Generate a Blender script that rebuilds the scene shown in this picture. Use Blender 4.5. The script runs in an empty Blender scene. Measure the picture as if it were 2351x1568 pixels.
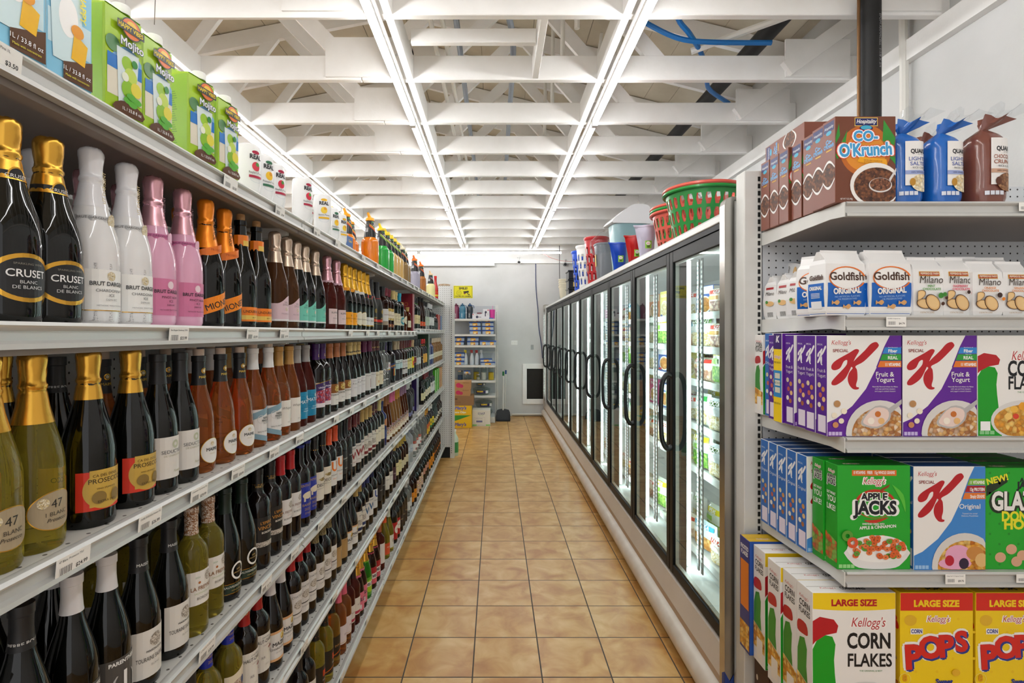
import bpy, math, random
from math import sin, cos, pi, radians, sqrt
from mathutils import Vector, Matrix
S = bpy.context.scene
COL = S.collection
random.seed(7)
# ---------------------------------------------------------------- camera, world, exposure
cam_d = bpy.data.cameras.new('camera')
cam = bpy.data.objects.new('camera', cam_d)
COL.objects.link(cam)
cam_d.sensor_width = 36.0
cam_d.lens = 18.74
cam_d.shift_x = 0.01604
cam_d.shift_y = -0.00825
cam_d.clip_start = 0.02
cam.location = (0, 0, 1.506)
cam.rotation_euler = (pi / 2, 0, 0)
S.camera = cam
S.view_settings.view_transform = 'Standard'
S.view_settings.look = 'None'
S.view_settings.gamma = 1.0
S.view_settings.exposure = 0.47
S.view_settings.use_curve_mapping = False
cy = S.cycles
cy.max_bounces = 7
cy.diffuse_bounces = 4
cy.glossy_bounces = 4
cy.transmission_bounces = 6
cy.transparent_max_bounces = 24
cy.caustics_reflective = False
cy.caustics_refractive = False
cy.sample_clamp_indirect = 6.0
cy.use_denoising = True
world = bpy.data.worlds.new('world')
S.world = world
world.use_nodes = True
wb = world.node_tree.nodes['Background']
wb.inputs[0].default_value = (1.0, 1.0, 1.0, 1)
wb.inputs[1].default_value = 0.95         # added even white fill, entering at the open end behind the camera
TUBE_E = 22.0                              # ceiling tubes
LED_E = 19.0                                # freezer strips

# ---------------------------------------------------------------- materials
def lin(h):
    h = h.lstrip('#')
    out = []
    for i in (0, 2, 4):
        c = int(h[i:i + 2], 16) / 255
        out.append(c / 12.92 if c <= 0.04045 else ((c + 0.055) / 1.055) ** 2.4)
    return (*out, 1)
MATS = {}
def mat(name, hexc='#808080', rough=0.5, metal=0.0, trans=0.0, ior=1.45, emit=0.0, coat=0.0, spec=0.5, alpha=1.0, noise=None, bump=None):
    """noise=(scale, hex2, amount) mottles the colour; bump=(scale, strength)"""
    if name in MATS: return MATS[name]
    m = bpy.data.materials.new(name); m.use_nodes = True
    nt = m.node_tree; b = nt.nodes['Principled BSDF']
    c = lin(hexc)
    b.inputs['Base Color'].default_value = c
    b.inputs['Roughness'].default_value = rough
    b.inputs['Metallic'].default_value = metal
    b.inputs['Transmission Weight'].default_value = trans
    b.inputs['IOR'].default_value = ior
    b.inputs['Coat Weight'].default_value = coat
    b.inputs['Specular IOR Level'].default_value = spec
    b.inputs['Alpha'].default_value = alpha
    if emit:
        b.inputs['Emission Color'].default_value = c
        b.inputs['Emission Strength'].default_value = emit
    if noise or bump:
        tc = nt.nodes.new('ShaderNodeTexCoord')
    if noise:
        n = nt.nodes.new('ShaderNodeTexNoise'); n.inputs['Scale'].default_value = noise[0]; n.inputs['Detail'].default_value = 5
        nt.links.new(tc.outputs['Object'], n.inputs['Vector'])
        r = nt.nodes.new('ShaderNodeValToRGB'); r.color_ramp.elements[0].position = 0.35; r.color_ramp.elements[1].position = 0.65
        c2 = lin(noise[1]); k = noise[2]
        r.color_ramp.elements[0].color = c
        r.color_ramp.elements[1].color = tuple(c[i] * (1 - k) + c2[i] * k for i in range(3)) + (1,)
        nt.links.new(n.outputs[0], r.inputs[0]); nt.links.new(r.outputs[0], b.inputs['Base Color'])
    if bump:
        n = nt.nodes.new('ShaderNodeTexNoise'); n.inputs['Scale'].default_value = bump[0]; n.inputs['Detail'].default_value = 4
        nt.links.new(tc.outputs['Object'], n.inputs['Vector'])
        bp = nt.nodes.new('ShaderNodeBump'); bp.inputs['Strength'].default_value = bump[1]; bp.inputs['Distance'].default_value = 0.005
        nt.links.new(n.outputs[0], bp.inputs['Height']); nt.links.new(bp.outputs[0], b.inputs['Normal'])
    MATS[name] = m
    return m
def C(hexc, rough=0.42):
    return mat('ink_' + hexc.lstrip('#') + ('' if rough == 0.42 else '_%d' % (rough * 100)), hexc, rough)
def cells(name, scale, ramp, rough=0.5, stretch=(1, 1, 1)):
    """printed food: voronoi cells coloured from a ramp of hex colours"""
    if name in MATS: return MATS[name]
    m = bpy.data.materials.new(name); m.use_nodes = True
    nt = m.node_tree; b = nt.nodes['Principled BSDF']; b.inputs['Roughness'].default_value = rough
    tc = nt.nodes.new('ShaderNodeTexCoord'); mp = nt.nodes.new('ShaderNodeMapping'); mp.inputs['Scale'].default_value = stretch
    v = nt.nodes.new('ShaderNodeTexVoronoi'); v.inputs['Scale'].default_value = scale
    sp = nt.nodes.new('ShaderNodeSeparateColor'); r = nt.nodes.new('ShaderNodeValToRGB')
    nt.links.new(tc.outputs['Object'], mp.inputs[0]); nt.links.new(mp.outputs[0], v.inputs['Vector'])
    nt.links.new(v.outputs['Color'], sp.inputs[0]); nt.links.new(sp.outputs[0], r.inputs[0])
    e = r.color_ramp.elements
    while len(e) < len(ramp): e.new(0.5)
    for i, h in enumerate(ramp):
        e[i].position = i / len(ramp); e[i].color = lin(h)
    mx = nt.nodes.new('ShaderNodeMix'); mx.data_type = 'RGBA'; mx.blend_type = 'MULTIPLY'; mx.inputs[0].default_value = 0.55
    r2 = nt.nodes.new('ShaderNodeValToRGB'); r2.color_ramp.elements[0].color = (1, 1, 1, 1); r2.color_ramp.elements[1].color = (0.25, 0.2, 0.15, 1)
    r2.color_ramp.elements[0].position = 0.25; r2.color_ramp.elements[1].position = 0.9
    nt.links.new(v.outputs['Distance'], r2.inputs[0]); nt.links.new(r.outputs[0], mx.inputs[6]); nt.links.new(r2.outputs[0], mx.inputs[7])
    nt.links.new(mx.outputs[2], b.inputs['Base Color'])
    MATS[name] = m
    return m
def pegboard(name, base, axes, pitch=0.0254, rad=0.12, hole='#2a2a2c'):
    """white panel with a grid of drilled holes; axes are the two object axes of the panel"""
    m = bpy.data.materials.new(name); m.use_nodes = True
    nt = m.node_tree; b = nt.nodes['Principled BSDF']; b.inputs['Roughness'].default_value = 0.45
    tc = nt.nodes.new('ShaderNodeTexCoord'); sx = nt.nodes.new('ShaderNodeSeparateXYZ'); nt.links.new(tc.outputs['Object'], sx.inputs[0])
    def op(o, a, bv=None):
        n = nt.nodes.new('ShaderNodeMath'); n.operation = o
        for i, q in enumerate((a, bv)):
            if q is None: continue
            if isinstance(q, (int, float)): n.inputs[i].default_value = q
            else: nt.links.new(q, n.inputs[i])
        return n.outputs[0]
    t = []
    for a in axes:
        f = op('FRACT', op('MULTIPLY', sx.outputs[a], 1 / pitch)); d = op('SUBTRACT', f, 0.5); t.append(op('MULTIPLY', d, d))
    k = op('LESS_THAN', op('ADD', t[0], t[1]), rad * rad)
    mx = nt.nodes.new('ShaderNodeMix'); mx.data_type = 'RGBA'
    nt.links.new(k, mx.inputs[0]); mx.inputs[6].default_value = lin(base); mx.inputs[7].default_value = lin(hole)
    nt.links.new(mx.outputs[2], b.inputs['Base Color'])
    MATS[name] = m
    return m
def thin_glass(name, tint='#eef5f2', ior=1.5):
    m = bpy.data.materials.new(name); m.use_nodes = True
    nt = m.node_tree; nt.nodes.clear()
    out = nt.nodes.new('ShaderNodeOutputMaterial'); tr = nt.nodes.new('ShaderNodeBsdfTransparent'); gl = nt.nodes.new('ShaderNodeBsdfGlossy')
    tr.inputs[0].default_value = lin(tint); gl.inputs['Roughness'].default_value = 0.02
    fr = nt.nodes.new('ShaderNodeFresnel'); fr.inputs[0].default_value = ior
    ge = nt.nodes.new('ShaderNodeNewGeometry'); a = nt.nodes.new('ShaderNodeMath'); a.operation = 'SUBTRACT'; a.inputs[0].default_value = 1.0
    p = nt.nodes.new('ShaderNodeMath'); p.operation = 'MULTIPLY'
    nt.links.new(ge.outputs['Backfacing'], a.inputs[1]); nt.links.new(fr.outputs[0], p.inputs[0]); nt.links.new(a.outputs[0], p.inputs[1])
    mx = nt.nodes.new('ShaderNodeMixShader')
    nt.links.new(p.outputs[0], mx.inputs[0]); nt.links.new(tr.outputs[0], mx.inputs[1]); nt.links.new(gl.outputs[0], mx.inputs[2]); nt.links.new(mx.outputs[0], out.inputs[0])
    MATS[name] = m
    return m
def tile_floor():
    m = bpy.data.materials.new('ceramic_tile'); m.use_nodes = True
    nt = m.node_tree; b = nt.nodes['Principled BSDF']; L = nt.links.new
    tc = nt.nodes.new('ShaderNodeTexCoord'); mp = nt.nodes.new('ShaderNodeMapping'); mp.inputs['Location'].default_value = (0.1015 + 3.05, -2.3325 + 3.05, 0)
    L(tc.outputs['Object'], mp.inputs[0])
    br = nt.nodes.new('ShaderNodeTexBrick'); br.offset = 0.0; br.squash = 1.0
    br.inputs['Scale'].default_value = 1.0; br.inputs['Brick Width'].default_value = 0.305; br.inputs['Row Height'].default_value = 0.305
    br.inputs['Mortar Size'].default_value = 0.0032; br.inputs['Mortar Smooth'].default_value = 0.1; br.inputs['Bias'].default_value = 0.0
    br.inputs['Color1'].default_value = (0.0, 0.0, 0.0, 1); br.inputs['Color2'].default_value = (1, 1, 1, 1); br.inputs['Mortar'].default_value = (0.5, 0.5, 0.5, 1)
    L(mp.outputs[0], br.inputs['Vector'])
    # mottling, different on every tile
    off = nt.nodes.new('ShaderNodeVectorMath'); off.operation = 'MULTIPLY_ADD'; off.inputs[1].default_value = (3, 3, 3)
    L(br.outputs['Color'], off.inputs[0]); L(tc.outputs['Object'], off.inputs[2])
    n1 = nt.nodes.new('ShaderNodeTexNoise'); n1.inputs['Scale'].default_value = 7; n1.inputs['Detail'].default_value = 6; n1.inputs['Distortion'].default_value = 0.6
    L(off.outputs[0], n1.inputs['Vector'])
    r = nt.nodes.new('ShaderNodeValToRGB'); e = r.color_ramp.elements; e[0].position = 0.3; e[1].position = 0.72
    e[0].color = lin('#b27a3c'); e[1].color = lin('#dcb87c'); x = e.new(0.5); x.color = lin('#c99a58')
    L(n1.outputs[0], r.inputs[0])
    mx = nt.nodes.new('ShaderNodeMix'); mx.data_type = 'RGBA'; L(br.outputs['Fac'], mx.inputs[0]); L(r.outputs[0], mx.inputs[6]); mx.inputs[7].default_value = lin('#4c443c')
    L(mx.outputs[2], b.inputs['Base Color'])
    rr = nt.nodes.new('ShaderNodeMix'); L(br.outputs['Fac'], rr.inputs[0]); rr.inputs[2].default_value = 0.3; rr.inputs[3].default_value = 0.8
    L(rr.outputs[0], b.inputs['Roughness'])
    bp = nt.nodes.new('ShaderNodeBump'); bp.invert = True; bp.inputs['Strength'].default_value = 0.4; bp.inputs['Distance'].default_value = 0.003
    L(br.outputs['Fac'], bp.inputs['Height']); L(bp.outputs[0], b.inputs['Normal'])
    return m
WHITE = mat('white_enamel', '#e4e4e1', 0.35, noise=(3, '#d6d5d0', 0.5))
STEELW = mat('white_steel', '#dcdcd8', 0.32, metal=0.0, noise=(9, '#cfcec8', 0.6))
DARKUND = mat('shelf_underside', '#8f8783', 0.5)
PAINTW = mat('painted_timber', '#fbfaf8', 0.55, noise=(6, '#f1efeb', 0.6), bump=(40, 0.15))
SHEATH = mat('painted_boards', '#d2c8b4', 0.7, noise=(4, '#bfb39c', 0.7))
PLASTER = mat('plaster', '#d9d9d8', 0.7, noise=(2.2, '#cacac8', 0.7), bump=(60, 0.1))
BLACKP = mat('black_plastic', '#17181a', 0.35)
BLACKF = mat('black_frame', '#0b0b0c', 0.45, spec=0.25)
STAIN = mat('stainless', '#b9b6b0', 0.22, metal=1.0, bump=(30, 0.02))
ALU = mat('aluminium_rail', '#c6c6c3', 0.32, metal=0.2)
PEG_Y = pegboard('pegboard_side', '#d8d8d6', (1, 2))
PEG_X = pegboard('pegboard_face', '#dcdcdb', (0, 2))
DECK = pegboard('perforated_deck', '#dddcd7', (0, 1), 0.04, 0.075, '#55504a')
SLOT = mat('slot_black', '#141414', 0.7)
PAPER = mat('paper', '#f3f2ee', 0.6)
INK = C('#1c1c1e')
GREYINK = C('#8b8a8c')

# ---------------------------------------------------------------- mesh building
EPS = 0.00035
class MB:
    def __init__(s): s.v = []; s.f = []; s.mi = []; s.sm = []; s.mats = []
    def add(s, vs, fs, m, smooth=False):
        o = len(s.v); s.v += [tuple(p) for p in vs]
        if m not in s.mats: s.mats.append(m)
        k = s.mats.index(m)
        for f in fs:
            s.f.append(tuple(i + o for i in f)); s.mi.append(k); s.sm.append(smooth)
        return s
    def box(s, x0, x1, y0, y1, z0, z1, m, c=0.0):
        x0, x1 = min(x0, x1), max(x0, x1); y0, y1 = min(y0, y1), max(y0, y1); z0, z1 = min(z0, z1), max(z0, z1)
        if c <= 0:
            vs = [(x, y, z) for x in (x0, x1) for y in (y0, y1) for z in (z0, z1)]
            return s.add(vs, [(0, 1, 3, 2), (4, 6, 7, 5), (0, 4, 5, 1), (2, 3, 7, 6), (0, 2, 6, 4), (1, 5, 7, 3)], m)
        c = min(c, (x1 - x0) * .49, (y1 - y0) * .49, (z1 - z0) * .49)
        vs = []; idx = {}
        for i in (0, 1):
            for j in (0, 1):
                for k in (0, 1):
                    for a in range(3):
                        p = [(x0, x1)[i], (y0, y1)[j], (z0, z1)[k]]
                        for b, q in enumerate((i, j, k)):
                            if b != a: p[b] += c if q == 0 else -c
                        idx[(i, j, k, a)] = len(vs); vs.append(p)
        F = []
        for a in range(3):
            o = [b for b in range(3) if b != a]
            for q in (0, 1):
                f = []
                for (m1, m2) in ((0, 0), (1, 0), (1, 1), (0, 1)):
                    t = [0, 0, 0]; t[a] = q; t[o[0]] = m1; t[o[1]] = m2
                    f.append(idx[(*t, a)])
                if (q == 0) != (a == 1): f = f[::-1]
                F.append(f)
            for (m1, m2) in ((0, 0), (1, 0), (1, 1), (0, 1)):      # edges along axis a
                f = []
                for q, ax in ((0, o[0]), (1, o[0]), (1, o[1]), (0, o[1])):
                    t = [0, 0, 0]; t[a] = q; t[o[0]] = m1; t[o[1]] = m2
                    f.append(idx[(*t, ax)])
                F.append(f)
        for i in (0, 1):
            for j in (0, 1):
                for k in (0, 1): F.append([idx[(i, j, k, a)] for a in range(3)])
        # orient outwards
        cx, cyy, cz = (x0 + x1) / 2, (y0 + y1) / 2, (z0 + z1) / 2
        G = []
        for f in F:
            p = [Vector(vs[i]) for i in f]; n = (p[1] - p[0]).cross(p[2] - p[0]); g = sum(p, Vector()) / len(p) - Vector((cx, cyy, cz))
            G.append(f if n.dot(g) > 0 else f[::-1])
        return s.add(vs, G, m)
    def lathe(s, prof, m, n=24, ctr=(0, 0), smooth=True, sq=None, a0=0.0):
        """prof: (r, z) from bottom to top; sq: superellipse exponent for squarish bottles; m may be list per segment"""
        rings = []; vs = []
        for r, z in prof:
            if r < 1e-5: rings.append([len(vs)]); vs.append((ctr[0], ctr[1], z)); continue
            ring = []
            for i in range(n):
                a = a0 + 2 * pi * i / n; k = 1.0
                if sq: k = 1 / (abs(cos(a)) ** sq + abs(sin(a)) ** sq) ** (1 / sq)
                ring.append(len(vs)); vs.append((ctr[0] + r * k * cos(a), ctr[1] + r * k * sin(a), z))
            rings.append(ring)
        segs = {}
        for j in range(len(rings) - 1):
            A, B = rings[j], rings[j + 1]; mm = m[j] if isinstance(m, (list, tuple)) else m
            fs = segs.setdefault(mm, [])
            for i in range(n):
                k = (i + 1) % n
                if len(A) == 1 and len(B) == 1: continue
                if len(A) == 1: fs.append((A[0], B[k], B[i]))
                elif len(B) == 1: fs.append((A[i], A[k], B[0]))
                else: fs.append((A[i], A[k], B[k], B[i]))
        first = True; o = len(s.v); s.v += vs
        for mm, fs in segs.items():
            if mm not in s.mats: s.mats.append(mm)
            k = s.mats.index(mm)
            for f in fs: s.f.append(tuple(i + o for i in f)); s.mi.append(k); s.sm.append(smooth)
        return s
    def tube(s, pts, r, m, n=8, cap=True, closed=False):
        P = [Vector(p) for p in pts]; R = r if isinstance(r, (list, tuple)) else [r] * len(P); N = len(P)
        vs = []; up = None
        for i in range(N):
            if closed: t = P[(i + 1) % N] - P[i - 1]
            else: t = P[min(i + 1, N - 1)] - P[max(i - 1, 0)]
            t.normalize()
            if up is None: up = t.orthogonal().normalized()
            up = (up - t * up.dot(t)); up = up.normalized() if up.length > 1e-6 else t.orthogonal().normalized()
            b = t.cross(up)
            vs += [P[i] + (up * cos(2 * pi * k / n) + b * sin(2 * pi * k / n)) * R[i] for k in range(n)]
        fs = []
        for i in range(N if closed else N - 1):
            j = (i + 1) % N
            fs += [(i * n + k, i * n + (k + 1) % n, j * n + (k + 1) % n, j * n + k) for k in range(n)]
        if cap and not closed: fs += [tuple(range(n))[::-1], tuple((N - 1) * n + k for k in range(n))]
        return s.add(vs, fs, m, True)
    def extrude(s, poly, P, w0, w1, m, smooth=False):
        """poly in (u,v) counter-clockwise seen from +w; P(u,v,w) -> xyz"""
        n = len(poly); vs = [P(u, v, w0) for u, v in poly] + [P(u, v, w1) for u, v in poly]
        fs = [tuple(range(n))[::-1], tuple(range(n, 2 * n))] + [(i, (i + 1) % n, n + (i + 1) % n, n + i) for i in range(n)]
        return s.add(vs, fs, m, smooth)
    def merge(s, o, M=None):
        b = len(s.v); s.v += [tuple(M @ Vector(p)) for p in o.v] if M else list(o.v)
        for f, k, q in zip(o.f, o.mi, o.sm):
            mm = o.mats[k]
            if mm not in s.mats: s.mats.append(mm)
            s.f.append(tuple(i + b for i in f)); s.mi.append(s.mats.index(mm)); s.sm.append(q)
        return s
    def mesh(s, name):
        me = bpy.data.meshes.new(name); me.from_pydata(s.v, [], s.f)
        for m in s.mats: me.materials.append(m)
        me.polygons.foreach_set('material_index', s.mi); me.polygons.foreach_set('use_smooth', s.sm)
        me.update()
        if any(s.sm): me.set_sharp_from_angle(angle=radians(42))
        return me
def obj(name, mb, parent=None, loc=None):
    o = bpy.data.objects.new(name, mb.mesh(name)); COL.objects.link(o)
    if parent is not None: o.parent = parent
    if loc: o.location = loc
    return o
def tag(o, label, cat, group=None):
    o['label'] = label; o['category'] = cat
    if group: o['group'] = group
    return o
def struct(name, mb, loc=None):
    o = obj(name, mb, loc=loc); o['kind'] = 'structure'; return o
def empty(name, loc=(0, 0, 0), rz=0.0):
    o = bpy.data.objects.new(name, None); COL.objects.link(o); o.location = loc; o.rotation_euler = (0, 0, rz); o.empty_display_size = 0.05; return o
KIDS = {}
def part(name, mb, parent):
    o = obj(name, mb, parent); KIDS.setdefault(parent.name, []).append(o); return o
USED = set()
def copy_tree(o, parent=None):
    c = o.copy(); COL.objects.link(c)
    if parent is not None: c.parent = parent
    for ch in KIDS.get(o.name, []):
        d = copy_tree(ch, c); KIDS.setdefault(c.name, []).append(d)
    return c
def place(root, loc, rot, label, cat, group=None, scale=None):
    """the first call moves the thing itself, later calls copy it with its parts"""
    if root.name in USED: o = copy_tree(root)
    else: o = root; USED.add(root.name)
    o.location = loc
    o.rotation_euler = rot if isinstance(rot, (tuple, list)) else (0, 0, rot)
    if scale: o.scale = scale if isinstance(scale, (tuple, list)) else (scale,) * 3
    if 'group' in o: del o['group']
    return tag(o, label, cat, group)
ORD = 'first second third fourth fifth sixth seventh eighth ninth tenth eleventh twelfth thirteenth fourteenth fifteenth sixteenth seventeenth eighteenth nineteenth twentieth'.split()
NUM = 'zero one two three four five six seven eight nine ten eleven twelve thirteen fourteen fifteen sixteen seventeen eighteen nineteen twenty'.split()

# ---------------------------------------------------------------- lettering and flat artwork on a surface
_TX = {}
def glyphs(txt, fat=0.0):
    k = (txt, fat)
    if k not in _TX:
        cu = bpy.data.curves.new('lettering', 'FONT'); cu.body = txt; cu.size = 1.0; cu.resolution_u = 3; cu.offset = fat; cu.fill_mode = 'FRONT'
        o = bpy.data.objects.new('lettering', cu); me = bpy.data.meshes.new_from_object(o)
        vs = [(v.co.x, v.co.y) for v in me.vertices]; fs = [tuple(p.vertices) for p in me.polygons]
        if me.polygons and sum(p.normal.z for p in me.polygons) < 0: fs = [f[::-1] for f in fs]
        bpy.data.objects.remove(o); bpy.data.curves.remove(cu); bpy.data.meshes.remove(me)
        _TX[k] = (vs, fs, min((x for x, y in vs), default=0), max((x for x, y in vs), default=0))
    return _TX[k]
def smooth(pts, k=4):
    out = []; n = len(pts)
    for i in range(n):
        p0, p1, p2, p3 = pts[i - 1], pts[i], pts[(i + 1) % n], pts[(i + 2) % n]
        for j in range(k):
            t = j / k
            out.append(tuple(0.5 * (2 * p1[a] + (p2[a] - p0[a]) * t + (2 * p0[a] - 5 * p1[a] + 4 * p2[a] - p3[a]) * t * t + (3 * p1[a] - p0[a] - 3 * p2[a] + p3[a]) * t ** 3) for a in (0, 1)))
    return out
class Art:
    """flat artwork printed on the surface P(u, v, height above it)"""
    def __init__(s, mb, P, eps=EPS, nv=1): s.mb = mb; s.P = P; s.l = 1; s.eps = eps; s.nv = nv
    def _put(s, pts, fs, m, l): 
        e = (s.l if l is None else l) * s.eps
        s.mb.add([s.P(u, v, e) for u, v in pts], fs, m, False)
        if l is None: s.l += 1
    def patch(s, u0, u1, lo, hi, m, n=8, l=None):
        f = lo if callable(lo) else (lambda u: lo); g = hi if callable(hi) else (lambda u: hi)
        pts = []; fs = []
        for i in range(n + 1):
            u = u0 + (u1 - u0) * i / n; pts += [(u, f(u) + (g(u) - f(u)) * j / s.nv) for j in range(s.nv + 1)]
        k = s.nv + 1
        for i in range(n): fs += [(k * i + j, k * i + k + j, k * i + k + j + 1, k * i + j + 1) for j in range(s.nv)]
        s._put(pts, fs, m, l)
    def rect(s, u0, v0, u1, v1, m, l=None):
        if s.nv > 1: return s.patch(u0, u1, v0, v1, m, 4, l)
        s._put([(u0, v0), (u1, v0), (u1, v1), (u0, v1)], [(0, 1, 2, 3)], m, l)
    def poly(s, pts, m, l=None, sm=0):
        if sm: pts = smooth(pts, sm)
        a = sum(pts[i - 1][0] * pts[i][1] - pts[i][0] * pts[i - 1][1] for i in range(len(pts)))
        if a < 0: pts = pts[::-1]
        s._put(pts, [tuple(range(len(pts)))], m, l)
    def ell(s, cu, cv, ru, rv, m, l=None, n=20, a0=0, a1=2 * pi, clip=None):
        if not clip and n > 8:               # upright strips, so that it also lies on a curved face
            k = max(8, n - 4); nv = max(1, s.nv // 2); us = [cu - ru * cos(pi * i / k) for i in range(k + 1)]; pts = []; fs = []
            for u in us:
                q = rv * sqrt(max(0, 1 - ((u - cu) / ru) ** 2)); pts += [(u, cv - q + 2 * q * j / nv) for j in range(nv + 1)]
            for i in range(k): fs += [((nv + 1) * i + j, (nv + 1) * (i + 1) + j, (nv + 1) * (i + 1) + j + 1, (nv + 1) * i + j + 1) for j in range(nv)]
            return s._put(pts, fs, m, l)
        pts = [(cu, cv)]; ring = [(cu + ru * cos(a0 + (a1 - a0) * i / n), cv + rv * sin(a0 + (a1 - a0) * i / n)) for i in range(n + 1)]
        mid = [((p[0] + cu) / 2, (p[1] + cv) / 2) for p in ring]
        if clip: ring = [clip(p) for p in ring]; mid = [clip(p) for p in mid]
        pts += mid + ring; fs = []
        for i in range(n): fs += [(0, 1 + i, 2 + i), (1 + i, n + 2 + i, n + 3 + i, 2 + i)]
        s._put(pts, fs, m, l)
    def ring(s, cu, cv, r0, r1, m, l=None, n=24, a0=0, a1=2 * pi, asp=1.0):
        pts = []; fs = []
        for i in range(n + 1):
            a = a0 + (a1 - a0) * i / n
            pts += [(cu + r0 * cos(a), cv + r0 * asp * sin(a)), (cu + r1 * cos(a), cv + r1 * asp * sin(a))]
        for i in range(n): fs.append((2 * i, 2 * i + 1, 2 * i + 3, 2 * i + 2))
        s._put(pts, fs, m, l)
    def text(s, txt, u, v, h, m, l=None, al='c', w=None, fat=0.0, sh=0.0, rot=0.0, sx=1.0, arc=0.0):
        """h: capital height; w: largest width"""
        if fat > .065 or (fat > .005 and any(c in txt for c in 'gMWw')):   # wide outline: shifted copies of the letters
            l0 = s.l if l is None else l; r = fat * h / .72; q = 0
            vs, fs, a, b = glyphs(txt, 0); W0 = (b - a) * h / .72 * sx; w1 = min(w, W0) if w else W0
            for f, cn in ((1, 10), (.5, 6)) if fat > .09 else ((1, 8),):
                for i in range(cn):
                    s.text(txt, u + f * r * cos(i * 2 * pi / cn), v + f * r * sin(i * 2 * pi / cn), h, m, l0 + q * .045, al, w1, 0, sh, rot, sx, arc); q += 1
            if l is None: s.l += 1
            return
        vs, fs, a, b = glyphs(txt, fat); k = h / 0.72; kx = k * sx; W = (b - a) * kx
        if w and W > w: kx *= w / W; W = w
        o = {'c': -W / 2, 'l': 0, 'r': -W}[al]; out = []
        for x, y in vs:
            px, py = (x - a) * kx + o + sh * y * k, y * k
            if arc: py += arc * (1 - (2 * px / max(W, 1e-6)) ** 2)
            out.append((u + px * cos(rot) - py * sin(rot), v + px * sin(rot) + py * cos(rot)))
        s._put(out, fs, m, l)
def face_y(x0, y, z0): return lambda u, v, e: (x0 + u, y - e, z0 + v)          # faces -Y, read from the camera side
def face_left(x, y1, z0): return lambda u, v, e: (x - e, y1 - u, z0 + v)        # faces -X
def face_aisle(x, y0, z0): return lambda u, v, e: (x + e, y0 + u, z0 + v)       # faces +X
def face_top(x0, y0, z): return lambda u, v, e: (x0 + u, y0 + v, z + e)
def face_near(x0, y, z0): return face_y(x0, y, z0)
# ================================================================ the room
XR, YB, XW, CH = 2.03, 9.68, -5.6, 2.926      # right wall, back wall, far side wall, underside of the roof trusses
YF = -2.6
RIDGE_X, RIDGE_Z, HEEL = -0.75, 4.15, 3.42
struct('floor', MB().box(XW, XR + 0.1, YF, YB + 0.1, -0.08, 0, tile_floor()))
struct('wall_back', MB().box(XW, XR + 0.1, YB, YB + 0.12, 0, 4.3, PLASTER))
struct('wall_right', MB().box(XR, XR + 0.12, YF, YB, 0, 3.5, PLASTER))
struct('wall_left', MB().box(XW - 0.12, XW, YF, YB, 0, 3.5, PLASTER))
# roof boards on the two slopes
mb = MB()
for xa, za, xb, zb in ((RIDGE_X, RIDGE_Z, XR + 0.15, HEEL), (XW - 0.15, HEEL - 0.25, RIDGE_X, RIDGE_Z)):
    n = 14
    for i in range(n):
        t0, t1 = i / n, (i + 0.985) / n
        A = (xa + (xb - xa) * t0, za + (zb - za) * t0); B = (xa + (xb - xa) * t1, za + (zb - za) * t1)
        mb.add([(A[0], YF, A[1]), (B[0], YF, B[1]), (B[0], YB, B[1]), (A[0], YB, A[1]),
                (A[0], YF, A[1] + .03), (B[0], YF, B[1] + .03), (B[0], YB, B[1] + .03), (A[0], YB, A[1] + .03)],
               [(0, 3, 2, 1), (4, 5, 6, 7), (0, 1, 5, 4), (1, 2, 6, 5), (2, 3, 7, 6), (3, 0, 4, 7)], SHEATH)
    mb.add([(xa, YF, za + .035), (xb, YF, zb + .035), (xb, YB, zb + .035), (xa, YB, za + .035)], [(0, 1, 2, 3)], SHEATH)
struct('ceiling', mb)
# timber roof trusses, one object each
def beam(mb, a, b, y0, y1, w, m=PAINTW):
    """board of depth w in the X-Z plane from a to b"""
    ax, az = a; bx, bz = b; L = sqrt((bx - ax) ** 2 + (bz - az) ** 2); nx, nz = -(bz - az) / L * w / 2, (bx - ax) / L * w / 2
    q = [(ax + nx, az + nz), (ax - nx, az - nz), (bx - nx, bz - nz), (bx + nx, bz + nz)]
    mb.add([(x, y0, z) for x, z in q] + [(x, y1, z) for x, z in q], [(0, 1, 2, 3), (7, 6, 5, 4), (0, 4, 5, 1), (1, 5, 6, 2), (2, 6, 7, 3), (3, 7, 4, 0)], m)
def roof_z(x):
    if x > RIDGE_X: return RIDGE_Z + (HEEL - RIDGE_Z) * (x - RIDGE_X) / (XR + 0.15 - RIDGE_X)
    return RIDGE_Z + (HEEL - 0.25 - RIDGE_Z) * (RIDGE_X - x) / (RIDGE_X - XW + 0.15)
rng = random.Random(3)
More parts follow.
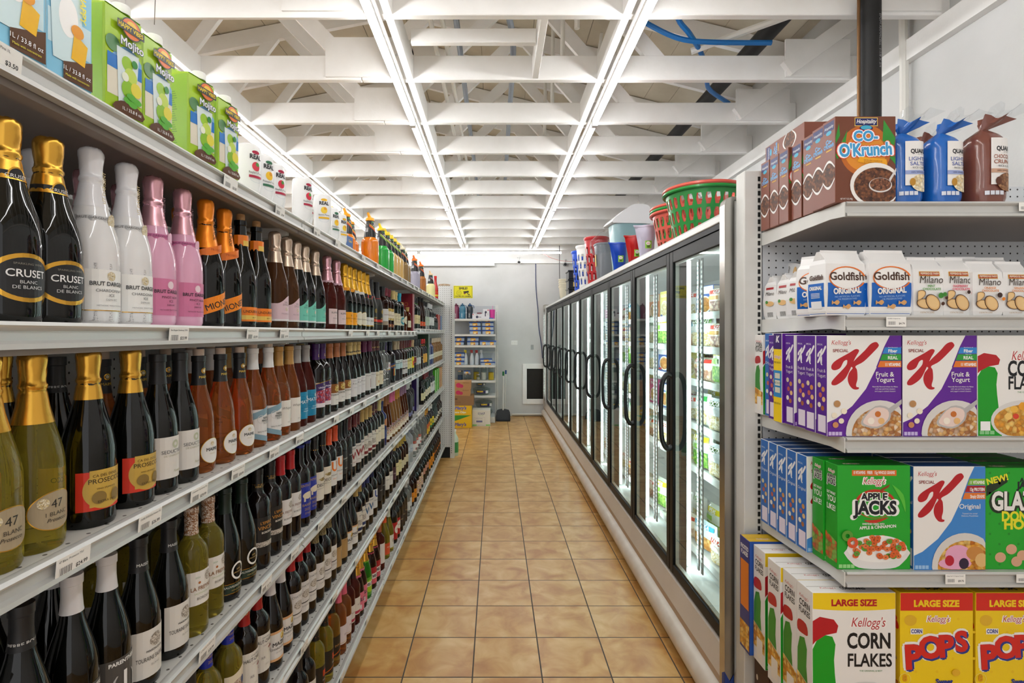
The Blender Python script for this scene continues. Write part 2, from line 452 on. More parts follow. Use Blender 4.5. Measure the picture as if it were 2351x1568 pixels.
for k in range(-4, 12):
    y = 2.379 + 0.61 * k; y2 = y + 0.038; mb = MB()
    mb.box(XW, RIDGE_X - 0.004, y, y2, CH, CH + 0.137, PAINTW, 0.003); mb.box(RIDGE_X, XR, y, y2, CH, CH + 0.137, PAINTW, 0.003)
    for a, b in (((RIDGE_X, RIDGE_Z - 0.07), (XR, roof_z(XR) - 0.07)), ((XW, roof_z(XW) - 0.07), (RIDGE_X, RIDGE_Z - 0.07))): beam(mb, a, b, y, y2, 0.12)
    for a, b in ((( -2.4, CH + .07), (-1.75, roof_z(-1.75) - .1)), ((-0.8, CH + .07), (-1.65, roof_z(-1.65) - .1)), ((-0.7, CH + .07), (0.15, roof_z(.15) - .1)),
                 ((0.95, CH + .07), (0.25, roof_z(.25) - .1)), ((-3.9, CH + .07), (-2.5, roof_z(-2.5) - .1))): beam(mb, a, b, y + .002, y2 - .002, 0.085)
    beam(mb, (1.62, CH + 0.05), (XR - 0.02, CH + 0.33), y - 0.036, y + 0.0, 0.085)
    mb.box(RIDGE_X - 0.2, RIDGE_X + 0.16, y - 0.013, y - 0.001, CH + 0.012, CH + 0.232, PAINTW); mb.box(1.62, 1.98, y - 0.013, y - 0.001, CH + 0.012, CH + 0.222, PAINTW)
    if k == -0: mb.box(-2.0, -0.62, y - 0.03, y - 0.014, CH - 0.03, CH - 0.005, PAINTW)
    struct('ceiling_beam', mb)
mb = MB(); mb.box(XR - 0.04, XR, YF, YB, CH - 0.1, CH, PAINTW); struct('trim_1', mb)              # ledger under the truss ends
mb = MB(); mb.box(XW, XR, YB - 0.05, YB, CH - 0.16, CH + 0.15, PAINTW)
mb.box(XW, -0.02, YB - 0.09, YB - 0.05, CH - 0.21, CH - 0.02, PAINTW); struct('trim_2', mb)       # header board on the back wall
# blocking boards between the trusses that carry the tube lights
TX = [-2.93, -1.735, -0.544, 0.651]
for i, x in enumerate(TX):
    mb = MB()
    for k in range(-4, 11):
        y = 2.379 + 0.61 * k + 0.038
        dx = 0.065 if i < 3 else -0.065
        mb.box(x + dx - 0.019, x + dx + 0.019, y + .001, y + 0.571, CH + 0.001, CH + 0.13, PAINTW, 0.002)
    mb.box(x - 0.03, x + 0.03, YF, 9.0, CH - 0.018, CH - 0.001, PAINTW)
    struct('trim_%d' % (3 + i), mb)
mb = MB(); mb.box(0.205, 0.24, 2.42, 2.985, CH + 0.005, CH + 0.13, PAINTW, 0.002); mb.box(-0.42, 0.2, 2.64, 2.675, CH + 0.02, CH + 0.09, PAINTW, 0.002); struct('trim_7', mb)

# ---------------------------------------------------------------- tube lights
LEDW = mat('led_tube', '#ffffff', 0.4, emit=TUBE_E)
HOUS = mat('lamp_housing', '#e6e6e4', 0.4)
def tube_light(L):
    """a batten of length L along +Y from its origin"""
    t = empty('tube_light'); m = MB()
    m.box(-0.017, 0.017, 0.0, L, -0.014, 0.0, HOUS); part('lamp_housing', m, t)
    part('lamp_tube', MB().tube([(0, .02, -.0305), (0, L - .02, -.0305)], .0145, LEDW, 10), t)
    for a in (0.0, L - .019): part('end_cap', MB().box(-0.017, 0.017, a, a + .019, -0.046, -0.0145, HOUS), t)
    return t
TL = tube_light(2.42)
runs = ['far row beyond the gondola', 'row above the gondola', 'aisle row on the shelf side', 'aisle row on the freezer side']
segs = [-1.35, 1.08, 3.51, 5.95]
for i, x in enumerate(TX):
    for j, y in enumerate(segs):
        if i == 0 and j > 2: continue
        place(TL, (x, y, CH - 0.0185), 0, 'white ceiling tube light, %s, %s of %s from the front' % (runs[i], ORD[j], 'three' if i == 0 else 'four'), 'ceiling light', 'ceiling tube lights')
place(TL, (1.13, 9.03, CH - 0.03), pi / 2, 'white tube light running across the aisle before the back wall', 'ceiling light', 'ceiling tube lights')
place(TL, (-1.31, 9.03, CH - 0.03), pi / 2, 'crosswise tube light before the back wall, half hidden by drink mixers', 'ceiling light', 'ceiling tube lights')

# ---------------------------------------------------------------- pipes and cables in the roof
FOAM = mat('pipe_insulation', '#1c1c1d', 0.6, bump=(50, 0.2)); BLUEC = mat('blue_conduit', '#0d6db8', 0.35); PVC = mat('white_pvc', '#e9e7e0', 0.35); GREYC = mat('grey_conduit', '#7f8791', 0.4)
def curve(pts, k=6):
    out = []; P = [pts[0]] + list(pts) + [pts[-1]]
    for i in range(1, len(P) - 2):
        for j in range(k):
            t = j / k; out.append(tuple(0.5 * (2 * P[i][a] + (P[i + 1][a] - P[i - 1][a]) * t + (2 * P[i - 1][a] - 5 * P[i][a] + 4 * P[i + 1][a] - P[i + 2][a]) * t * t + (3 * P[i][a] - P[i - 1][a] - 3 * P[i + 1][a] + P[i + 2][a]) * t ** 3) for a in range(3)))
    return out + [tuple(pts[-1])]
def pipe(name, pts, r, m, label, cat='pipe', n=8, k=6, group=None):
    return tag(obj(name, MB().tube(curve(pts, k) if k else pts, r, m, n)), label, cat, group)
P_ = empty('insulated_pipe', (1.645, 2.34, 1.97)); tag(P_, 'thick black insulated pipe rising from the freezer top into the roof', 'pipe')
part('pipe_riser', MB().tube([(0, 0, 0.02), (0, 0, .5), (0, 0, 1.1), (-.02, .02, 1.45)], 0.041, FOAM, 14), P_)
part('pipe_boot', MB().lathe([(0.07, 0.0), (0.065, .05), (0.05, .1), (0.0425, .13)], BLACKP, 14), P_)
part('copper_line', MB().tube([(-.058, -.01, 0.02), (-.058, -.01, 1.2)], 0.0065, mat('tarnished_copper', '#7a5a3c', 0.45, metal=0.7), 8), P_)
tg = MB(); A = Art(tg, lambda u, v, e: (0.0422 * sin(u / .0422 + .25), -0.0422 * cos(u / .0422 + .25) - e, v)); A.text('EPDM ARMACELL  1-1/8 X 3/4', 0, 0.8, 0.013, C('#9a9a9c'), rot=-pi / 2); part('print', tg, P_)
pipe('insulated_pipe', [(1.57, 2.45, 3.24), (1.57, 4, 3.24), (1.57, 6.5, 3.24), (1.57, 9.3, 3.24)], 0.05, FOAM, 'black insulated pipe lying lengthwise above the roof chords', n=12)
pipe('conduit', [(.72, 2.9, 3.26), (.823, 2.9, 3.19), (1.0, 2.9, 3.108), (1.19, 2.9, 3.088), (1.5, 2.9, 3.085)], 0.014, BLUEC, 'blue flexible conduit curving level towards the black pipe', 'conduit')
pipe('conduit', [(.93, 2.6, 3.32), (.96, 2.82, 3.2), (1.05, 2.88, 3.12), (1.15, 3.0, 3.095), (1.27, 3.2, 3.08), (1.36, 3.4, 3.065), (1.6, 3.66, 3.085)], 0.014, BLUEC, 'blue flexible conduit dropping between the first roof chords', 'conduit')
pipe('conduit', [(1.1, 3.0, 3.09), (1.45, 2.85, 3.16), (1.8, 2.7, 3.22), (1.97, 2.62, 3.2), (1.99, 2.6, 2.9), (1.99, 2.6, 2.2)], 0.019, PVC, 'white conduit bending down the wall behind the rice cakes', 'conduit')
for i, (x, m_, r) in enumerate(((-0.33, PVC, .013), (-0.27, PVC, .013), (-0.2, GREYC, .016))):
    pipe('conduit', [(x, 2.3, CH + .165 + i * .004), (x, 9.4, CH + .165 + i * .004)], r, m_, ['first', 'second', 'third, grey one,'][i] + ' of three straight conduits lying lengthwise on the roof chords', 'conduit', k=0, group=None)
pipe('conduit', [(0.05, 2.5, 3.35), (0.06, 2.75, 3.2), (0.1, 3.0, 3.1), (0.1, 4.0, 3.1), (0.1, 6, 3.1)], 0.017, GREYC, 'grey flexible conduit sagging beside the straight roof conduits', 'conduit')
for i in range(4):
    x, y = 0.42, 2.75 + i * 0.61
    d = empty('sprinkler_drop', (x, y, CH + 0.15)); tag(d, 'white vertical pipe drop above the aisle, ' + ['over the first roof bay', 'over the second roof bay', 'over the third roof bay', 'over the fourth roof bay'][i], 'pipe', 'roof pipe drops')
    part('pipe_stem', MB().tube([(0, 0, 0), (0.01, .01, 0.76)], 0.014, PVC, 8), d); part('coupling', MB().lathe([(0.018, .05), (0.019, .055), (0.019, .09), (0.018, .095)], PVC, 10), d)
for i in range(3):
    x, y = 1.02, 2.75 + i * 0.61
    d = empty('sprinkler_drop', (x - .28, y, CH + 0.15)); tag(d, 'slanted twin pipe beside the freezer-side tube lights, ' + ORD[i] + ' roof bay', 'pipe', 'roof pipe drops')
    part('pipe_stem', MB().tube([(0, 0, -.02), (0.1, .0, 0.66)], 0.012, PVC, 8), d); part('pipe_stem', MB().tube([(-.05, .0, -.02), (0.05, .0, 0.66)], 0.012, PVC, 8), d)
pipe('wire', [(-1.5, 2.36, 3.1), (-1.5, 2.35, 2.98), (-1.498, 2.34, 2.86)], 0.0016, C('#6b6558'), 'thin wire hanging from the first roof chord', 'wire', 6)
# ================================================================ drinks gondola on the side of the aisle
XL, XBK = -0.61, -1.03                     # shelf front and back panel
SEC = [-0.72, 0.485, 1.69, 2.9, 4.1, 5.31, 6.4]
LEV = {1: 1.866, 2: 1.521, 3: 1.196, 4: 0.859, 5: 0.53, 6: 0.166}
LNAME = {1: 'top shelf', 2: 'second shelf', 3: 'third shelf', 4: 'fourth shelf', 5: 'fifth shelf', 6: 'bottom shelf'}
def lev(k, y):
    return LEV[k] + (0.02 if k == 2 and y > 4.1 else 0.022 if k == 4 and y > 4.1 else 0)
g = empty('drinks_gondola', (XBK, 2.9, 0)); tag(g, 'long white pegboard shelving gondola holding the bottles along the aisle', 'shelving')
for i in range(6):
    part('back_panel', MB().box(-0.02, 0.0, SEC[i] - 2.9 + .004, SEC[i + 1] - 2.9 - .004, 0.14, 2.0, PEG_Y), g)
for i in range(7):
    y = SEC[i] - 2.9; m = MB().box(-0.03, 0.012, y - 0.016, y + 0.016, 0, 2.02, STEELW)
    for k in range(70): m.box(0.0115, 0.0123, y - .004, y + .004, 0.2 + k * .0254, 0.2 + k * .0254 + .014, SLOT)
    part('upright', m, g)
m = MB().box(0.014, XL - XBK - 0.06, -3.6, 3.49, 0.0, 0.118, C('#77736c')); part('base_plinth', m, g)
def lip_profile(h):                        # cross-section of the price rail in (x, z), front edge at x=0
    return [(-0.012, 0.0), (0.0, 0.0), (0.004, -0.005), (0.002, -0.008), (-0.004, -0.012), (-0.004, -h + 0.011), (0.003, -h + 0.007), (0.004, -h), (-0.012, -h)]
def shelf(y0, y1, depth, base):
    """a shelf running along +Y from 0, its front edge at x=0, its top at z=0"""
    L = y1 - y0; s = empty('gondola_shelf')
    m = MB(); m.box(-depth, -0.0125, 0.002, L - .002, -0.022, 0, DECK); part('deck', m, s)
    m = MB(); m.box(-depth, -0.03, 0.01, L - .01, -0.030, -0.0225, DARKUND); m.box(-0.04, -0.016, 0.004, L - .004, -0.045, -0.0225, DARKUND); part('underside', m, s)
    m = MB(); pr = lip_profile(0.036); m.extrude([(-u, v) for u, v in pr][::-1] if 0 else pr, lambda u, v, w: (u, w, v), 0.003, L - 0.003, ALU); part('price_rail', m, s)
    for y in (0.008, L - 0.008) if not base else ():
        m = MB(); m.extrude([(-depth, -.023), (-0.05, -.023), (-0.05, -.05), (-depth, -.11)], lambda u, v, w: (u, y + w, v), -0.003, 0.003, STEELW); part('bracket', m, s)
    return s
protoS = {}
for k in (1, 2, 3, 4, 5, 6):
    for i in range(6):
        L = round(SEC[i + 1] - SEC[i], 3)
        if (L, k == 6) not in protoS: protoS[(L, k == 6)] = shelf(0, L, XL - XBK - 0.016, k == 6)
        z = lev(k, SEC[i] + .1)
        place(protoS[(L, k == 6)], (XL, SEC[i], z), 0, 'white metal %s of the drinks gondola, %s section from the near end' % (LNAME[k], ORD[i]), 'shelf', 'drinks gondola shelves')
# pegboard wing at the far end of the gondola
w = empty('pegboard_wing', (-0.78, 6.43, 0)); tag(w, 'tall white pegboard end panel closing the far end of the drinks gondola', 'shelving')
part('panel', MB().box(-0.27, 0.23, 0.0, 0.012, 0.13, 2.075, PEG_X), w)
m = MB().box(0.232, 0.285, -0.012, 0.03, 0.0, 2.085, STEELW)
for k in range(78): m.box(0.244, 0.251, -0.0128, -0.0115, 0.06 + k * .0254, 0.06 + k * .0254 + .014, SLOT)
part('upright', m, w)
part('kick_panel', MB().box(-0.27, 0.23, 0.006, 0.012, 0, .128, SLOT), w)  # black sheet standing in for the shaded void below the panel

# ---------------------------------------------------------------- bottles
GL = {
 'dark': mat('dark_glass', '#070806', 0.035, spec=0.5), 'red': mat('red_wine_glass', '#0c0606', 0.04, spec=0.5), 'green': mat('green_glass', '#0a1a0c', 0.04, spec=0.5),
 'rose': mat('rose_wine', '#ff8f45', 0.015, trans=0.85, ior=1.28), 'pinkw': mat('dark_rose_wine', '#6a2a22', 0.03, trans=0.6, ior=1.2), 'white': mat('white_wine', '#efd84e', 0.015, trans=0.87, ior=1.3),
 'gold': mat('golden_wine', '#efb850', 0.02, trans=0.85, ior=1.2), 'clear': mat('clear_spirit', '#eef2f0', 0.02, trans=0.85, ior=1.18), 'amber': mat('amber_spirit', '#6b2f10', 0.03, trans=0.55, ior=1.2),
 'brown': mat('brown_spirit', '#2a120a', 0.04, trans=0.2, ior=1.3), 'blue': mat('blue_glass', '#1b2360', 0.08), 'wcoat': mat('white_coating', '#e9e9ea', 0.12, coat=0.6), 'pcoat': mat('pink_coating', '#e3aac6', 0.14, coat=0.6),
 'matte': mat('frosted_black', '#1b1e1a', 0.4), 'frost': mat('frosted_glass', '#cfd6dc', 0.35, trans=0.5, ior=1.2), 'lime': mat('bright_green_glass', '#2b7a1e', 0.06, trans=0.25, ior=1.3), 'tan': mat('tan_spirit', '#c08a50', 0.03, trans=0.6, ior=1.2),
 'smoke': mat('smoky_glass', '#4a4448', 0.05, trans=0.5, ior=1.2), 'dkamber': mat('dark_rose_amber', '#5a3a24', 0.03, trans=0.4, ior=1.2)}
FOIL = {'g': mat('gold_foil', '#d8a440', 0.26, metal=0.85), 'w': mat('white_foil', '#e6e6ea', 0.2, coat=0.4), 'p': mat('pink_foil', '#dfa9b4', 0.24, metal=0.7), 'o': mat('orange_foil', '#f08a1c', 0.28, metal=0.45),
        'c': mat('champagne_foil', '#d9c3ae', 0.25, metal=0.75), 'y': mat('yellow_foil', '#e0a92e', 0.26, metal=0.6)}
CORK = mat('cork', '#c49a6a', 0.8, noise=(90, '#8a6238', 0.7))
cells('grapes', 160, ['#6b1f4a', '#b02a3c', '#d9a0c0', '#5a2f7a', '#c43040']); cells('sketch', 420, ['#e6e0d8', '#bdb5aa', '#efe9e0', '#8f867a']); cells('gilt', 300, ['#b98a2c', '#e6cf70', '#8a5a1c', '#f0dc90'])
cells('floral', 230, ['#f2ead8', '#f2c21c', '#f2ead8', '#e58ab8', '#2a2522', '#f2ead8']); cells('medal', 260, ['#c08a2c', '#e9c94a', '#7a3a14', '#f4e6a0']); cells('scribble', 600, ['#f4f4f4', '#e0e0e4', '#f4f4f4', '#c4c6ca'])
cells('crest', 500, ['#b89a58', '#efe8d4', '#d8c48a', '#efe8d4']); cells('leafprint', 420, ['#f2ece2', '#a3692c', '#f2ece2', '#8a5420']); cells('lattice', 520, ['#2a2418', '#c8b47a', '#2a2418', '#8a7a4a'])
BODY = {
 'sp': (.042, [(0, .006), (.028, .004), (.039, 0), (.0415, .006), (.042, .014), (.042, .118), (.041, .138), (.038, .157), (.033, .177), (.0265, .201), (.021, .224), (.0178, .245), (.0158, .265), (.015, .285), (.017, .287), (.017, .300), (0, .302)]),
 'bx': (.0375, [(0, .008), (.022, .006), (.033, 0), (.0365, .004), (.0375, .012), (.0375, .186), (.0365, .198), (.0325, .210), (.0245, .221), (.0178, .230), (.0152, .240), (.0145, .252), (.0145, .285), (.0158, .286), (.0158, .300), (0, .302)]),
 'bu': (.040, [(0, .008), (.024, .006), (.036, 0), (.039, .004), (.040, .014), (.040, .128), (.039, .146), (.036, .163), (.0305, .184), (.0245, .204), (.0195, .223), (.0165, .242), (.015, .262), (.015, .284), (.0165, .285), (.0165, .298), (0, .3)]),
 'pw': (.041, [(0, .012), (.022, .010), (.034, 0), (.0385, .006), (.041, .022), (.0405, .05), (.0385, .085), (.0375, .115), (.0365, .14), (.033, .165), (.027, .19), (.0205, .213), (.0165, .235), (.015, .258), (.015, .285), (.0165, .286), (.0165, .298), (0, .3)]),
 'st': (.039, [(0, .006), (.03, .004), (.0365, 0), (.039, .006), (.039, .178), (.0375, .192), (.032, .203), (.022, .213), (.0165, .222), (.0150, .236), (.0150, .262), (.017, .263), (.017, .285), (0, .286)]),
 'tp': (.036, [(0, .006), (.027, .004), (.034, 0), (.036, .006), (.036, .105), (.034, .13), (.029, .165), (.022, .205), (.0165, .24), (.0145, .262), (.0145, .285), (.0165, .286), (.0165, .306), (0, .308)]),
 'fl': (.046, [(0, .006), (.034, .004), (.043, 0), (.046, .008), (.046, .11), (.043, .135), (.036, .156), (.026, .172), (.018, .183), (.0155, .195), (.0155, .205), (.018, .206), (.018, .226), (0, .227)]),
 'sh': (.031, [(0, .005), (.024, .003), (.0295, 0), (.031, .005), (.031, .120), (.0295, .132), (.024, .143), (.016, .153), (.013, .162), (.013, .178), (.0145, .179), (.0145, .196), (0, .197)]),
}
def rad(body, z):
    p = BODY[body][1]
    for (r0, z0), (r1, z1) in zip(p[2:], p[3:]):
        if z0 <= z <= z1 and z1 > z0: return r0 + (r1 - r0) * (z - z0) / (z1 - z0)
    return p[-2][0]
SQ = {'st4': 4.0}
PROD = {}
def inkf(c): return MATS[c] if c in MATS else FOIL[c] if c in FOIL else C(c)
def B(key, look, body, glass, cap, labels, name='wine_bottle', cat='bottle', sc=1.0, sq=None):
    PROD[key] = dict(look=look, body=body, glass=glass, cap=cap, labels=labels, name=name, cat=cat, sc=sc, sq=sq, root=None)
def build_bottle(p, key):
    R, prof = BODY[p['body']]; H = prof[-1][1]; seed = random.Random(key)
    n = 28
    root = obj(p['name'], MB().lathe(prof, GL[p['glass']], n, sq=p['sq']))
    cap = p['cap']
    if cap:
        colr, z0, style = cap; m = MB(); cm = inkf(colr)
        pts = [(r + .0007, z) for r, z in prof if z > z0 + .004 and r > 1e-5]; pts = [(rad(p['body'], z0) + .0007, z0)] + pts
        if style == 'f':                     # wired and wrapped cork, with crumpled foil over it
            pts = [q for q in pts if q[1] < .244]; e = .244
            pts += [(rad(p['body'], e) + .0008, e), (.0172, .2495), (.0188, .2535), (.0192, .257), (.0172, .2605), (.0170, .267), (.0174, .274), (.0180, .281), (.0187, .289), (.0193, .297), (.0190, .303), (.0172, .3075), (.0130, .3105), (.007, .3125), (0, .313)]
            m.lathe(pts, cm, 26)
            for i, (x, y, z) in enumerate(m.v):
                if z > .249 and (x or y):
                    k = 1 + seed.uniform(-.05, .04) * (1 if z > .262 else .5); m.v[i] = (x * k, y * k, z + seed.uniform(-.0012, .0012))
            part('foil_wrap', m, root)
        elif style == 'k':
            m.lathe([(.0115, H - .004), (.0118, H + .012), (.011, H + .0165), (0, H + .017)], CORK, 14); part('cork', m, root)
        elif style == 't':
            m.lathe([(.019, H + .0005), (.0195, H + .004), (.0195, H + .02), (.018, H + .023), (0, H + .0235)], cm, 18); part('stopper', m, root)
        elif style == 'v':                   # tall capsule with a pale cork above its rim
            pts = pts + [(prof[-2][0] + .0007, H + .0005), (.0125, H + .001)]; m.lathe(pts, cm, 20); part('capsule', m, root)
            part('stopper', MB().lathe([(.0135, H + .0014), (.0138, H + .016), (.0128, H + .0185), (0, H + .019)], [C('#cbb6a4'), C('#cbb6a4'), C('#2d5a62')], 16), root)
        else:
            pts = pts + [(prof[-2][0] + .0005, H + .0012), (0, H + .0015)]
            if style == 's':
                q = []
                for i in range(6):
                    zz = H - .034 + i * .0052; q += [(rad(p['body'], zz) + .0015, zz), (rad(p['body'], zz + .0026) + .0006, zz + .0026)]
                pts = [a for a in pts if a[1] < H - .035] + q + [(.0172, H), (.016, H + .0012), (0, H + .0015)]
            m.lathe(pts, cm, 20); part('capsule' if style == 'c' else 'screw_cap', m, root)
    A = None; pend = None
    for s in (p['labels'] or '').split(';'):
        t = s.split()
        if not t: continue
        if A is None or t[0] == 'N':
            if t[0] == 'N': r0 = rad(p['body'], float(t[1])) + .0009; nm = 'neck_label'
            else: r0 = R + .0002; nm = 'label'
            mb = MB(); A = Art(mb, (lambda r0: lambda u, v, e: ((r0 + e) * cos(u / r0), (r0 + e) * sin(u / r0), v))(r0), 0.0003); pend = (nm, mb)
            build_bottle.todo.append((nm, mb, root))
            if t[0] == 'N': continue
        f = [float(x) if x.replace('.', '', 1).replace('-', '', 1).isdigit() else x for x in t[1:]]
        if t[0] == 'r': A.patch(-f[0], f[0], f[1], f[2], inkf(f[3]))
        elif t[0] == 'q': A.patch(f[0], f[1], f[2], f[3], inkf(f[4]))
        elif t[0] == 'e': A.ell(f[0], f[1], f[2], f[3], inkf(f[4]), n=22)
        elif t[0] == 'o': A.ring(f[0], f[1], f[2], f[3], inkf(f[5]), asp=f[4])
        elif t[0] == 'u': A.ring(f[0], f[1], f[2], f[3], inkf(f[4]), a0=pi, a1=2 * pi)
        elif t[0] == 'w': A.patch(-f[0], f[0], f[1], (lambda f: lambda u: f[2] + (f[3] - f[2]) * (0.5 + 0.5 * sin(pi * max(-.5, min(.5, u / f[0] * .8)))))(f), inkf(f[4]), n=14)
        elif t[0] == 'b': A.patch(-f[0], f[0], (lambda f: lambda u: f[1] + f[3] * u)(f), (lambda f: lambda u: f[2] + f[3] * u)(f), inkf(f[4]), n=14)
        elif t[0] == 't':
            A.text(t[1].replace('_', ' '), f[1], f[2], f[3], inkf(f[4]), fat=f[5] if len(f) > 5 else 0, sh=f[6] if len(f) > 6 else 0, w=f[7] if len(f) > 7 else None)
        elif t[0] == 'd': A.text(t[1].replace('_', ' '), f[1], f[2], f[3], inkf(f[4]), fat=.01, rot=f[5])
        elif t[0] == 'x': A.text(t[1].replace('_', ' '), f[1], f[2], f[3], inkf(f[4]), al='l', rot=pi / 2, fat=.01)
    for nm, mb, rt in build_bottle.todo: part(nm, mb, rt)
    build_bottle.todo.clear()
    return root
build_bottle.todo = []
def product(key):
    p = PROD[key]
    if p['root'] is None: p['root'] = build_bottle(p, key)
    return p
K = '#1d1d1f'; CR = '#efe7d2'; WH = '#eceae6'
SPK = 'sparkling_wine_bottle'; SPI = 'spirit_bottle'
# second shelf
B('cru', 'black sparkling bottle with oval gold-ringed label', 'sp', 'dark', ('g', .215, 'f'), 'e 0 .066 .044 .037 g;e 0 .066 .0375 .0305 %s;t CRUSET 0 .067 .0115 #f2f2f2 .012 0 .05;t BLANC 0 .057 .005 #d8d8d8;t DE_BLANCS 0 .049 .0052 #d8d8d8;t SPARKLING_WINE 0 .085 .0032 #8a8478;N .222;r .04 .214 .228 %s;e 0 .221 .011 .014 g;e 0 .221 .0092 .0115 %s;t CRUSET 0 .218 .0055 #f0f0f0' % (K, K, K), SPK)
B('brw', 'white-coated sparkling bottle with white crested label', 'sp', 'wcoat', ('w', .205, 'f'), 'r .1 .004 .105 scribble;r .04 .022 .094 #f4f4f2;r .04 .022 .0235 g;e 0 .083 .0075 .008 crest;t BRUT_DARGENT 0 .066 .0072 #3a3a3c .02 0 .066;t CHARDONNAY 0 .055 .005 #55565a;t ICE 0 .047 .005 #55565a;t DEMI-SEC 0 .040 .0034 #77787c;t METHODE_TRADITIONNELLE 0 .030 .0026 #8a8b8f;N .180;r .09 .178 .188 #cfd0d2;e .012 .181 .011 .013 crest;t BRUT_DARGENT -.022 .1815 .0045 #4a4a4c;N .215;x BRUT_DARGENT .006 .202 .0065 #cbb98a', SPK)
B('brp', 'pink-coated sparkling bottle with pink crested label', 'sp', 'pcoat', ('p', .205, 'f'), 'r .041 .020 .096 #d47ba2;e 0 .083 .0075 .008 #f0d8e2;t BRUT_DARGENT 0 .066 .0072 #2b2530 .02 0 .066;t PINOT_NOIR 0 .055 .005 #3c2a36;t ICE 0 .047 .005 #3c2a36;t DEMI-SEC 0 .040 .0034 #3c2a36;t METHODE_TRADITIONNELLE 0 .030 .0026 #5c3a4c;N .180;r .09 .178 .188 #cf74a4;e .012 .181 .011 .013 #eab8d2;t BRUT_DARGENT -.022 .1815 .0045 #5a2a48;N .215;x BRUT_DARGENT .006 .202 .0065 #6a4450', SPK)
B('mio', 'black sparkling bottle with slanted orange band', 'sp', 'dark', ('o', .190, 'f'), 'b .062 .042 .079 .35 #f28a12;d MIONETTO .014 .054 .015 %s .34;N .176;b .07 .178 .198 .3 #ea7c28;t PROSECCO 0 .184 .0055 #b04818;N .215;x MIONETTO .004 .206 .0085 %s' % (K, K), SPK)
B('und', 'dark bottle with exposed cork and orange labels', 'sp', 'dark', (CR, .27, 'k'), 'r .05 .016 .056 #f08018;r .05 .021 .033 #e8c25c;t UNDURRAGA 0 .040 .0075 #5a3210 .01;t BRUT 0 .025 .004 #7a4a18;N .235;r .05 .214 .258 #f08018;r .012 .228 .243 #e8c25c', SPK)
B('vdp', 'amber sparkling bottle with wavy pink label', 'sp', 'dkamber', ('c', .210, 'f'), 'w .042 .028 .078 .104 #dfc3cb;r .042 .022 .028 #e9e6e6;t VAL .008 .079 .0065 #75656c;t D\'OCA .008 .071 .0065 #75656c;t PROSECCO .008 .043 .0055 #b59aa4;e .008 .06 .004 .006 crest', SPK)
B('vdg', 'dark sparkling bottle with wavy mint green label', 'sp', 'dark', ('c', .210, 'f'), 'w .042 .028 .078 .104 #74cdb8;r .042 .022 .028 #dfe6e4;t VAL .008 .079 .0065 #2f6a5e;t D\'OCA .008 .071 .0065 #2f6a5e;t PROSECCO .008 .043 .0055 #4aa08c;e .008 .06 .004 .006 crest', SPK)
B('ruf', 'dark pink sparkling bottle with square pale label', 'sp', 'pinkw', ('p', .205, 'f'), 'r .034 .022 .086 #e3cccd;t RUFFINO 0 .066 .008 #5a4a4c .01;t + 0 .053 .008 #5d7a6a;t PROSECCO 0 .044 .0045 #7c6668;N .2;r .06 .186 .206 #d9b3c4', SPK)
B('vcl', 'dark champagne bottle with bright orange label', 'sp', 'dark', ('y', .190, 'f'), 'r .042 .022 .082 #f3a30c;t VEUVE_CLICQUOT 0 .05 .0058 #6a4208 0 0 .075;t BRUT 0 .037 .004 #6a4208;e 0 .066 .004 .005 #b07808;N .186;r .06 .180 .198 #f0a010;e .01 .187 .009 .009 #5a3a14', SPK)
B('rnd', 'champagne bottle with round cream label', 'sp', 'dark', ('y', .195, 'f'), 'e 0 .056 .038 .036 g;e 0 .056 .0355 .0335 #e6e0cc;t Delamotte 0 .05 .007 #6a5e48;N .186;r .06 .180 .196 #dfe0de', SPK)
B('mot', 'champagne bottle with white label and red seal', 'sp', 'dark', ('y', .195, 'f'), 'r .04 .026 .068 #e2e2e0;r .04 .020 .026 g;t MOET 0 .046 .0085 #4a4a4c;N .178;b .07 .172 .19 -.25 %s;e .012 .178 .008 .012 #c8201c;b .07 .168 .171 -.25 g' % K, SPK)
B('rem', 'frosted black cognac bottle with red band', 'bu', 'matte', (K, .198, 'c'), 'r .05 .05 .066 #c21a18;t V.S.O.P .002 .054 .008 #d8a84a .02;t REMY .0 .070 .0085 #b99a48 .02;r .05 .038 .0395 #b99a48;e 0 .115 .012 .014 #8d7434;N .198;r .06 .196 .199 #c81e1c', SPI)
B('dwl', 'dark spirit bottle with tall white label', 'st', 'brown', (K, .225, 'c'), 'r .04 .06 .14 #d7d4d2;r .04 .035 .059 #9c8a78;t CALVADOS 0 .098 .008 #8c2a26', SPI)
B('cho', 'cognac bottle with maroon capsule and patterned label', 'st', 'brown', ('#6a1424', .235, 'c'), 'r .045 .07 .15 medal;r .045 .085 .13 #e2d6c0;t COURVOISIER 0 .1 .007 #7a2a1c 0 0 .07;r .045 .022 .045 #6a2e18;t XR 0 .028 .011 #e0b070 .02', SPI)
B('gnl', 'cognac bottle with pale gold capsule and cream label', 'st', 'dark', ('#cbb478', .225, 'c'), 'r .045 .04 .125 #dfd5b2;o 0 .085 .018 .03 1.1 crest;t Hennessy 0 .08 .008 #7a6a3a', SPI)
B('blu', 'cognac bottle with shiny turquoise capsule', 'st', 'dark', ('#1795b0', .225, 'c'), 'r .04 .04 .11 #d7dcc8;o 0 .075 .014 .027 1.1 #2a8a9a;t V.S 0 .07 .01 #2a6a7a', SPI)
B('whi', 'round-shouldered amber whiskey flask', 'fl', 'amber', ('#b99a58', .205, 's'), 'e 0 .085 .03 .032 #e2d8b8;t WHISKEY 0 .083 .006 #5a4a2c', SPI)
B('sml', 'small amber whiskey bottle with cream label', 'sh', 'amber', ('#b99a58', .17, 's'), 'r .028 .03 .085 #e0d8bc;t V.S 0 .055 .008 #6a5a34', SPI)
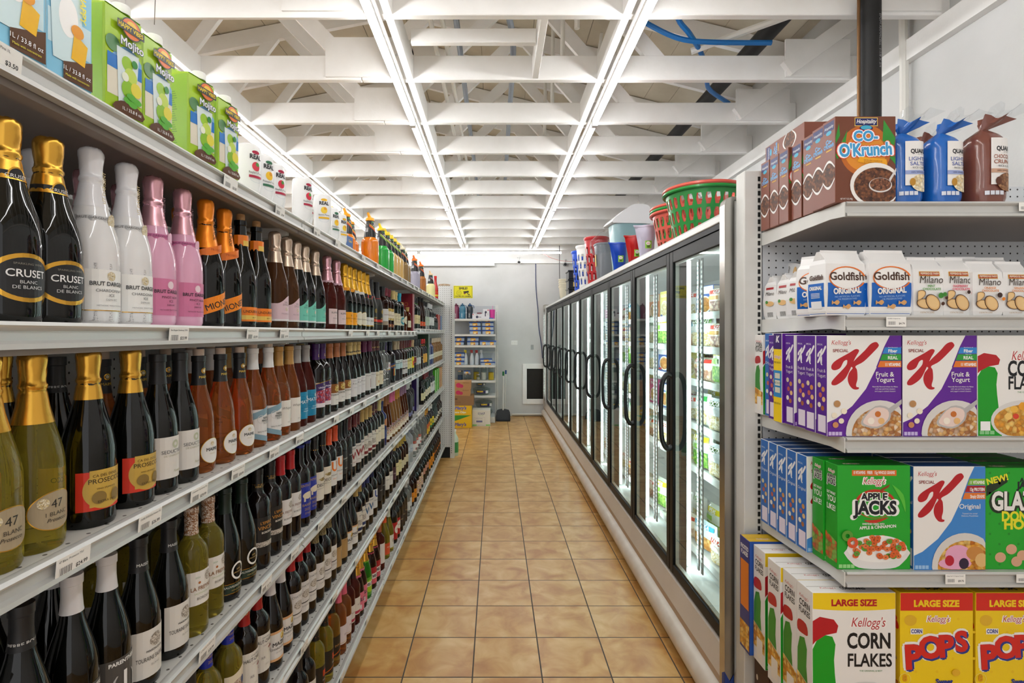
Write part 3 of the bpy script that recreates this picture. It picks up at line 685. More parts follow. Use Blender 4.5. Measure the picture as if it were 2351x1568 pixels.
B('crm', 'dark spirit bottle with tall cream label', 'st', 'dark', (K, .24, 'c'), 'r .04 .045 .125 #dccb98;t BOURBON 0 .085 .007 #6a4a24;N .232;r .05 .228 .232 #5ad02a', SPI)
B('orl', 'dark spirit bottle with vivid orange base label', 'tp', 'brown', (K, .27, 'c'), 'r .045 .03 .072 #d9542a;t XO 0 .045 .012 #f0c8a0', SPI)
B('pgr', 'pale green glass spirit bottle', 'st', 'clear', (K, .24, 'c'), 'r .04 .04 .13 #b9c8b4;t RUM 0 .09 .009 #4a6a4a', SPI)
B('wht', 'dark spirit bottle with white grey-lettered label', 'st', 'dark', ('#d8dadc', .235, 'c'), 'r .042 .045 .135 #e0e2e0;d TENNESSEE 0 .06 .008 #6a6c70 1.1;t No.7 0 .12 .009 #4a4c50', SPI)
B('flk', 'short black flat spirit bottle', 'fl', 'dark', (K, .2, 's'), 'r .03 .04 .1 #2a2c2a;t GIN 0 .06 .008 #8a8a72', SPI, sc=.86)
# third shelf
B('b47', 'pale green prosecco bottle with bronze oval label', 'sp', 'white', ('g', .198, 'f'), 'e .006 .062 .040 .031 g;e .006 .062 .0385 .0295 #a8987c;t 47 .006 .066 .0135 #2d2a26;t 1_BLANC .006 .054 .0065 #4a443a;t Prosecco .006 .045 .006 #3a342c 0 .3;e -.014 .076 .008 .008 crest', SPK)
B('pro', 'black prosecco bottle with red and gold label', 'sp', 'dark', ('g', .222, 'f'), 'r .046 .030 .098 #d8331c;e 0 .065 .036 .034 #c9a548;q -.026 .046 .036 .1 #c9a548;t CA_DEL_DOGE 0 .088 .0048 #3a2c14;t PROSECCO .002 .077 .0085 #2d2414;t VINO_SPUMANTE 0 .066 .003 #3a2c14;e -.012 .052 .011 .011 #8a7038;e .016 .052 .009 .011 #8a7038;t EXTRA_DRY 0 .043 .004 #3a2c14', SPK)
B('sed', 'dark burgundy bottle with square white label', 'bu', 'dark', (K, .236, 'c'), 'r .038 .032 .122 #dedbd6;o .006 .105 .004 .009 1.0 #b9bda4;t SEDUCTION .004 .086 .0078 #55565a;t DE_CHARDONNAY .004 .079 .0042 #a9a88f;t Famille .01 .044 .0055 #9a9468 0 .4')
B('mai', 'orange rose bottle with oval white label', 'pw', 'rose', (K, .225, 'v'), 'e 0 .056 .031 .033 g;e 0 .056 .0295 .0315 #e8e6e2;e 0 .074 .006 .006 crest;t MAIME 0 .056 .0085 #2d2d30 .02;t PRIVEE 0 .047 .004 #c8bfa0;N .255;o 0 .262 .005 .0072 1 g;e 0 .262 .004 .004 crest;t MAIME .0 .243 .0062 #d9b64a .02')
B('ner', 'rose bottle with slanted blue-grey label', 'bu', 'rose', ('#e4e4e4', .236, 'v'), 'r .042 .03 .115 #e2e0dd;b .042 .096 .116 .3 #7f9fae;b .042 .018 .034 -.3 #7f9fae;o -.012 .085 .011 .0125 1 #d3d0cc;t NERELLO .012 .085 .0062 #2d2d30 .02;t MASCALESE .012 .077 .0062 #2d2d30 .02;t ROSATO .012 .069 .0062 #77777a;t TENUTE_ORESTIADI 0 .045 .004 #4a4a4c')
B('whs', 'deep rose bottle with white script label', 'bu', 'rose', ('#b58a48', .236, 's'), 'r .04 .03 .118 #e9e5dd;t Whispering 0 .088 .0088 #6a625a 0 .35;e .016 .05 .003 .006 #c8a868;t ROSE 0 .042 .004 #a0988c')
B('mat', 'dark pink wine bottle with teal blue label', 'bu', 'pinkw', ('#9c9a98', .236, 's'), 'r .043 .028 .128 #1284ae;o -.014 .085 .016 .018 1 #0f7099;o -.014 .085 .026 .028 1 #0f7099;t MATUA .004 .085 .0125 #eef4f6 .01;e .01 .107 .004 .007 #cfe0e6;t PINOT_NOIR .012 .062 .0044 #e0eef4;t MARLBOROUGH .012 .054 .0044 #e0eef4')
B('lin', 'dark bottle with purple neck and berry label', 'bx', 'red', ('#3c1458', .238, 's'), 'r .043 .045 .145 #e7e0e6;r .043 .062 .115 grapes;b .043 .118 .150 .22 #3a2060;b .043 .148 .150 .22 g;t LINGANORE 0 .122 .007 #eee6f6 .02 0 .06;t L 0 .135 .012 #e8d8a0;N .255;t L 0 .250 .012 #d8b868')
B('mon', 'pinot bottle with brown-gold horse label', 'bu', 'red', ('#a8683c', .236, 's'), 'r .042 .03 .082 #e6e3de;r .042 .082 .122 #8a5420;e .004 .102 .02 .016 medal;t MONTINORE 0 .07 .0082 #3a3026 .01 0 .07;t PINOT_NOIR .004 .05 .0035 #77777a')
B('abe', 'dark bottle with beige screw cap and white label', 'bu', 'red', ('#c6ac6c', .236, 's'), 'r .042 .028 .118 #e2e0e2;t PINOT_NOIR 0 .104 .0045 #7a74a0;t A_to_Z 0 .088 .0105 #5c5c60;t OREGON 0 .07 .005 #a8a8b0;N .25;r .04 .247 .254 %s' % K)
B('wlm', 'dark bottle with plum capsule and tall white label', 'bu', 'red', ('#5a1440', .24, 'c'), 'r .04 .025 .12 #dcdad8;q .01 .024 .04 .09 #7a1a2c;t WILLAMETTE 0 .105 .006 #4a4a4c 0 0 .06')
B('mer', 'dark bottle with maroon gold-banded capsule, cream label', 'bu', 'red', ('#4a1a1c', .24, 'c'), 'r .042 .03 .115 #e3d9be;t MEIOMI 0 .09 .009 #7a5a34;e .01 .055 .006 .009 #c88a2c;N .258;r .05 .256 .264 #b99a4a')
B('gin', 'clear spirit bottle with white script emblem', 'st', 'clear', (K, .235, 'c'), 'o 0 .1 .012 .015 1.3 #f0f0f0;o .012 .1 .008 .011 1.3 #f0f0f0;q -.02 .02 .045 .05 #e8e8e8', SPI)
B('prp', 'clear bottle with purple and yellow cap', 'st', 'smoke', ('#31194e', .222, 's'), 'r .043 .108 .152 #d8d4d8;r .043 .1 .107 #cfae2a;r .043 .094 .1 #4a2a6a;t GO .006 .122 .016 #9a2430 .03;N .232;r .05 .226 .232 #d8b42a', SPI)
B('ama', 'dark liqueur bottle with slanted blue label', 'st', 'red', ('#14182c', .225, 's'), 'b .042 .105 .14 .2 #182c5c;d AMARO 0 .114 .014 #e8a41c .2;q -.012 .016 .05 .1 #d9542a;q -.004 .01 .05 .1 #6aa84a;q .004 .02 .05 .1 #e0e4e0', SPI)
B('cir', 'clear vodka bottle with small white label', 'st', 'smoke', ('#a8987c', .225, 'c'), 'r .03 .085 .125 #b4d2d6;q -.03 .03 .128 .15 #d7e4e4;t CIR 0 .132 .012 %s .02' % K, SPI)
B('del', 'brown bourbon bottle with white label pair', 'st', 'brown', ('#5a1c14', .225, 'c'), 'r .04 .075 .14 #d6d3d0;r .04 .03 .066 #c9c6c4;t Bourbon 0 .118 .01 #8a2a34 0 .2;t STRAIGHT 0 .095 .006 #55555a', SPI)
B('jmp', 'green whiskey bottle with pale yellow label', 'st', 'green', ('#5a1420', .225, 'c'), 'r .043 .055 .14 #dcd08c;t JAMESON 0 .115 .0095 #3a3a2c .02 0 .07;t IRISH 0 .09 .006 #7a3a24;N .222;r .05 .216 .224 #2a8a3a', SPI)
B('jyl', 'green bottle with bright yellow red-lettered label', 'st', 'green', ('#7a1420', .225, 'c'), 'r .043 .05 .145 #e6d428;q -.012 .012 .07 .11 #c0342a;N .222;r .05 .214 .226 #3ca03a', SPI)
B('rwl', 'pale bottle with dark red striped label', 'st', 'smoke', ('#c6a67c', .225, 'c'), 'r .04 .09 .13 #7a1a20;r .04 .085 .089 #d8b868;r .04 .133 .14 #c8b8a8', SPI)
B('clr', 'plain clear glass spirit bottle', 'st', 'clear', (K, .225, 'c'), 'r .035 .06 .12 #cfd6d4;t VODKA 0 .09 .007 #6a7a8a', SPI)
B('drk', 'dark brown bottle with thin gold band', 'st', 'brown', ('#1a1a1a', .225, 'c'), 'r .043 .118 .122 #c8a858;t RESERVE 0 .09 .006 #c8a858', SPI)
B('yel', 'bottle with red cap and amber yellow label', 'st', 'smoke', ('#c21c20', .24, 's'), 'r .043 .05 .14 #dfa43a;q -.008 .02 .07 .12 #e6b85a;N .225;r .05 .21 .228 #d88a1c', SPI)
B('bwl', 'blue-black bottle with white label', 'st', 'blue', ('#2a2a34', .235, 'c'), 'r .04 .06 .11 #ccd2d6;t GIN 0 .08 .01 #3a4a6a', SPI)
B('flc', 'small clear-shouldered brown spirit bottle', 'st', 'tan', ('#cbb8a0', .235, 's'), 'r .04 .06 .12 #cfc2a0;t RYE 0 .085 .008 #5a4a34', SPI)
# fourth shelf
B('pbk', 'black-capsuled bottle with lettered neck', 'bu', 'dark', (K, .232, 'c'), 'r .04 .03 .11 #dedbd5;t TOURAINE 0 .07 .009 #4a4a4c 0 0 .066;N .25;t PIERRE_BOURREE 0 .240 .0058 #c9c9c6 .02;t DEPUIS_1864 0 .231 .0036 #a9a9a6')
B('par', 'white-capsuled dark bottle with grey label', 'bu', 'dark', ('#d9d7d8', .236, 'c'), 'r .045 .018 .112 #4c4a48;t PARENTHESE .0 .100 .0072 #eeeeec .03;q -.0035 .0035 .035 .085 #eeeeec;t ( -.02 .045 .036 #b9b8b6;t ) .02 .045 .036 #b9b8b6')
B('tou', 'dark bottle with black capsule and cream crest label', 'bu', 'dark', (K, .232, 'c'), 'r .042 .022 .118 #dfdcd6;e .006 .094 .014 .014 sketch;t MAISON_D\'OR .004 .073 .0042 #4a4a4c .02;t TOURAINE_SAUVIGNON .004 .056 .0088 #333335 0 0 .074;t BLANC .004 .044 .0045 #9a9a96;N .25;t MAISON 0 .244 .006 #c9c9c6 .02;t PIERRE 0 .234 .005 #c9c9c6 .02')
B('laf', 'pale yellow wine bottle with leaf-patterned capsule', 'bx', 'white', ('leafprint', .238, 'c'), 'r .042 .075 .155 #e6e3dd;e .014 .138 .012 .012 sketch;e -.012 .128 .003 .003 #a8622c;t 2024 -.016 .139 .004 #8aa888;t LA_FREYNELLE .004 .110 .0095 #8a5a34 .01 0 .07;t SAUVIGNON_BLANC .002 .101 .004 #a8b88a;t BORDEAUX .004 .088 .006 #55504a')
B('kim', 'dark green bottle with white ring and band label', 'bu', 'dark', ('#14241a', .232, 's'), 'r .06 .020 .046 #1d3326;r .06 .046 .0472 g;r .06 .020 .0212 g;t SAUVIGNON_BLANC .0 .036 .006 #d8dcd2 .01;t MARLBOROUGH 0 .027 .0038 #b59a58;o 0 .078 .016 .0205 1.15 #ecebe6;t KIM 0 .08 .005 #c8a868;t CRAWFORD 0 .073 .0038 #c8a868')
B('leo', 'black-labelled bordeaux bottle with gold lettering', 'bx', 'red', ('#161514', .236, 'c'), 'r .043 .045 .16 #1b1a1a;t L\'EPERON .002 .138 .0085 #c88a3a .01;t VINCENT .002 .122 .011 #c88a3a .01;t BORDEAUX .002 .11 .006 #e6e2da .02;r .043 .07 .085 sketch;N .262;r .045 .242 .2435 g;r .045 .256 .2575 g;t VINCENT 0 .247 .007 #c8a050')
B('lar', 'red capsule wine bottle with white chateau label', 'bx', 'red', ('#b0181c', .236, 'c'), 'r .038 .07 .155 #e1dedb;e .01 .135 .012 .012 sketch;t LA_FREYNELLE .002 .108 .009 #8a6a5c .01 0 .066;t ROUGE .002 .099 .004 #c89a9a;t BORDEAUX .002 .086 .006 #6a6a6c')
B('cen', 'wine bottle with royal blue label and white animal', 'bx', 'red', ('#1c2c8c', .285, 'c'), 'r .044 .035 .165 #20309a;t CENTA_LUNA 0 .15 .009 #b99a58 .01;r .044 .095 .135 #20309a;e 0 .117 .024 .013 #e3d7be;q -.02 -.013 .095 .112 #e3d7be;q .012 .019 .095 .112 #e3d7be;t BARBERA .0 .078 .009 #b99a58;t 2022 -.006 .062 .009 #b99a58;t D\'ALBA 0 .048 .007 #b99a58')
B('dec', 'wine bottle with cream duck-picture label', 'bx', 'red', ('#1f1d1a', .246, 'c'), 'r .042 .045 .16 #e2dbcb;e .002 .128 .018 .007 #8a7238;e .017 .138 .004 .006 #5a6a3a;e -.014 .13 .008 .003 #b9a878;t DECOY 0 .1 .0125 #3c3a36 .01;t CABERNET_SAUVIGNON 0 .09 .004 #8a8478 0 0 .066;N .25;r .04 .246 .249 g')
B('uor', 'wine bottle with orange letter on white label', 'bx', 'red', ('#cf4c1e', .232, 's'), 'r .042 .055 .165 #e3e2df;u 0 .135 .010 .018 #e6761c;q -.018 -.010 .135 .160 #e6761c;q .010 .018 .135 .160 #e6761c;t UNDURRAGA 0 .098 .006 #4a4a4c 0 0 .06;t PINOT 0 .082 .006 #e08a5c')
B('csb', 'all-black labelled bottle with small white lettering', 'bx', 'red', ('#161617', .22, 'c'), 'r .044 .06 .17 #1e1d1e;t CARMENERE .008 .13 .006 #d9d9d6 .01 0 .05;t RESERVA .008 .12 .004 #a9a9a6;t Casillero .008 .085 .006 #d9d9d6')
B('wod', 'wine bottle with large red letter, maroon capsule', 'bx', 'red', ('#5c161a', .236, 'c'), 'r .042 .055 .155 #e0ddda;t WOODBRIDGE 0 .14 .007 #4a4a4c .01 0 .066;t W .004 .09 .036 #8a1a20 .03;t CABERNET 0 .072 .005 #a05a5a;N .245;r .04 .244 .247 #b99a4a')
B('cas', 'gold-capped wine bottle with castle and red stripe', 'bx', 'red', ('#b79a58', .236, 's'), 'r .042 .05 .16 #dedad0;e .012 .156 .009 .01 #5a2a2c;r .042 .088 .115 sketch;r .042 .06 .076 #7a1a20;t RAVENS 0 .135 .007 #4a4a4c')
B('cb4', 'wine bottle with maroon gold-striped capsule, ivory label', 'bx', 'red', ('#4a161a', .236, 'c'), 'r .042 .06 .15 #e2dac4;t MERLOT 0 .12 .008 #5a4a3c;N .25;r .045 .25 .258 #b99a4a')
B('vwl', 'wine bottle with pale yellow cap and ivory label', 'bx', 'red', ('#c9bd7c', .236, 's'), 'r .042 .06 .15 #e0d6bc;t MONDAVI 0 .12 .009 #5a4a3c')
B('bgn', 'deep blue gin bottle with round copper seal', 'st', 'blue', ('#c49a7c', .255, 't'), 'e .004 .15 .02 .024 #b8784a;r .04 .05 .1 #23306c', SPI)
B('ryo', 'amber bottle with cream floral label, brown cap', 'tp', 'amber', ('#8a5220', .24, 's'), 'r .042 .02 .1 floral;r .042 .02 .045 #ece4d0;d RYO 0 .08 .018 #2a2622 .2', SPI)
B('ryp', 'clear bottle with cream floral label, pink cap', 'tp', 'tan', ('#d0608c', .24, 's'), 'r .042 .02 .1 floral;r .042 .02 .045 #ece4d0;d JIN 0 .08 .018 #2a2622 .2', SPI)
B('ryg', 'tan bottle with cream floral label, ochre cap', 'tp', 'tan', ('#b4801c', .24, 's'), 'r .042 .02 .1 floral;r .042 .02 .045 #ece4d0;d RUM 0 .08 .018 #2a2622 .2', SPI)
B('ryb', 'brown bottle with cream floral label, mauve cap', 'tp', 'amber', ('#8a6484', .24, 's'), 'r .042 .02 .1 floral;r .042 .02 .045 #ece4d0;d GIN 0 .08 .018 #2a2622 .2', SPI)
B('pvo', 'tall violet-tinted clear vodka bottle', 'st', 'smoke', ('#cfd2d6', .24, 'c'), 'r .04 .03 .06 #6a6a9a', SPI, sc=1.06)
B('cr2', 'small dark bottle with pale yellow label', 'st', 'dark', (K, .225, 'c'), 'r .042 .05 .14 #dcd6a8;t RUM 0 .1 .01 #4a4a3c', SPI, sc=.8)
B('rcp', 'dark green bottle with maroon capsule', 'st', 'green', ('#7a1a24', .225, 'c'), 'r .042 .05 .12 #e0d9bc;t GIN 0 .08 .01 #4a4a3c', SPI)
B('wh2', 'black bottle with torn-edged white label', 'st', 'dark', (K, .225, 'c'), 'r .042 .04 .15 #dfe0dc;e .01 .12 .012 .02 #2a2c2c', SPI)
# fifth shelf
B('gol', 'golden wine bottle partly below the frame edge', 'bx', 'gold', (K, .238, 'c'), 'r .04 .07 .14 #e6dfcc')
B('est', 'yellow wine bottle with blue neck foil', 'bx', 'white', ('#1c30a8', .238, 'c'), 'w .042 .05 .16 .175 #e6dcc4;e 0 .12 .03 .025 leafprint;e .012 .135 .006 .012 #2c4a7c;N .26;t Estandon 0 .262 .009 #b99a58 0 .4;t 2024 0 .248 .007 #b99a58')
B('hau', 'red wine bottle with white label and maroon stars', 'bx', 'red', ('#a81c1c', .236, 'c'), 'r .042 .05 .165 #e0ddd6;t CHATEAU .0 .152 .005 #6a6a6c;t HAUT-CHAPELLE .002 .138 .0105 #3c3a3a .01 0 .076;t LALANDE .0 .128 .004 #a88a8a;t * .014 .095 .028 #8a2a30 .05;t * .02 .085 .02 #8a2a30 .05;t RR -.012 .09 .008 #8a8a8c;t 2022 .0 .07 .005 #a8a29a;N .262;t O_O 0 .268 .012 #d8b06a')
B('maz', 'red wine bottle with white capsule and lion label', 'bu', 'red', ('#d5d2d4', .236, 'c'), 'r .042 .03 .125 #e2dfdc;r .042 .117 .125 #dba878;r .042 .03 .038 #dba878;e .01 .105 .010 .012 medal;t MAZET .0 .078 .0125 #2d2d30 .02;t CHARDONNAY .0 .066 .007 #55555a;t VIN_DE_FRANCE 0 .055 .0035 #8a8a8c')
B('cht', 'red-capsuled claret bottle with engraved label', 'bx', 'red', ('#a8181c', .236, 'c'), 'r .042 .05 .165 #dbd8d6;r .042 .085 .0885 %s;e .002 .118 .02 .015 sketch;t CHATEAU 0 .145 .008 #5c5a5c 0 0 .06;t BORDEAUX 0 .072 .005 #8a888a' % K)
B('ch2', 'claret bottle with spotted capsule', 'bx', 'red', ('lattice', .236, 'c'), 'r .042 .055 .16 #dcd9d6;r .042 .09 .0935 %s;e -.006 .125 .016 .016 sketch;q .018 .026 .095 .13 #a02a34;t CONTADO 0 .075 .006 #8a888a;N .245;r .045 .236 .246 #e0dcd2' % K)
B('brn', 'sloped dark bottle with kraft brown label', 'bu', 'red', (K, .236, 'c'), 'r .038 .03 .12 #b08c58;q .006 .0085 .05 .1 #2a2418;t PINOT_NOIR 0 .112 .004 #5a4424')
B('mpn', 'sloped dark bottle with white gold-crested label', 'bu', 'red', (K, .236, 'c'), 'r .042 .03 .122 #e2dfdc;r .042 .115 .122 #dba878;e .01 .102 .010 .012 medal;t MAZET .0 .076 .0125 #2d2d30 .02;t PINOT_NOIR .0 .064 .006 #55555a')
B('cs2', 'gold-capped wine bottle with castle and blue stripe', 'bx', 'red', ('#b79a58', .236, 's'), 'r .042 .05 .16 #dedad0;e .012 .156 .009 .01 #1c2c5a;r .042 .088 .115 sketch;r .042 .06 .076 #1c2c5a;t RAVENS 0 .135 .007 #4a4a4c')
B('wbl', 'wine bottle with large blue letter, blue capsule', 'bx', 'red', ('#232c66', .236, 'c'), 'r .042 .055 .155 #e0ddda;t WOODBRIDGE 0 .14 .007 #4a4a4c .01 0 .066;t W .004 .09 .036 #2a5a88 .03')
B('ubl', 'wine bottle with round blue letter on white label', 'bx', 'red', ('#1c2250', .236, 's'), 'r .042 .055 .165 #e0e0e0;u 0 .135 .010 .018 #1f3a9a;q -.018 -.010 .135 .160 #1f3a9a;q .010 .018 .135 .160 #1f3a9a;t UNDURRAGA 0 .098 .006 #4a4a4c 0 0 .06')
B('dk5', 'plain black-labelled red wine bottle', 'bx', 'red', ('#161617', .236, 'c'), 'r .044 .06 .16 #211d1e;t MALBEC 0 .12 .007 #c9c9c6')
B('wl5', 'red wine bottle with plain white label', 'bx', 'red', ('#1a1a1a', .236, 'c'), 'r .042 .06 .15 #dcd8d0;t MERLOT 0 .12 .008 #4a4a4c')
B('mr5', 'red wine bottle with deep purple label', 'bx', 'red', ('#2a1428', .236, 'c'), 'r .042 .06 .15 #43202f;t SYRAH 0 .1 .008 #c8a8a8')
B('yl5', 'red wine bottle with straw yellow label', 'bx', 'red', ('#b79a58', .236, 'c'), 'r .042 .06 .15 #d9cf9c;t CHIANTI 0 .12 .008 #5a4a24')
B('bc5', 'dark bottle with tall mustard cap', 'bx', 'brown', ('#b0942c', .225, 'c'), 'r .042 .06 .12 #cfc8a8', SPI)
B('frv', 'large frosted clear vodka bottle with blue cap', 'st', 'frost', ('#1d4c9a', .235, 's'), 'r .03 .08 .14 #c4cfdc;t VODKA 0 .1 .01 #2a4a9a', SPI, sc=1.1)
B('rdv', 'clear vodka bottle with red and white label', 'st', 'clear', ('#b6b9bc', .235, 's'), 'r .042 .05 .115 #e6e4e4;r .042 .118 .14 #b5402c;q -.008 .008 .06 .08 #9a1c20;t VODKA 0 .124 .01 #f0e8e4', SPI)
B('clv', 'tall unlabelled clear vodka bottle', 'st', 'clear', ('#c8c8c8', .235, 's'), 'r .04 .04 .06 #a89c94', SPI, sc=1.06)
B('jag', 'dark bottle with yellow sunburst label', 'st', 'dark', ('#c88a1c', .235, 's'), 'r .043 .04 .14 #e0b81c;t * 0 .07 .07 #d0541c .08;N .225;r .05 .21 .226 #d0821c', SPI)
B('yl6', 'bottle with yellow and green island rum label', 'st', 'smoke', ('#e6e6e2', .235, 's'), 'r .043 .05 .15 #dfc820;r .043 .05 .075 #2f7a4a;t RUM 0 .1 .018 #2a5a3a .03', SPI)
B('gr6', 'dark green liqueur bottle with cream shoulder label', 'tp', 'green', (K, .25, 'c'), 'r .04 .05 .1 #d8d2b8;t HERBAL 0 .07 .008 #5a4a2c', SPI)
B('df6', 'brown bottle with small black and white label', 'st', 'brown', (K, .235, 'c'), 'r .04 .06 .12 #cdc9bf;q -.01 .01 .07 .1 #2a2a2a', SPI)
# bottom shelf
B('dk6', 'red wine bottle at the bottom frame edge', 'bx', 'red', (K, .236, 'c'), 'r .042 .05 .15 #dcd8d0;N .25;r .05 .246 .249 #7a2a2a')
B('yw6', 'pale yellow wine bottle with black label', 'bx', 'white', ('#171512', .236, 'c'), 'r .044 .035 .135 #1c1a18;q .0 .03 .09 .115 #c8401c;b .044 .055 .059 .3 #c8641c;t PASO .012 .072 .008 #e0d8c8;N .255;r .05 .25 .252 #c8641c')
B('ow6', 'amber wine bottle with black and rust label', 'bx', 'gold', ('#171512', .236, 'c'), 'r .044 .045 .135 #1c1814;b .044 .06 .066 .3 #b0541c;t DOLCE 0 .09 .009 #d8a46a;N .255;r .05 .25 .252 #c8641c')
B('rp6', 'rose wine bottle with pink capsule', 'bx', 'rose', ('#d9647c', .236, 'c'), 'r .042 .05 .135 #e0d6dc;t PINK .006 .085 .01 #8a6a7a;r .042 .056 .058 #c8a868')
B('rw6', 'dark rose bottle with white and crimson label', 'bx', 'pinkw', ('#2a1a1c', .236, 'c'), 'r .042 .055 .14 #dfd9d4;r .042 .06 .074 #b02a48;t ROSE 0 .1 .008 #8a6a6c')
B('wpk', 'pink sparkling grape bottle with gold foil', 'sp', 'brown', ('g', .21, 'f'), 'r .05 .03 .125 #dd6f8a;t WELCH\'S 0 .08 .017 #20243c .04;q -.03 -.006 .04 .062 #e6dfe6;N .2;r .07 .178 .21 #de6e8c', SPK)
B('wgr', 'bright green sparkling grape bottle with gold foil', 'sp', 'lime', ('g', .205, 'f'), 'r .05 .02 .118 #4c9a24;e 0 .07 .035 .034 #a5c82c;q -.034 .034 .068 .094 #f0f0ea;t WELCH\'S 0 .073 .016 #20243c .04 0 .06;N .2;r .07 .178 .205 #74b428;e .01 .18 .012 .014 #a4d030', SPK)
B('wrd', 'red sparkling grape bottle with gold foil', 'sp', 'brown', ('g', .21, 'f'), 'r .05 .03 .125 #d05468;r .05 .085 .125 #b01c2c;q -.03 .03 .06 .09 #f0e6e6;t WELCH\'S 0 .067 .016 #20243c .04 0 .056;N .2;r .07 .178 .205 #b8405c', SPK)
B('rs6', 'brick rose wine bottle with large white label', 'bx', 'pinkw', ('#a8583c', .238, 'c'), 'r .036 .045 .17 #e0dad8;q .016 .034 .06 .13 #b8404c')
B('gor6', 'pale green wine bottle with orange-red label', 'bu', 'white', ('#e0541c', .236, 's'), 'r .034 .03 .105 #d4502c;t Aperol 0 .075 .01 #f0e0d0 0 .3')
B('wg6', 'yellow-green wine bottle with white label', 'bu', 'white', ('#cfd0c0', .236, 's'), 'r .042 .03 .115 #e2e0d6;e 0 .075 .012 .014 sketch')
B('rr6', 'dark bottle with red white and black label', 'bx', 'red', (K, .236, 'c'), 'r .042 .03 .15 #b01c20;e 0 .1 .024 .03 #e6e2dc;t RED 0 .095 .01 #b01c20')
B('db6', 'dark bottle with black label near the base', 'bx', 'red', (K, .236, 'c'), 'r .042 .04 .13 #2a1f1c;t PORT 0 .09 .01 #c8b080')
B('cl6', 'clear glass bottle low on the shelf', 'st', 'clear', ('#c8c8c8', .235, 's'), 'r .04 .05 .12 #cdd4d6', SPI)
B('or6', 'brown bottle with orange label', 'st', 'brown', (K, .235, 's'), 'r .043 .04 .12 #d8861c;t ORANGE 0 .08 .01 #4a2a0c', SPI)
B('dc6', 'dark liqueur bottle with patterned yellow label', 'st', 'dark', (K, .235, 's'), 'r .043 .03 .15 floral', SPI)
B('db7', 'black bottle with pink shoulder label', 'st', 'dark', (K, .235, 's'), 'r .042 .09 .15 #b98474', SPI)
B('oj6', 'dark bottle with large orange stag label', 'st', 'dark', (K, .235, 's'), 'r .044 .03 .13 #d88414;o 0 .08 .012 .015 1 #4a2a0c', SPI)
B('dm6', 'dark brown bottle with slanted orange stripe', 'st', 'brown', (K, .235, 's'), 'b .044 .09 .105 .6 #c8641c;r .03 .03 .06 #3a2a1c', SPI)
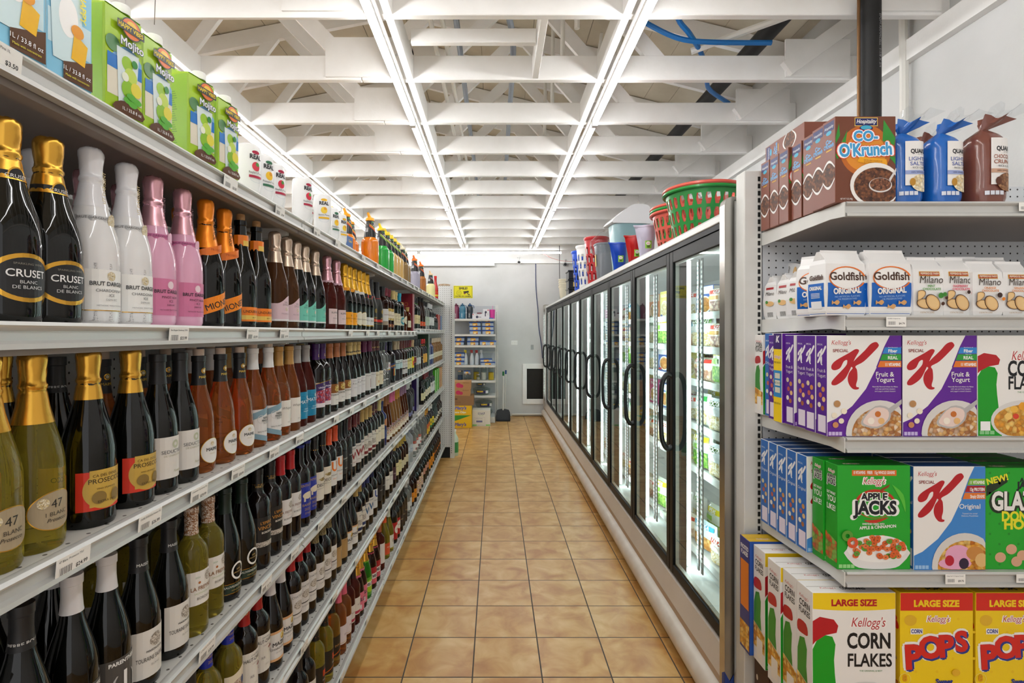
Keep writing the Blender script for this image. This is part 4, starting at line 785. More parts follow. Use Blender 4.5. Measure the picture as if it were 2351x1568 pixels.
ROWS = {
 2: [('cru',[0.722,0.797]),('brw',[0.881,0.963]),('brp',[1.041,1.133]),('mio',[1.224,1.315]),('und',[1.402,1.491]),('vdp',[1.607,1.703]),('vdg',[1.778,1.853,1.966]),('ruf',[2.111,2.234]),('vcl',[2.346,2.431]),('rnd',[2.507,2.588]),('mot',[2.665,2.757]),('rem',[2.835,2.983]),('dwl',[3.11]),('cho',[3.222,3.316]),('gnl',[3.429,3.535]),('blu',[3.647]),('whi',[3.794]),('sml',[3.953]),('@redbox',[4.095]),('crm',[4.315,4.459]),('orl',[4.613,4.764]),('pgr',[4.895,5.049]),('wht',[5.213,5.352,5.444]),('flk',[5.537,5.694,5.788]),('@gred',[5.882,6.037]),('@gblu',[6.225])],
 3: [('b47',[0.695,0.77]),('pro',[0.872,0.971]),('sed',[1.046,1.121]),('mai',[1.197,1.287,1.378]),('ner',[1.464,1.554]),('whs',[1.633,1.708]),('mat',[1.783,1.861]),('lin',[1.952,2.027]),('mon',[2.122,2.222,2.305]),('abe',[2.409,2.491,2.571]),('wlm',[2.692,2.786]),('mer',[2.876,2.972]),('gin',[3.047,3.122]),('prp',[3.197]),('ama',[3.343]),('cir',[3.489,3.582]),('del',[3.715,3.79]),('jmp',[3.896,3.993]),('jyl',[4.095]),('rwl',[4.246]),('clr',[4.386,4.509]),('drk',[4.626]),('yel',[4.778,4.895]),('@ggrn',[5.049]),('bwl',[5.179,5.316,5.408]),('flc',[5.499,5.614,5.735,5.861,5.992,6.129,6.273])],
 4: [('pbk',[0.747]),('par',[0.837,0.912]),('tou',[0.99,1.082]),('laf',[1.157,1.232]),('kim',[1.308,1.392]),('leo',[1.48,1.57]),('lar',[1.645,1.72]),('cen',[1.798,1.873]),('dec',[1.952,2.031]),('uor',[2.106,2.181]),('csb',[2.256,2.332]),('wod',[2.407,2.482,2.557]),('cas',[2.632,2.707,2.782]),('cb4',[2.857,2.932]),('vwl',[3.007]),('bgn',[3.082]),('ryo',[3.171,3.248]),('ryp',[3.343,3.418]),('ryg',[3.504,3.598]),('ryb',[3.681,3.767,3.858]),('pvo',[3.973,4.053,4.136]),('@gpur',[4.292]),('cr2',[4.667,4.778]),('rcp',[4.925,5.049,5.179]),('wh2',[5.316,5.424,5.519]),('@ggn2',[5.614,5.776,5.947]),('@gor',[6.129,6.273])],
 5: [('gol',[1.149]),('est',[1.224,1.319]),('hau',[1.402,1.485]),('maz',[1.566,1.647]),('cht',[1.722,1.797,1.872]),('ch2',[1.952,2.031,2.106]),('brn',[2.181,2.272]),('mpn',[2.347,2.424]),('cs2',[2.507,2.582]),('wbl',[2.657,2.732]),('ubl',[2.845]),('dk5',[2.95,3.051]),('wl5',[3.159,3.262]),('mr5',[3.371]),('yl5',[3.474,3.566]),('bc5',[3.664,3.75,3.842]),('frv',[3.934,4.053]),('rdv',[4.224,4.362,4.509]),('clv',[4.667,4.806,4.896]),('jag',[4.986,5.113]),('yl6',[5.281,5.424]),('gr6',[5.575,5.694,5.818]),('df6',[5.947,6.083,6.225])],
 6: [('dk6',[1.79,1.865]),('yw6',[1.966,2.067]),('ow6',[2.162]),('rp6',[2.241,2.316]),('rw6',[2.391,2.466]),('wpk',[2.541,2.616]),('wgr',[2.71]),('wrd',[2.815,2.896]),('rs6',[3.028]),('gor6',[3.184]),('wg6',[3.288]),('rr6',[3.414,3.504]),('db6',[3.615,3.715,3.803]),('cl6',[3.915,4.013]),('or6',[4.137,4.246]),('dc6',[4.386,4.509,4.64]),('db7',[4.778,4.895,5.017]),('oj6',[5.179,5.316,5.461]),('dm6',[5.614,5.735,5.861,5.992,6.129])],
}
def gift_box(name, w, d, h, hexc, side, txt=None):
    m = MB().box(-d, 0, 0, w, 0, h, C(hexc, .3), .0015); A = Art(m, face_aisle(0, 0, 0)); A.rect(.003, .003, w - .003, h - .003, C(side, .3))
    A.ring(w / 2, h * .6, .012, .014, FOIL['g']); A.text('XO' if not txt else txt, w / 2, h * .35, .012, FOIL['g'], fat=.01)
    A = Art(m, face_near(-d, 0, 0)); A.ring(d * .62, h * .72, .012, .0145, FOIL['g']); A.rect(d * .1, h * .2, d * .9, h * .205, FOIL['g'])
    return obj(name, m)
GIFT = {'redbox': (gift_box('gift_box', .09, .13, .285, '#7c1626', '#93303a'), 'tall dark red gift box with gold ring emblem'), 'gred': (gift_box('gift_box', .08, .09, .17, '#a83028', '#c0665a'), 'red gift box standing by the pegboard'),
        'gblu': (gift_box('gift_box', .08, .09, .165, '#5b82ae', '#7d9cc2'), 'pale blue gift box standing by the pegboard'), 'ggrn': (gift_box('gift_box', .09, .1, .31, '#20402c', '#2a4a36', 'ISS'), 'dark green whisky gift box with gold letters'),
        'gpur': (gift_box('gift_box', .13, .14, .285, '#241052', '#5c5470', 'CR'), 'tall purple and grey gift box'), 'ggn2': (gift_box('gift_box', .085, .13, .235, '#46a81c', '#7cbe58', 'MIX'), 'lime green boxed drink'),
        'gor': (gift_box('gift_box', .085, .13, .225, '#d08048', '#cdb07c', 'MIX'), 'orange and tan boxed drink')}
rng = random.Random(11)
def size(key, k):
    p = PROD[key]
    return p['sc'] * ((.885) if key == 'cru' else .86 if p['body'] == 'pw' else .93 if p['body'] == 'sp' and k == 2 else .91 if p['body'] == 'sp' else .89)
for k, runs_ in ROWS.items():
    for key, ys in runs_:
        n = len(ys)
        for i, y in enumerate(ys):
            z = lev(k, y) + 0.0004
            pos = '' if n == 1 else ', %s of %s' % (ORD[i], NUM[n])
            where = '%s on the %s' % (pos, LNAME[k]) if pos else ' on the %s' % LNAME[k]
            if key[0] == '@':
                root, look = GIFT[key[1:]]
                place(root, (XL - .022, y - .035, z), 0, look + where, 'gift box', 'gift boxes in a run' if n > 1 else None); continue
            p = product(key)
            look = p['look']
            x = XL - 0.016 - BODY[p['body']][0] * size(key, k) - rng.uniform(0, .006)
            a = radians(rng.uniform(-24, -10) if y > 1.3 else rng.uniform(-16, -8))
            place(p['root'], (x, y, z), a, look + where, p['cat'], '%s in a run on the %s' % (look, LNAME[k]) if n > 1 else None, (1.0, 1.0, .885) if key == 'cru' else size(key, k))
# second bottle behind, where the photograph shows necks and shoulders between the front ones
BACK = {2: [('brw', .77), ('brw', .89), ('brp', 1.0), ('brp', 1.1), ('brp', 1.2), ('mio', 1.3), ('mio', 1.41), ('und', 1.5), ('vdp', 1.61), ('vdp', 1.71), ('vdp', 1.83), ('vcl', 1.95), ('vcl', 2.05), ('vcl', 2.18)],
        3: [('pbk', .62), ('b47', .73), ('pro', .83), ('pbk', .93), ('mai', 1.03), ('mai', 1.13), ('mai', 1.23), ('ner', 1.33), ('ner', 1.43), ('whs', 1.53), ('whs', 1.63), ('mon', 1.74), ('mon', 1.84), ('mon', 1.95), ('abe', 2.07), ('wlm', 2.2)],
        4: [('tou', .7), ('par', .81), ('par', .92), ('laf', 1.02), ('laf', 1.12), ('laf', 1.22), ('kim', 1.33), ('leo', 1.45), ('leo', 1.56), ('lar', 1.68), ('cen', 1.8), ('dec', 1.93), ('dec', 2.05)],
        5: [('est', 1.05), ('est', 1.16), ('hau', 1.27), ('maz', 1.4), ('cht', 1.52), ('cht', 1.66), ('ch2', 1.8), ('ch2', 1.95), ('brn', 2.1), ('mpn', 2.25)]}
for k, L in BACK.items():
    cnt = {}; tot = {}
    for key, y in L: tot[key] = tot.get(key, 0) + 1
    for key, y in L:
        i = cnt.get(key, 0); cnt[key] = i + 1; p = product(key)
        place(p['root'], (XL - 0.145 - rng.uniform(0, .02), y, lev(k, y) + .0004), radians(rng.uniform(-30, 0)), p['look'] + (' in the back row, ' + (ORD[i] + ' of ' + NUM[tot[key]] + ', ' if tot[key] > 1 else '') + LNAME[k]), p['cat'], p['look'] + ' behind the front row' if tot[key] > 1 else None, size(key, k))

# ---------------------------------------------------------------- top shelf goods
z1 = LEV[1] + .0005
SHR = mat('shrink_film', '#f4f4f4', 0.1)
def carton(base, hexes, art):
    """one-litre drink carton: front faces the aisle, gable fold and screw cap on top"""
    w, d, h = .088, .066, .182; m = MB(); c = C(hexes[0], .25)
    m.box(-d, 0, 0, w, 0, h, c, .003)
    root = obj('drink_carton', m)
    m = MB(); m.add([(-d, .003, h), (0, .003, h), (0, w - .003, h), (-d, w - .003, h), (-d * .75, .004, h + .017), (-d * .75, w - .004, h + .017), (-d * .5, .003, h + .004), (-d * .5, w - .003, h + .004)],
                    [(0, 1, 6, 4), (3, 5, 7, 2), (0, 4, 5, 3), (4, 6, 7, 5), (1, 2, 7, 6)], C(hexes[0], .25)); part('folded_top', m, root)
    part('screw_cap', MB().lathe([(.0165, 0.0), (.0165, .012), (.0155, .0145), (0, .0147)], C('#f2f2ee'), 20).__class__().merge(MB().lathe([(.0165, h + .006), (.0165, h + .02), (.0155, h + .0225), (0, h + .0227)], C('#f2f2ee'), 20), Matrix.Translation((-.022, w * .68, 0))), root)
    m = MB(); art(Art(m, face_aisle(0, 0, 0)), Art(m, face_near(-d, 0, 0)), w, d, h); part('print', m, root)
    return root
def art_mojito(A, Bn, w, d, h):
    A.rect(.002, .003, w - .002, h - .003, C('#a8cf2c', .25)); 
    A.patch(.006, w - .002, .05, lambda u: .125 - 9 * (u - .055) ** 2 * 2, C('#7fb4de', .25), n=12)
    A.patch(.006, w - .002, .03, .078, C('#e9e2cf', .25)); A.patch(.006, w - .002, .076, .1, C('#2a78c8', .25))
    A.ell(.018, .118, .016, .014, C('#5a8a5a', .25)); A.poly([(.03, .022), (.07, .022), (.078, .118), (.026, .118)], C('#dfeef0', .25))
    for u, v, r, c_ in ((.05, .095, .013, '#9ac832'), (.058, .075, .015, '#c4dc5c'), (.052, .05, .016, '#8cc02c'), (.07, .055, .013, '#e4d84a'), (.044, .07, .008, '#f0f6e0'), (.066, .1, .007, '#2f8a34')): A.ell(u, v, r, r, C(c_, .25), n=12)
    A.poly([(.02, .004), (.084, .004), (.084, .02), (.05, .028), (.02, .018)], C('#5c3a24', .25), sm=2)
    for u, v in ((.05, .03), (.06, .026), (.07, .034), (.056, .038)): A.ell(u, v, .011, .006, C('#5cb03a', .25), n=10)
    A.ell(.056, .158, .024, .019, C('#2c2c20', .25)); A.ell(.056, .158, .022, .0172, C('#e2701c', .25)); A.ell(.056, .163, .012, .008, C('#f2c43a', .25))
    A.patch(.022, .088 - .002, .149, .163, C('#2a2a26', .25)); A.text('HAPPY VIBES', .0535, .1525, .0082, C('#f2d42c', .25), fat=.02, w=.058)
    A.text('Mojito', .056, .122, .015, C('#1f3a5a', .25), fat=.07, w=.06); A.text('Mojito', .056, .122, .015, C('#f4f6f6', .25), fat=.02, w=.058)
    A.text('1L / 33.8 fl oz', .055, .009, .006, C('#f2f2ee', .25), w=.055)
    Bn.rect(.004, .003, d - .003, h - .004, C('#93bf28', .25))
    for i in range(24): Bn.rect(.008, .03 + i * .0048, d - .03 - (i % 5) * .002, .0316 + i * .0048, C('#6c9420', .25), l=2)
def art_colada(A, Bn, w, d, h):
    A.rect(.002, .003, w - .002, h - .003, C('#8ccdec', .25)); A.rect(.004, .05, w - .004, .1, C('#cfeaf4', .25)); A.ell(.04, .12, .03, .04, C('#5fb4de', .25)); A.patch(.02, .034, .03, lambda u: .15 - (u - .02) * 2, C('#f0d8a8', .25))
    A.poly([(.012, .03), (.06, .03), (.07, .15), (.006, .15)], C('#d9f0f6', .25)); A.ell(.04, .1, .018, .03, C('#ffffff', .25)); A.poly([(.03, .004), (.086, .004), (.086, .05), (.06, .04), (.03, .03)], C('#5a3a22', .25))
    A.poly([(.044, .04), (.07, .036), (.076, .07), (.05, .082)], C('#f2bc1c', .25)); A.ell(.056, .085, .012, .01, C('#e89a18', .25))
    A.text('Pina Colada', .044, .155, .014, C('#1c3050', .25), fat=.05, w=.078); A.text('1L / 33.8 fl oz', .055, .018, .007, C('#ffffff', .25), w=.056); A.text('Made with concentrate', .055, .01, .0035, C('#e8dc3a', .25), w=.05)
    A.text('HAPPY', .06, .125, .011, C('#e8dc3a', .25), fat=.03, rot=-pi / 2)
    Bn.rect(.004, .003, d - .003, h - .004, C('#bfe4f2', .25)); Bn.rect(.03, .06, .05, .08, C('#ffffff', .25)); Bn.ring(.04, .07, .004, .006, INK)
    for i in range(14): Bn.rect(.008, .1 + i * .005, d - .02, .1014 + i * .005, C('#8ab8cc', .25), l=2)
ct = carton('carton', ['#bfe4f2'], art_colada)
for i, y in enumerate((.652, .736)): place(ct, (XL - .012, y, z1), -.12, 'pale blue pineapple cocktail carton, %s on the top shelf' % ['first, cut by the photo edge', 'second'][i], 'drink carton', 'blue cocktail cartons', (.85, .85, .95))
cm_ = carton('carton', ['#a4c82c'], art_mojito)
for i, (y, r) in enumerate(((.852, -.16), (.945, -.1), (1.165, -.1), (1.085, -.2), (1.2, -.15))): place(cm_, (XL - .016 - (i == 2) * .078, y, z1), r, 'lime green mojito carton on the top shelf, %s of five from the near end' % ORD[(0, 1, 3, 2, 4)[i]], 'drink carton', 'mojito cartons', (.85, .85, .95))
# upside-down fruit puree squeeze bottles
PUR = mat('white_squeeze_plastic', '#f0f0f0', 0.25)
def puree(kind):
    c1, c2 = {'r': ('#a8183c', '#d03048'), 'y': ('#e8b41c', '#f0cc3a'), 'g': ('#2f6a4c', '#f0c02c')}[kind]
    m = MB().lathe([(0, .022), (.022, .022), (.024, .03), (.03, .045), (.0335, .06), (.0335, .158), (.0315, .172), (.024, .178), (0, .179)], PUR, 24); r = obj('puree_bottle', m)
    part('flip_cap', MB().lathe([(0, 0), (.0225, 0), (.0235, .002), (.0235, .02), (.0215, .0222), (0, .0224)], PUR, 20), r)
    m = MB(); A = Art(m, lambda u, v, e: ((.0338 + e) * cos(u / .0338), (.0338 + e) * sin(u / .0338), v), .0003)
    A.ell(0, .152, .012, .005, C(c1)); A.text('REAL', 0, .133, .013, C('#26262a'), fat=.04, w=.036); A.ell(0, .112, .012, .013, C(c2), n=12); A.ell(.004, .118, .006, .006, C('#4a8a3a' if kind == 'r' else '#e09a1c'), n=8)
    A.text({'r': 'Raspberry', 'y': 'Banana', 'g': 'Pineapple'}[kind] + ' Puree', 0, .091, .0065, INK, w=.04); A.patch(-.02, .02, .079, .086, C(c1)); A.ring(0, .076, .016, .0168, C('#a8b8c8'), a0=pi, a1=2 * pi, asp=.6)
    part('label', m, r); return r
pu = {k: puree(k) for k in 'ryg'}
seq = [('r', 1.53, 'raspberry'), ('g', 1.62, 'pineapple'), ('r', 1.71, 'raspberry'), ('r', 1.86, 'raspberry'), ('r', 1.97, 'raspberry'), ('y', 2.08, 'banana'), ('y', 2.19, 'banana'), ('g', 2.3, 'pineapple'), ('y', 2.42, 'banana')]
for i, (k, y, f) in enumerate(seq): place(pu[k], (XL - .1 + (.035 if i in (3, 5) else 0), y, z1), radians(-28 if i != 5 else -62), 'white upside-down %s puree squeeze bottle, %s in its row' % (f, ORD[i]), 'squeeze bottle', 'puree bottles on the top shelf')
# blue boxes
m = MB().box(-.07, 0, 0, .085, 0, .135, C('#1c5a9c', .3), .001); A = Art(m, face_aisle(0, 0, 0)); A.poly([(.02, .02), (.06, .015), (.066, .05), (.04, .075), (.016, .05)], C('#e6c02c'), sm=3); A.text('Coco', .04, .1, .016, C('#e6c02c'), fat=.03); A = Art(m, face_near(-.07, 0, 0)); A.rect(.002, .002, .068, .133, C('#e6eaf0'))
for i in range(9): A.rect(.008, .02 + i * .011, .055, .024 + i * .011, C('#8aa0c0'), l=2)
bb = obj('drink_box', m)
for i, y in enumerate((2.47, 2.56)): place(bb, (XL - .1, y, z1), -.1, 'small blue cream-of-coconut box, %s of two before the orange mixers' % ORD[i], 'box', 'blue boxes', .8)
# cocktail mixers
def mixer(liq, cap, stripe):
    m = MB().lathe([(0, .003), (.03, .002), (.038, 0), (.0405, .004), (.041, .012), (.0405, .02), (.041, .028), (.041, .118), (.0405, .122), (.041, .126), (.040, .138), (.034, .150), (.028, .156), (.024, .19), (.0185, .235), (.0165, .25), (0, .251)], liq, 24); r = obj('mixer_bottle', m)
    m = MB(); prof = [(.029, .1565), (.025, .19), (.0195, .235), (.0175, .248)]; m.lathe(prof, C('#1d1c1c', .25), 24)
    def P(u, v, e):
        rr = .0292 - (v - .1565) * .135
        return ((rr + e) * cos(u / .024), (rr + e) * sin(u / .024), v)
    A = Art(m, P, .0004); A.patch(-.05, -.028, .185, .235, C('#dcdce0')); A.patch(-.024, .03, lambda u: .205 - u * .9, lambda u: .213 - u * .9, C(stripe)); A.patch(-.024, .03, lambda u: .195 - u * .9, lambda u: .204 - u * .9, C('#c8401c' if stripe != '#d8d46a' else '#6a9a2a')); A.ell(.02, .176, .008, .009, C('#d8c47a'), n=10); A.text('Mix', .006, .215, .011, C('#e8e8e4'), sh=.3); A.patch(-.01, .0, .238, .241, C('#30c84a'))
    for i in range(9): A.patch(-.048, -.031, .19 + i * .0048, .1915 + i * .0048, C('#77777c'), n=2, l=3)
    part('sleeve_label', m, r)
    cm = C(cap, .35); m = MB().lathe([(.0185, .2485), (.0205, .25), (.0205, .262), (.017, .266), (.008, .268), (.0065, .272)], cm, 18); m.tube([(0, 0, .266), (-.002, -.004, .275), (-.003, -.009, .29), (-.003, -.011, .296)], [.009, .0075, .006, .0045], cm, 8); part('pour_cap', m, r)
    return r
mats_m = {'o': mat('orange_mix', '#e07a10', .15, coat=.5), 'g': mat('green_mix', '#1ea03c', .15, coat=.5), 't': mat('tan_mix', '#d2ab62', .15, coat=.5), 'b': mat('olive_mix', '#85683a', .12, coat=.5), 'l': mat('lavender_mix', '#a39fb0', .15, coat=.5), 'n': mat('brown_mix', '#a4601c', .15, coat=.5), 'c': mat('cream_mix', '#e6dda0', .2, coat=.5), 'y': mat('lemon_mix', '#d8c850', .15, coat=.5), 'd': mat('maroon_mix', '#4a1420', .12, coat=.5)}
mx_ = {'o': mixer(mats_m['o'], '#f0a412', '#e8b41c'), 'g': mixer(mats_m['g'], '#f0d21c', '#d8d46a'), 't': mixer(mats_m['t'], '#f0d21c', '#d8d46a'), 'b': mixer(mats_m['b'], '#ece3c4', '#c8c88a'), 'l': mixer(mats_m['l'], '#f07a1c', '#e8861c'), 'n': mixer(mats_m['n'], '#f07a1c', '#e8861c'), 'c': mixer(mats_m['c'], '#e8c8a0', '#5a9ad0'), 'y': mixer(mats_m['y'], '#f0dc1c', '#e8d41c'), 'd': mixer(mats_m['d'], '#5a1a2a', '#c83a5a')}
mseq = [('y', 2.5, .13, 'yellow-capped lemon mixer bottle behind the blue boxes, first of two'), ('y', 2.61, .14, 'yellow-capped lemon mixer bottle behind the blue boxes, second of two'), ('o', 2.77, .1, 'orange mixer bottle, orange cap, partly behind its twin'), ('o', 2.87, .0, 'orange mixer bottle, orange cap, standing at the shelf front'), ('o', 2.96, .13, 'orange mixer bottle in the back row'),
        ('g', 3.15, 0, 'bright green mixer bottle, yellow cap, first of two'), ('g', 3.3, 0.0, 'bright green mixer bottle, yellow cap, second of two'), ('t', 3.42, 0, 'tan mixer bottle, yellow cap, first of three'), ('t', 3.53, 0, 'tan mixer bottle, yellow cap, second of three'), ('t', 3.65, 0, 'tan mixer bottle, yellow cap, third of three'),
        ('b', 3.86, 0, 'olive brown mixer bottle, cream cap, first of two'), ('b', 4.02, .01, 'olive brown mixer bottle, cream cap, second of two'), ('l', 4.45, 0, 'lavender grey mixer bottle, orange cap'), ('d', 4.62, .03, 'maroon mixer bottle between lavender and brown ones'), ('n', 4.83, 0, 'brown mixer bottle, orange cap, first of two'), ('n', 5.0, .02, 'brown mixer bottle, orange cap, second of two'), ('c', 5.55, 0, 'cream coloured mixer bottle, peach cap')]
for k, y, dx, lab in mseq: place(mx_[k], (XL - .066 - dx, y, z1), radians(-30 if k != 'g' else -38), lab + ' on the top shelf', 'mixer bottle', None, (1.13, 1.13, .97))
RS = mat('red_syrup', '#b81414', .12, coat=.5)
r = obj('syrup_bottle', MB().lathe([(0, .002), (.026, 0), (.031, .006), (.031, .12), (.026, .15), (.018, .18), (.0135, .205), (.0135, .24), (0, .241)], RS, 20)); part('screw_cap', MB().lathe([(.015, .2415), (.0155, .244), (.0155, .262), (.0145, .265), (0, .2652)], C('#d01c1c'), 16), r); m = MB(); m.lathe([(.0316, .04), (.0316, .09)], C('#d8b02c'), 20); m.lathe([(.0319, .06), (.0319, .088)], C('#c01818'), 20); part('label', m, r)
place(r, (XL - .05, 5.85, z1), 0, 'slim red syrup bottle with red cap at the end of the top shelf', 'syrup bottle')
# ---------------------------------------------------------------- price tags on the shelf rails
def price_tag(txt, item):
    m = MB(); r = obj('price_tag', m.box(0, .0008, 0, .062, -.031, 0, PAPER)); m = MB(); A = Art(m, face_aisle(.0008, 0, -.031), .0002)
    for i in range(22):
        if i % 3 != 1: A.rect(.006 + i * .001, .006, .0065 + i * .001 + (i % 2) * .0003, .0165, C('#55565a'), l=1)
    if txt: A.text(txt, .057, .0075, .0058, INK, l=1, al='r', fat=.015); A.text(item, .004, .024, .0034, C('#4a4b4f'), l=1, al='l', w=.054)
    part('print', m, r); return r
near = [(1, .62, '$3.50', 'Drink Carton Pina 1L'), (1, 1.19, '$3.50', 'Mojito 1L'), (1, 1.47, '$7.99', 'Puree Raspberry'), (1, 1.78, '$7.99', 'Puree Strawberry'), (2, .99, '$23.99', 'Brut Dargent Chardonnay 750ML'), (2, 1.30, '$20.99', 'Mionetto Prosecco 75cl'), (2, 1.5, '$19.99', 'Undurraga Brut 75cl'), (3, .735, '$24.99', '47 Blanc Prosecco 75cl'), (3, .905, '$26.99', 'CA DEL DOGE ExDry Prosecco 75cl'), (3, 1.06, '$29.99', 'S Seduction Chardonnay 75cl'), (3, 1.225, '$28.99', 'Maime Private Cuvee Reserve 75cl'), (3, 1.43, '$25.99', 'Nerello Mascalese 75cl'), (3, 1.62, '$24.99', 'Whispering Rose 75cl'),
        (4, .93, '$29.99', 'Maison Touraine Sauvignon'), (4, 1.09, '$20.99', 'La Freynelle Sauvignon 75cl'), (4, 1.38, '$21.99', 'Vincent Bordeaux 75cl'), (4, 1.58, '$18.99', 'La Freynelle Rouge'), (4, 1.82, '$17.99', 'Centa Luna Barbera'), (4, 2.1, '$19.99', 'Decoy Cabernet'), (5, 1.28, '$16.99', 'Haut Chapelle'), (5, 1.46, '$15.99', 'Mazet Chardonnay'), (5, 1.66, '$14.99', 'Chateau Bordeaux'), (5, 1.98, '$14.99', 'Contado Rosso'), (6, 1.88, '$9.99', 'Paso Blanc'), (6, 2.08, '$9.99', 'Dolce 75cl')]
cnt = {}
for k, y, tx, it in near:
    i = cnt[k] = cnt.get(k, 0) + 1
    place(price_tag(tx, it), (XL + .0045, y, lev(k, y) - .004), (0, radians(5), 0), 'white price tag reading %s on the %s edge, %s from the near end' % (tx, LNAME[k], ORD[i - 1]), 'price tag')
far_tag = price_tag('', '')
for k in (1, 2, 3, 4, 5, 6):
    y = {1: 2.02, 2: 2.2, 3: 2.0, 4: 2.35, 5: 2.3, 6: 2.5}[k]; i = 0
    while y < 6.25:
        i += 1; place(far_tag, (XL + .0045, y, lev(k, y) - .004), (0, radians(5), 0), 'small far price tag on the %s edge, %s beyond the readable ones' % (LNAME[k], ORD[i - 1] if i <= 20 else 'last'), 'price tag', 'far price tags on the drinks gondola')
        y += rng.choice((.17, .22, .3, .4))
        if abs(y - 2.9) < .05 or abs(y - 4.1) < .05 or abs(y - 5.31) < .05: y += .07
# ================================================================ upright freezer along the aisle
FY0, FY1, FX = 2.03, 9.53, 0.907           # first and last door edge, door plane
DW = 0.75; DZ0, DZ1 = 0.272, 1.925
FW = mat('freezer_white', '#efefed', 0.3); CREAM = mat('cream_kick', '#d9cec2', 0.4, noise=(5, '#cfc2b4', .5)); TAN = mat('tan_strip', '#b79a7c', 0.5); BUMP = mat('white_bumper', '#e2d8cc', 0.35, noise=(8, '#c9bba9', .5))
LINER = mat('freezer_liner', '#f1f4f4', 0.35); LED = mat('led_strip', '#f4fbff', 0.4, emit=LED_E); GLASS = thin_glass('door_glass', '#e9f2ee', 1.75)
fz = empty('freezer_case', (1.4, 5.8, 0)); tag(fz, 'long white ten-door upright freezer lining the aisle', 'freezer')
def pw(name, mb, root=None):
    root = root or fz; o = part(name, mb, root); o.location = -root.location; return o
ya, yb = 1.985, 9.58
pw('plinth', MB().box(.93, 1.85, ya, yb, 0, .06, C('#2a2723')))
m = MB(); arc = [(.873 + -.052 * cos(a), .085 + .057 * sin(a)) for a in [pi * (i / 10 - .5) for i in range(11)]]
m.extrude(arc + [(.93, .142), (.93, .028)], lambda u, v, w: (u, w, v), ya, yb, BUMP, True); pw('bumper', m)
m = MB(); m.extrude([(.872, .1425), (.8745, .168), (.93, .168), (.93, .1425)], lambda u, v, w: (u, w, v), ya, yb, TAN); pw('trim_strip', m)
m = MB(); m.extrude([(.8745, .1685), (.9, .262), (.93, .262), (.93, .1685)][::-1], lambda u, v, w: (u, w, v), ya, yb, CREAM); pw('kick_panel', m)
m = MB(); m.box(.93, 1.84, FY0 - .01, FY1 + .01, .0605, .27, LINER); m.box(1.78, 1.84, FY0 - .01, FY1 + .01, .2705, 1.93, LINER); m.box(.955, 1.84, FY0 - .01, FY1 + .01, 1.9305, 1.975, LINER); pw('liner', m)
m = MB(); m.box(.898, .9545, FY0 - .02, FY1 + .02, 1.951, 1.98, FW, .003); m.box(.9, 1.86, FY0 - .02, FY1 + .02, 1.9805, 1.984, mat('galvanised_top', '#c9c8c4', .35, metal=.3, noise=(25, '#b0afab', .6))); pw('top_deck', m)
pw('header_rail', MB().box(.904, .954, FY0 - .01, FY1 + .01, 1.927, 1.95, BLACKF))
for a, b, nm in ((ya, FY0 - .012, 'near'), (FY1 + .012, yb, 'far')):
    m = MB(); m.box(.8905, 1.86, a + .006, b, .15, 2.0, FW); pw('end_panel', m)
    m = MB(); pr = [(.853, .16), (.853, 1.985), (.857, 2.0), (.866, 2.01), (.88, 2.014), (1.86, 2.014), (1.86, 2.0015), (.888, 2.0015), (.8895, 1.999), (.8895, .16)]
    m.extrude(pr[::-1], lambda u, v, w: (u, w, v), a, b + (.012 if nm == 'near' else 0), STAIN); pw('steel_edging', m)
m = MB(); m.add([(.8525, ya - .0015, .17), (.87, ya - .003, .165), (.888, ya - .0015, .172), (.886, ya - .0015, .235), (.872, ya - .002, .21), (.8525, ya - .0015, .245)], [(0, 1, 2, 3, 4, 5)], C('#23408c')); m.add([(.8525, ya, .17), (.8515, ya + .02, .18), (.8515, ya + .02, .23), (.8525, ya, .245)], [(3, 2, 1, 0)], C('#23408c')); pw('tape', m)
for k in range(11):                         # mullions with light strips
    y = FY0 + k * DW; w0 = .03
    pw('mullion', MB().box(.949, .985, y - w0, y + w0, .2705, 1.9265, BLACKF) if 0 < k < 10 else MB().box(.949, .985, y - (0 if k == 0 else w0), y + (w0 if k == 0 else 0), .2705, 1.9265, BLACKF))
    s_ = pw('light_strip', MB().box(1.0, 1.012, y - .016 + (.018 if k == 0 else -.018 if k == 10 else 0), y + .016 + (.018 if k == 0 else -.018 if k == 10 else 0), .3, 1.88, LED))
    m = MB().box(.9855, .9995, y - .012, y + .012, .29, 1.89, FW); pw('strip_holder', m)
    if 0 < k < 6:  # light-strip reflections in the door glass, built as white dashes on dark strips
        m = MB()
        dk = mat('reflection_backing', '#5a6062', .5)
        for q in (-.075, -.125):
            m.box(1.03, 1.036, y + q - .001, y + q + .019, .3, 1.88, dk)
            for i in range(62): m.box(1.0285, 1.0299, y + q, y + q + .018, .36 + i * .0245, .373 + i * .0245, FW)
        pw('led_reflection', m)
FZL = [1.602, 1.424, 1.244, 1.004, .772]
for li, z in enumerate(FZL + [.33]):
    for k in range(5):
        y0, y1 = FY0 + .02 + k * 1.5, FY0 + k * 1.5 + 1.48
        m = MB(); m.box(1.095, 1.6, y0, y1, z - .012, z - .002, mat('wire_shelf', '#dfe3e3', .35)); pw('shelf', m)
        m = MB(); m.box(1.082, 1.0945, y0, y1, z - .024, z + .012, mat('shelf_rail', '#f6f8f8', .3)); pw('price_rail', m)
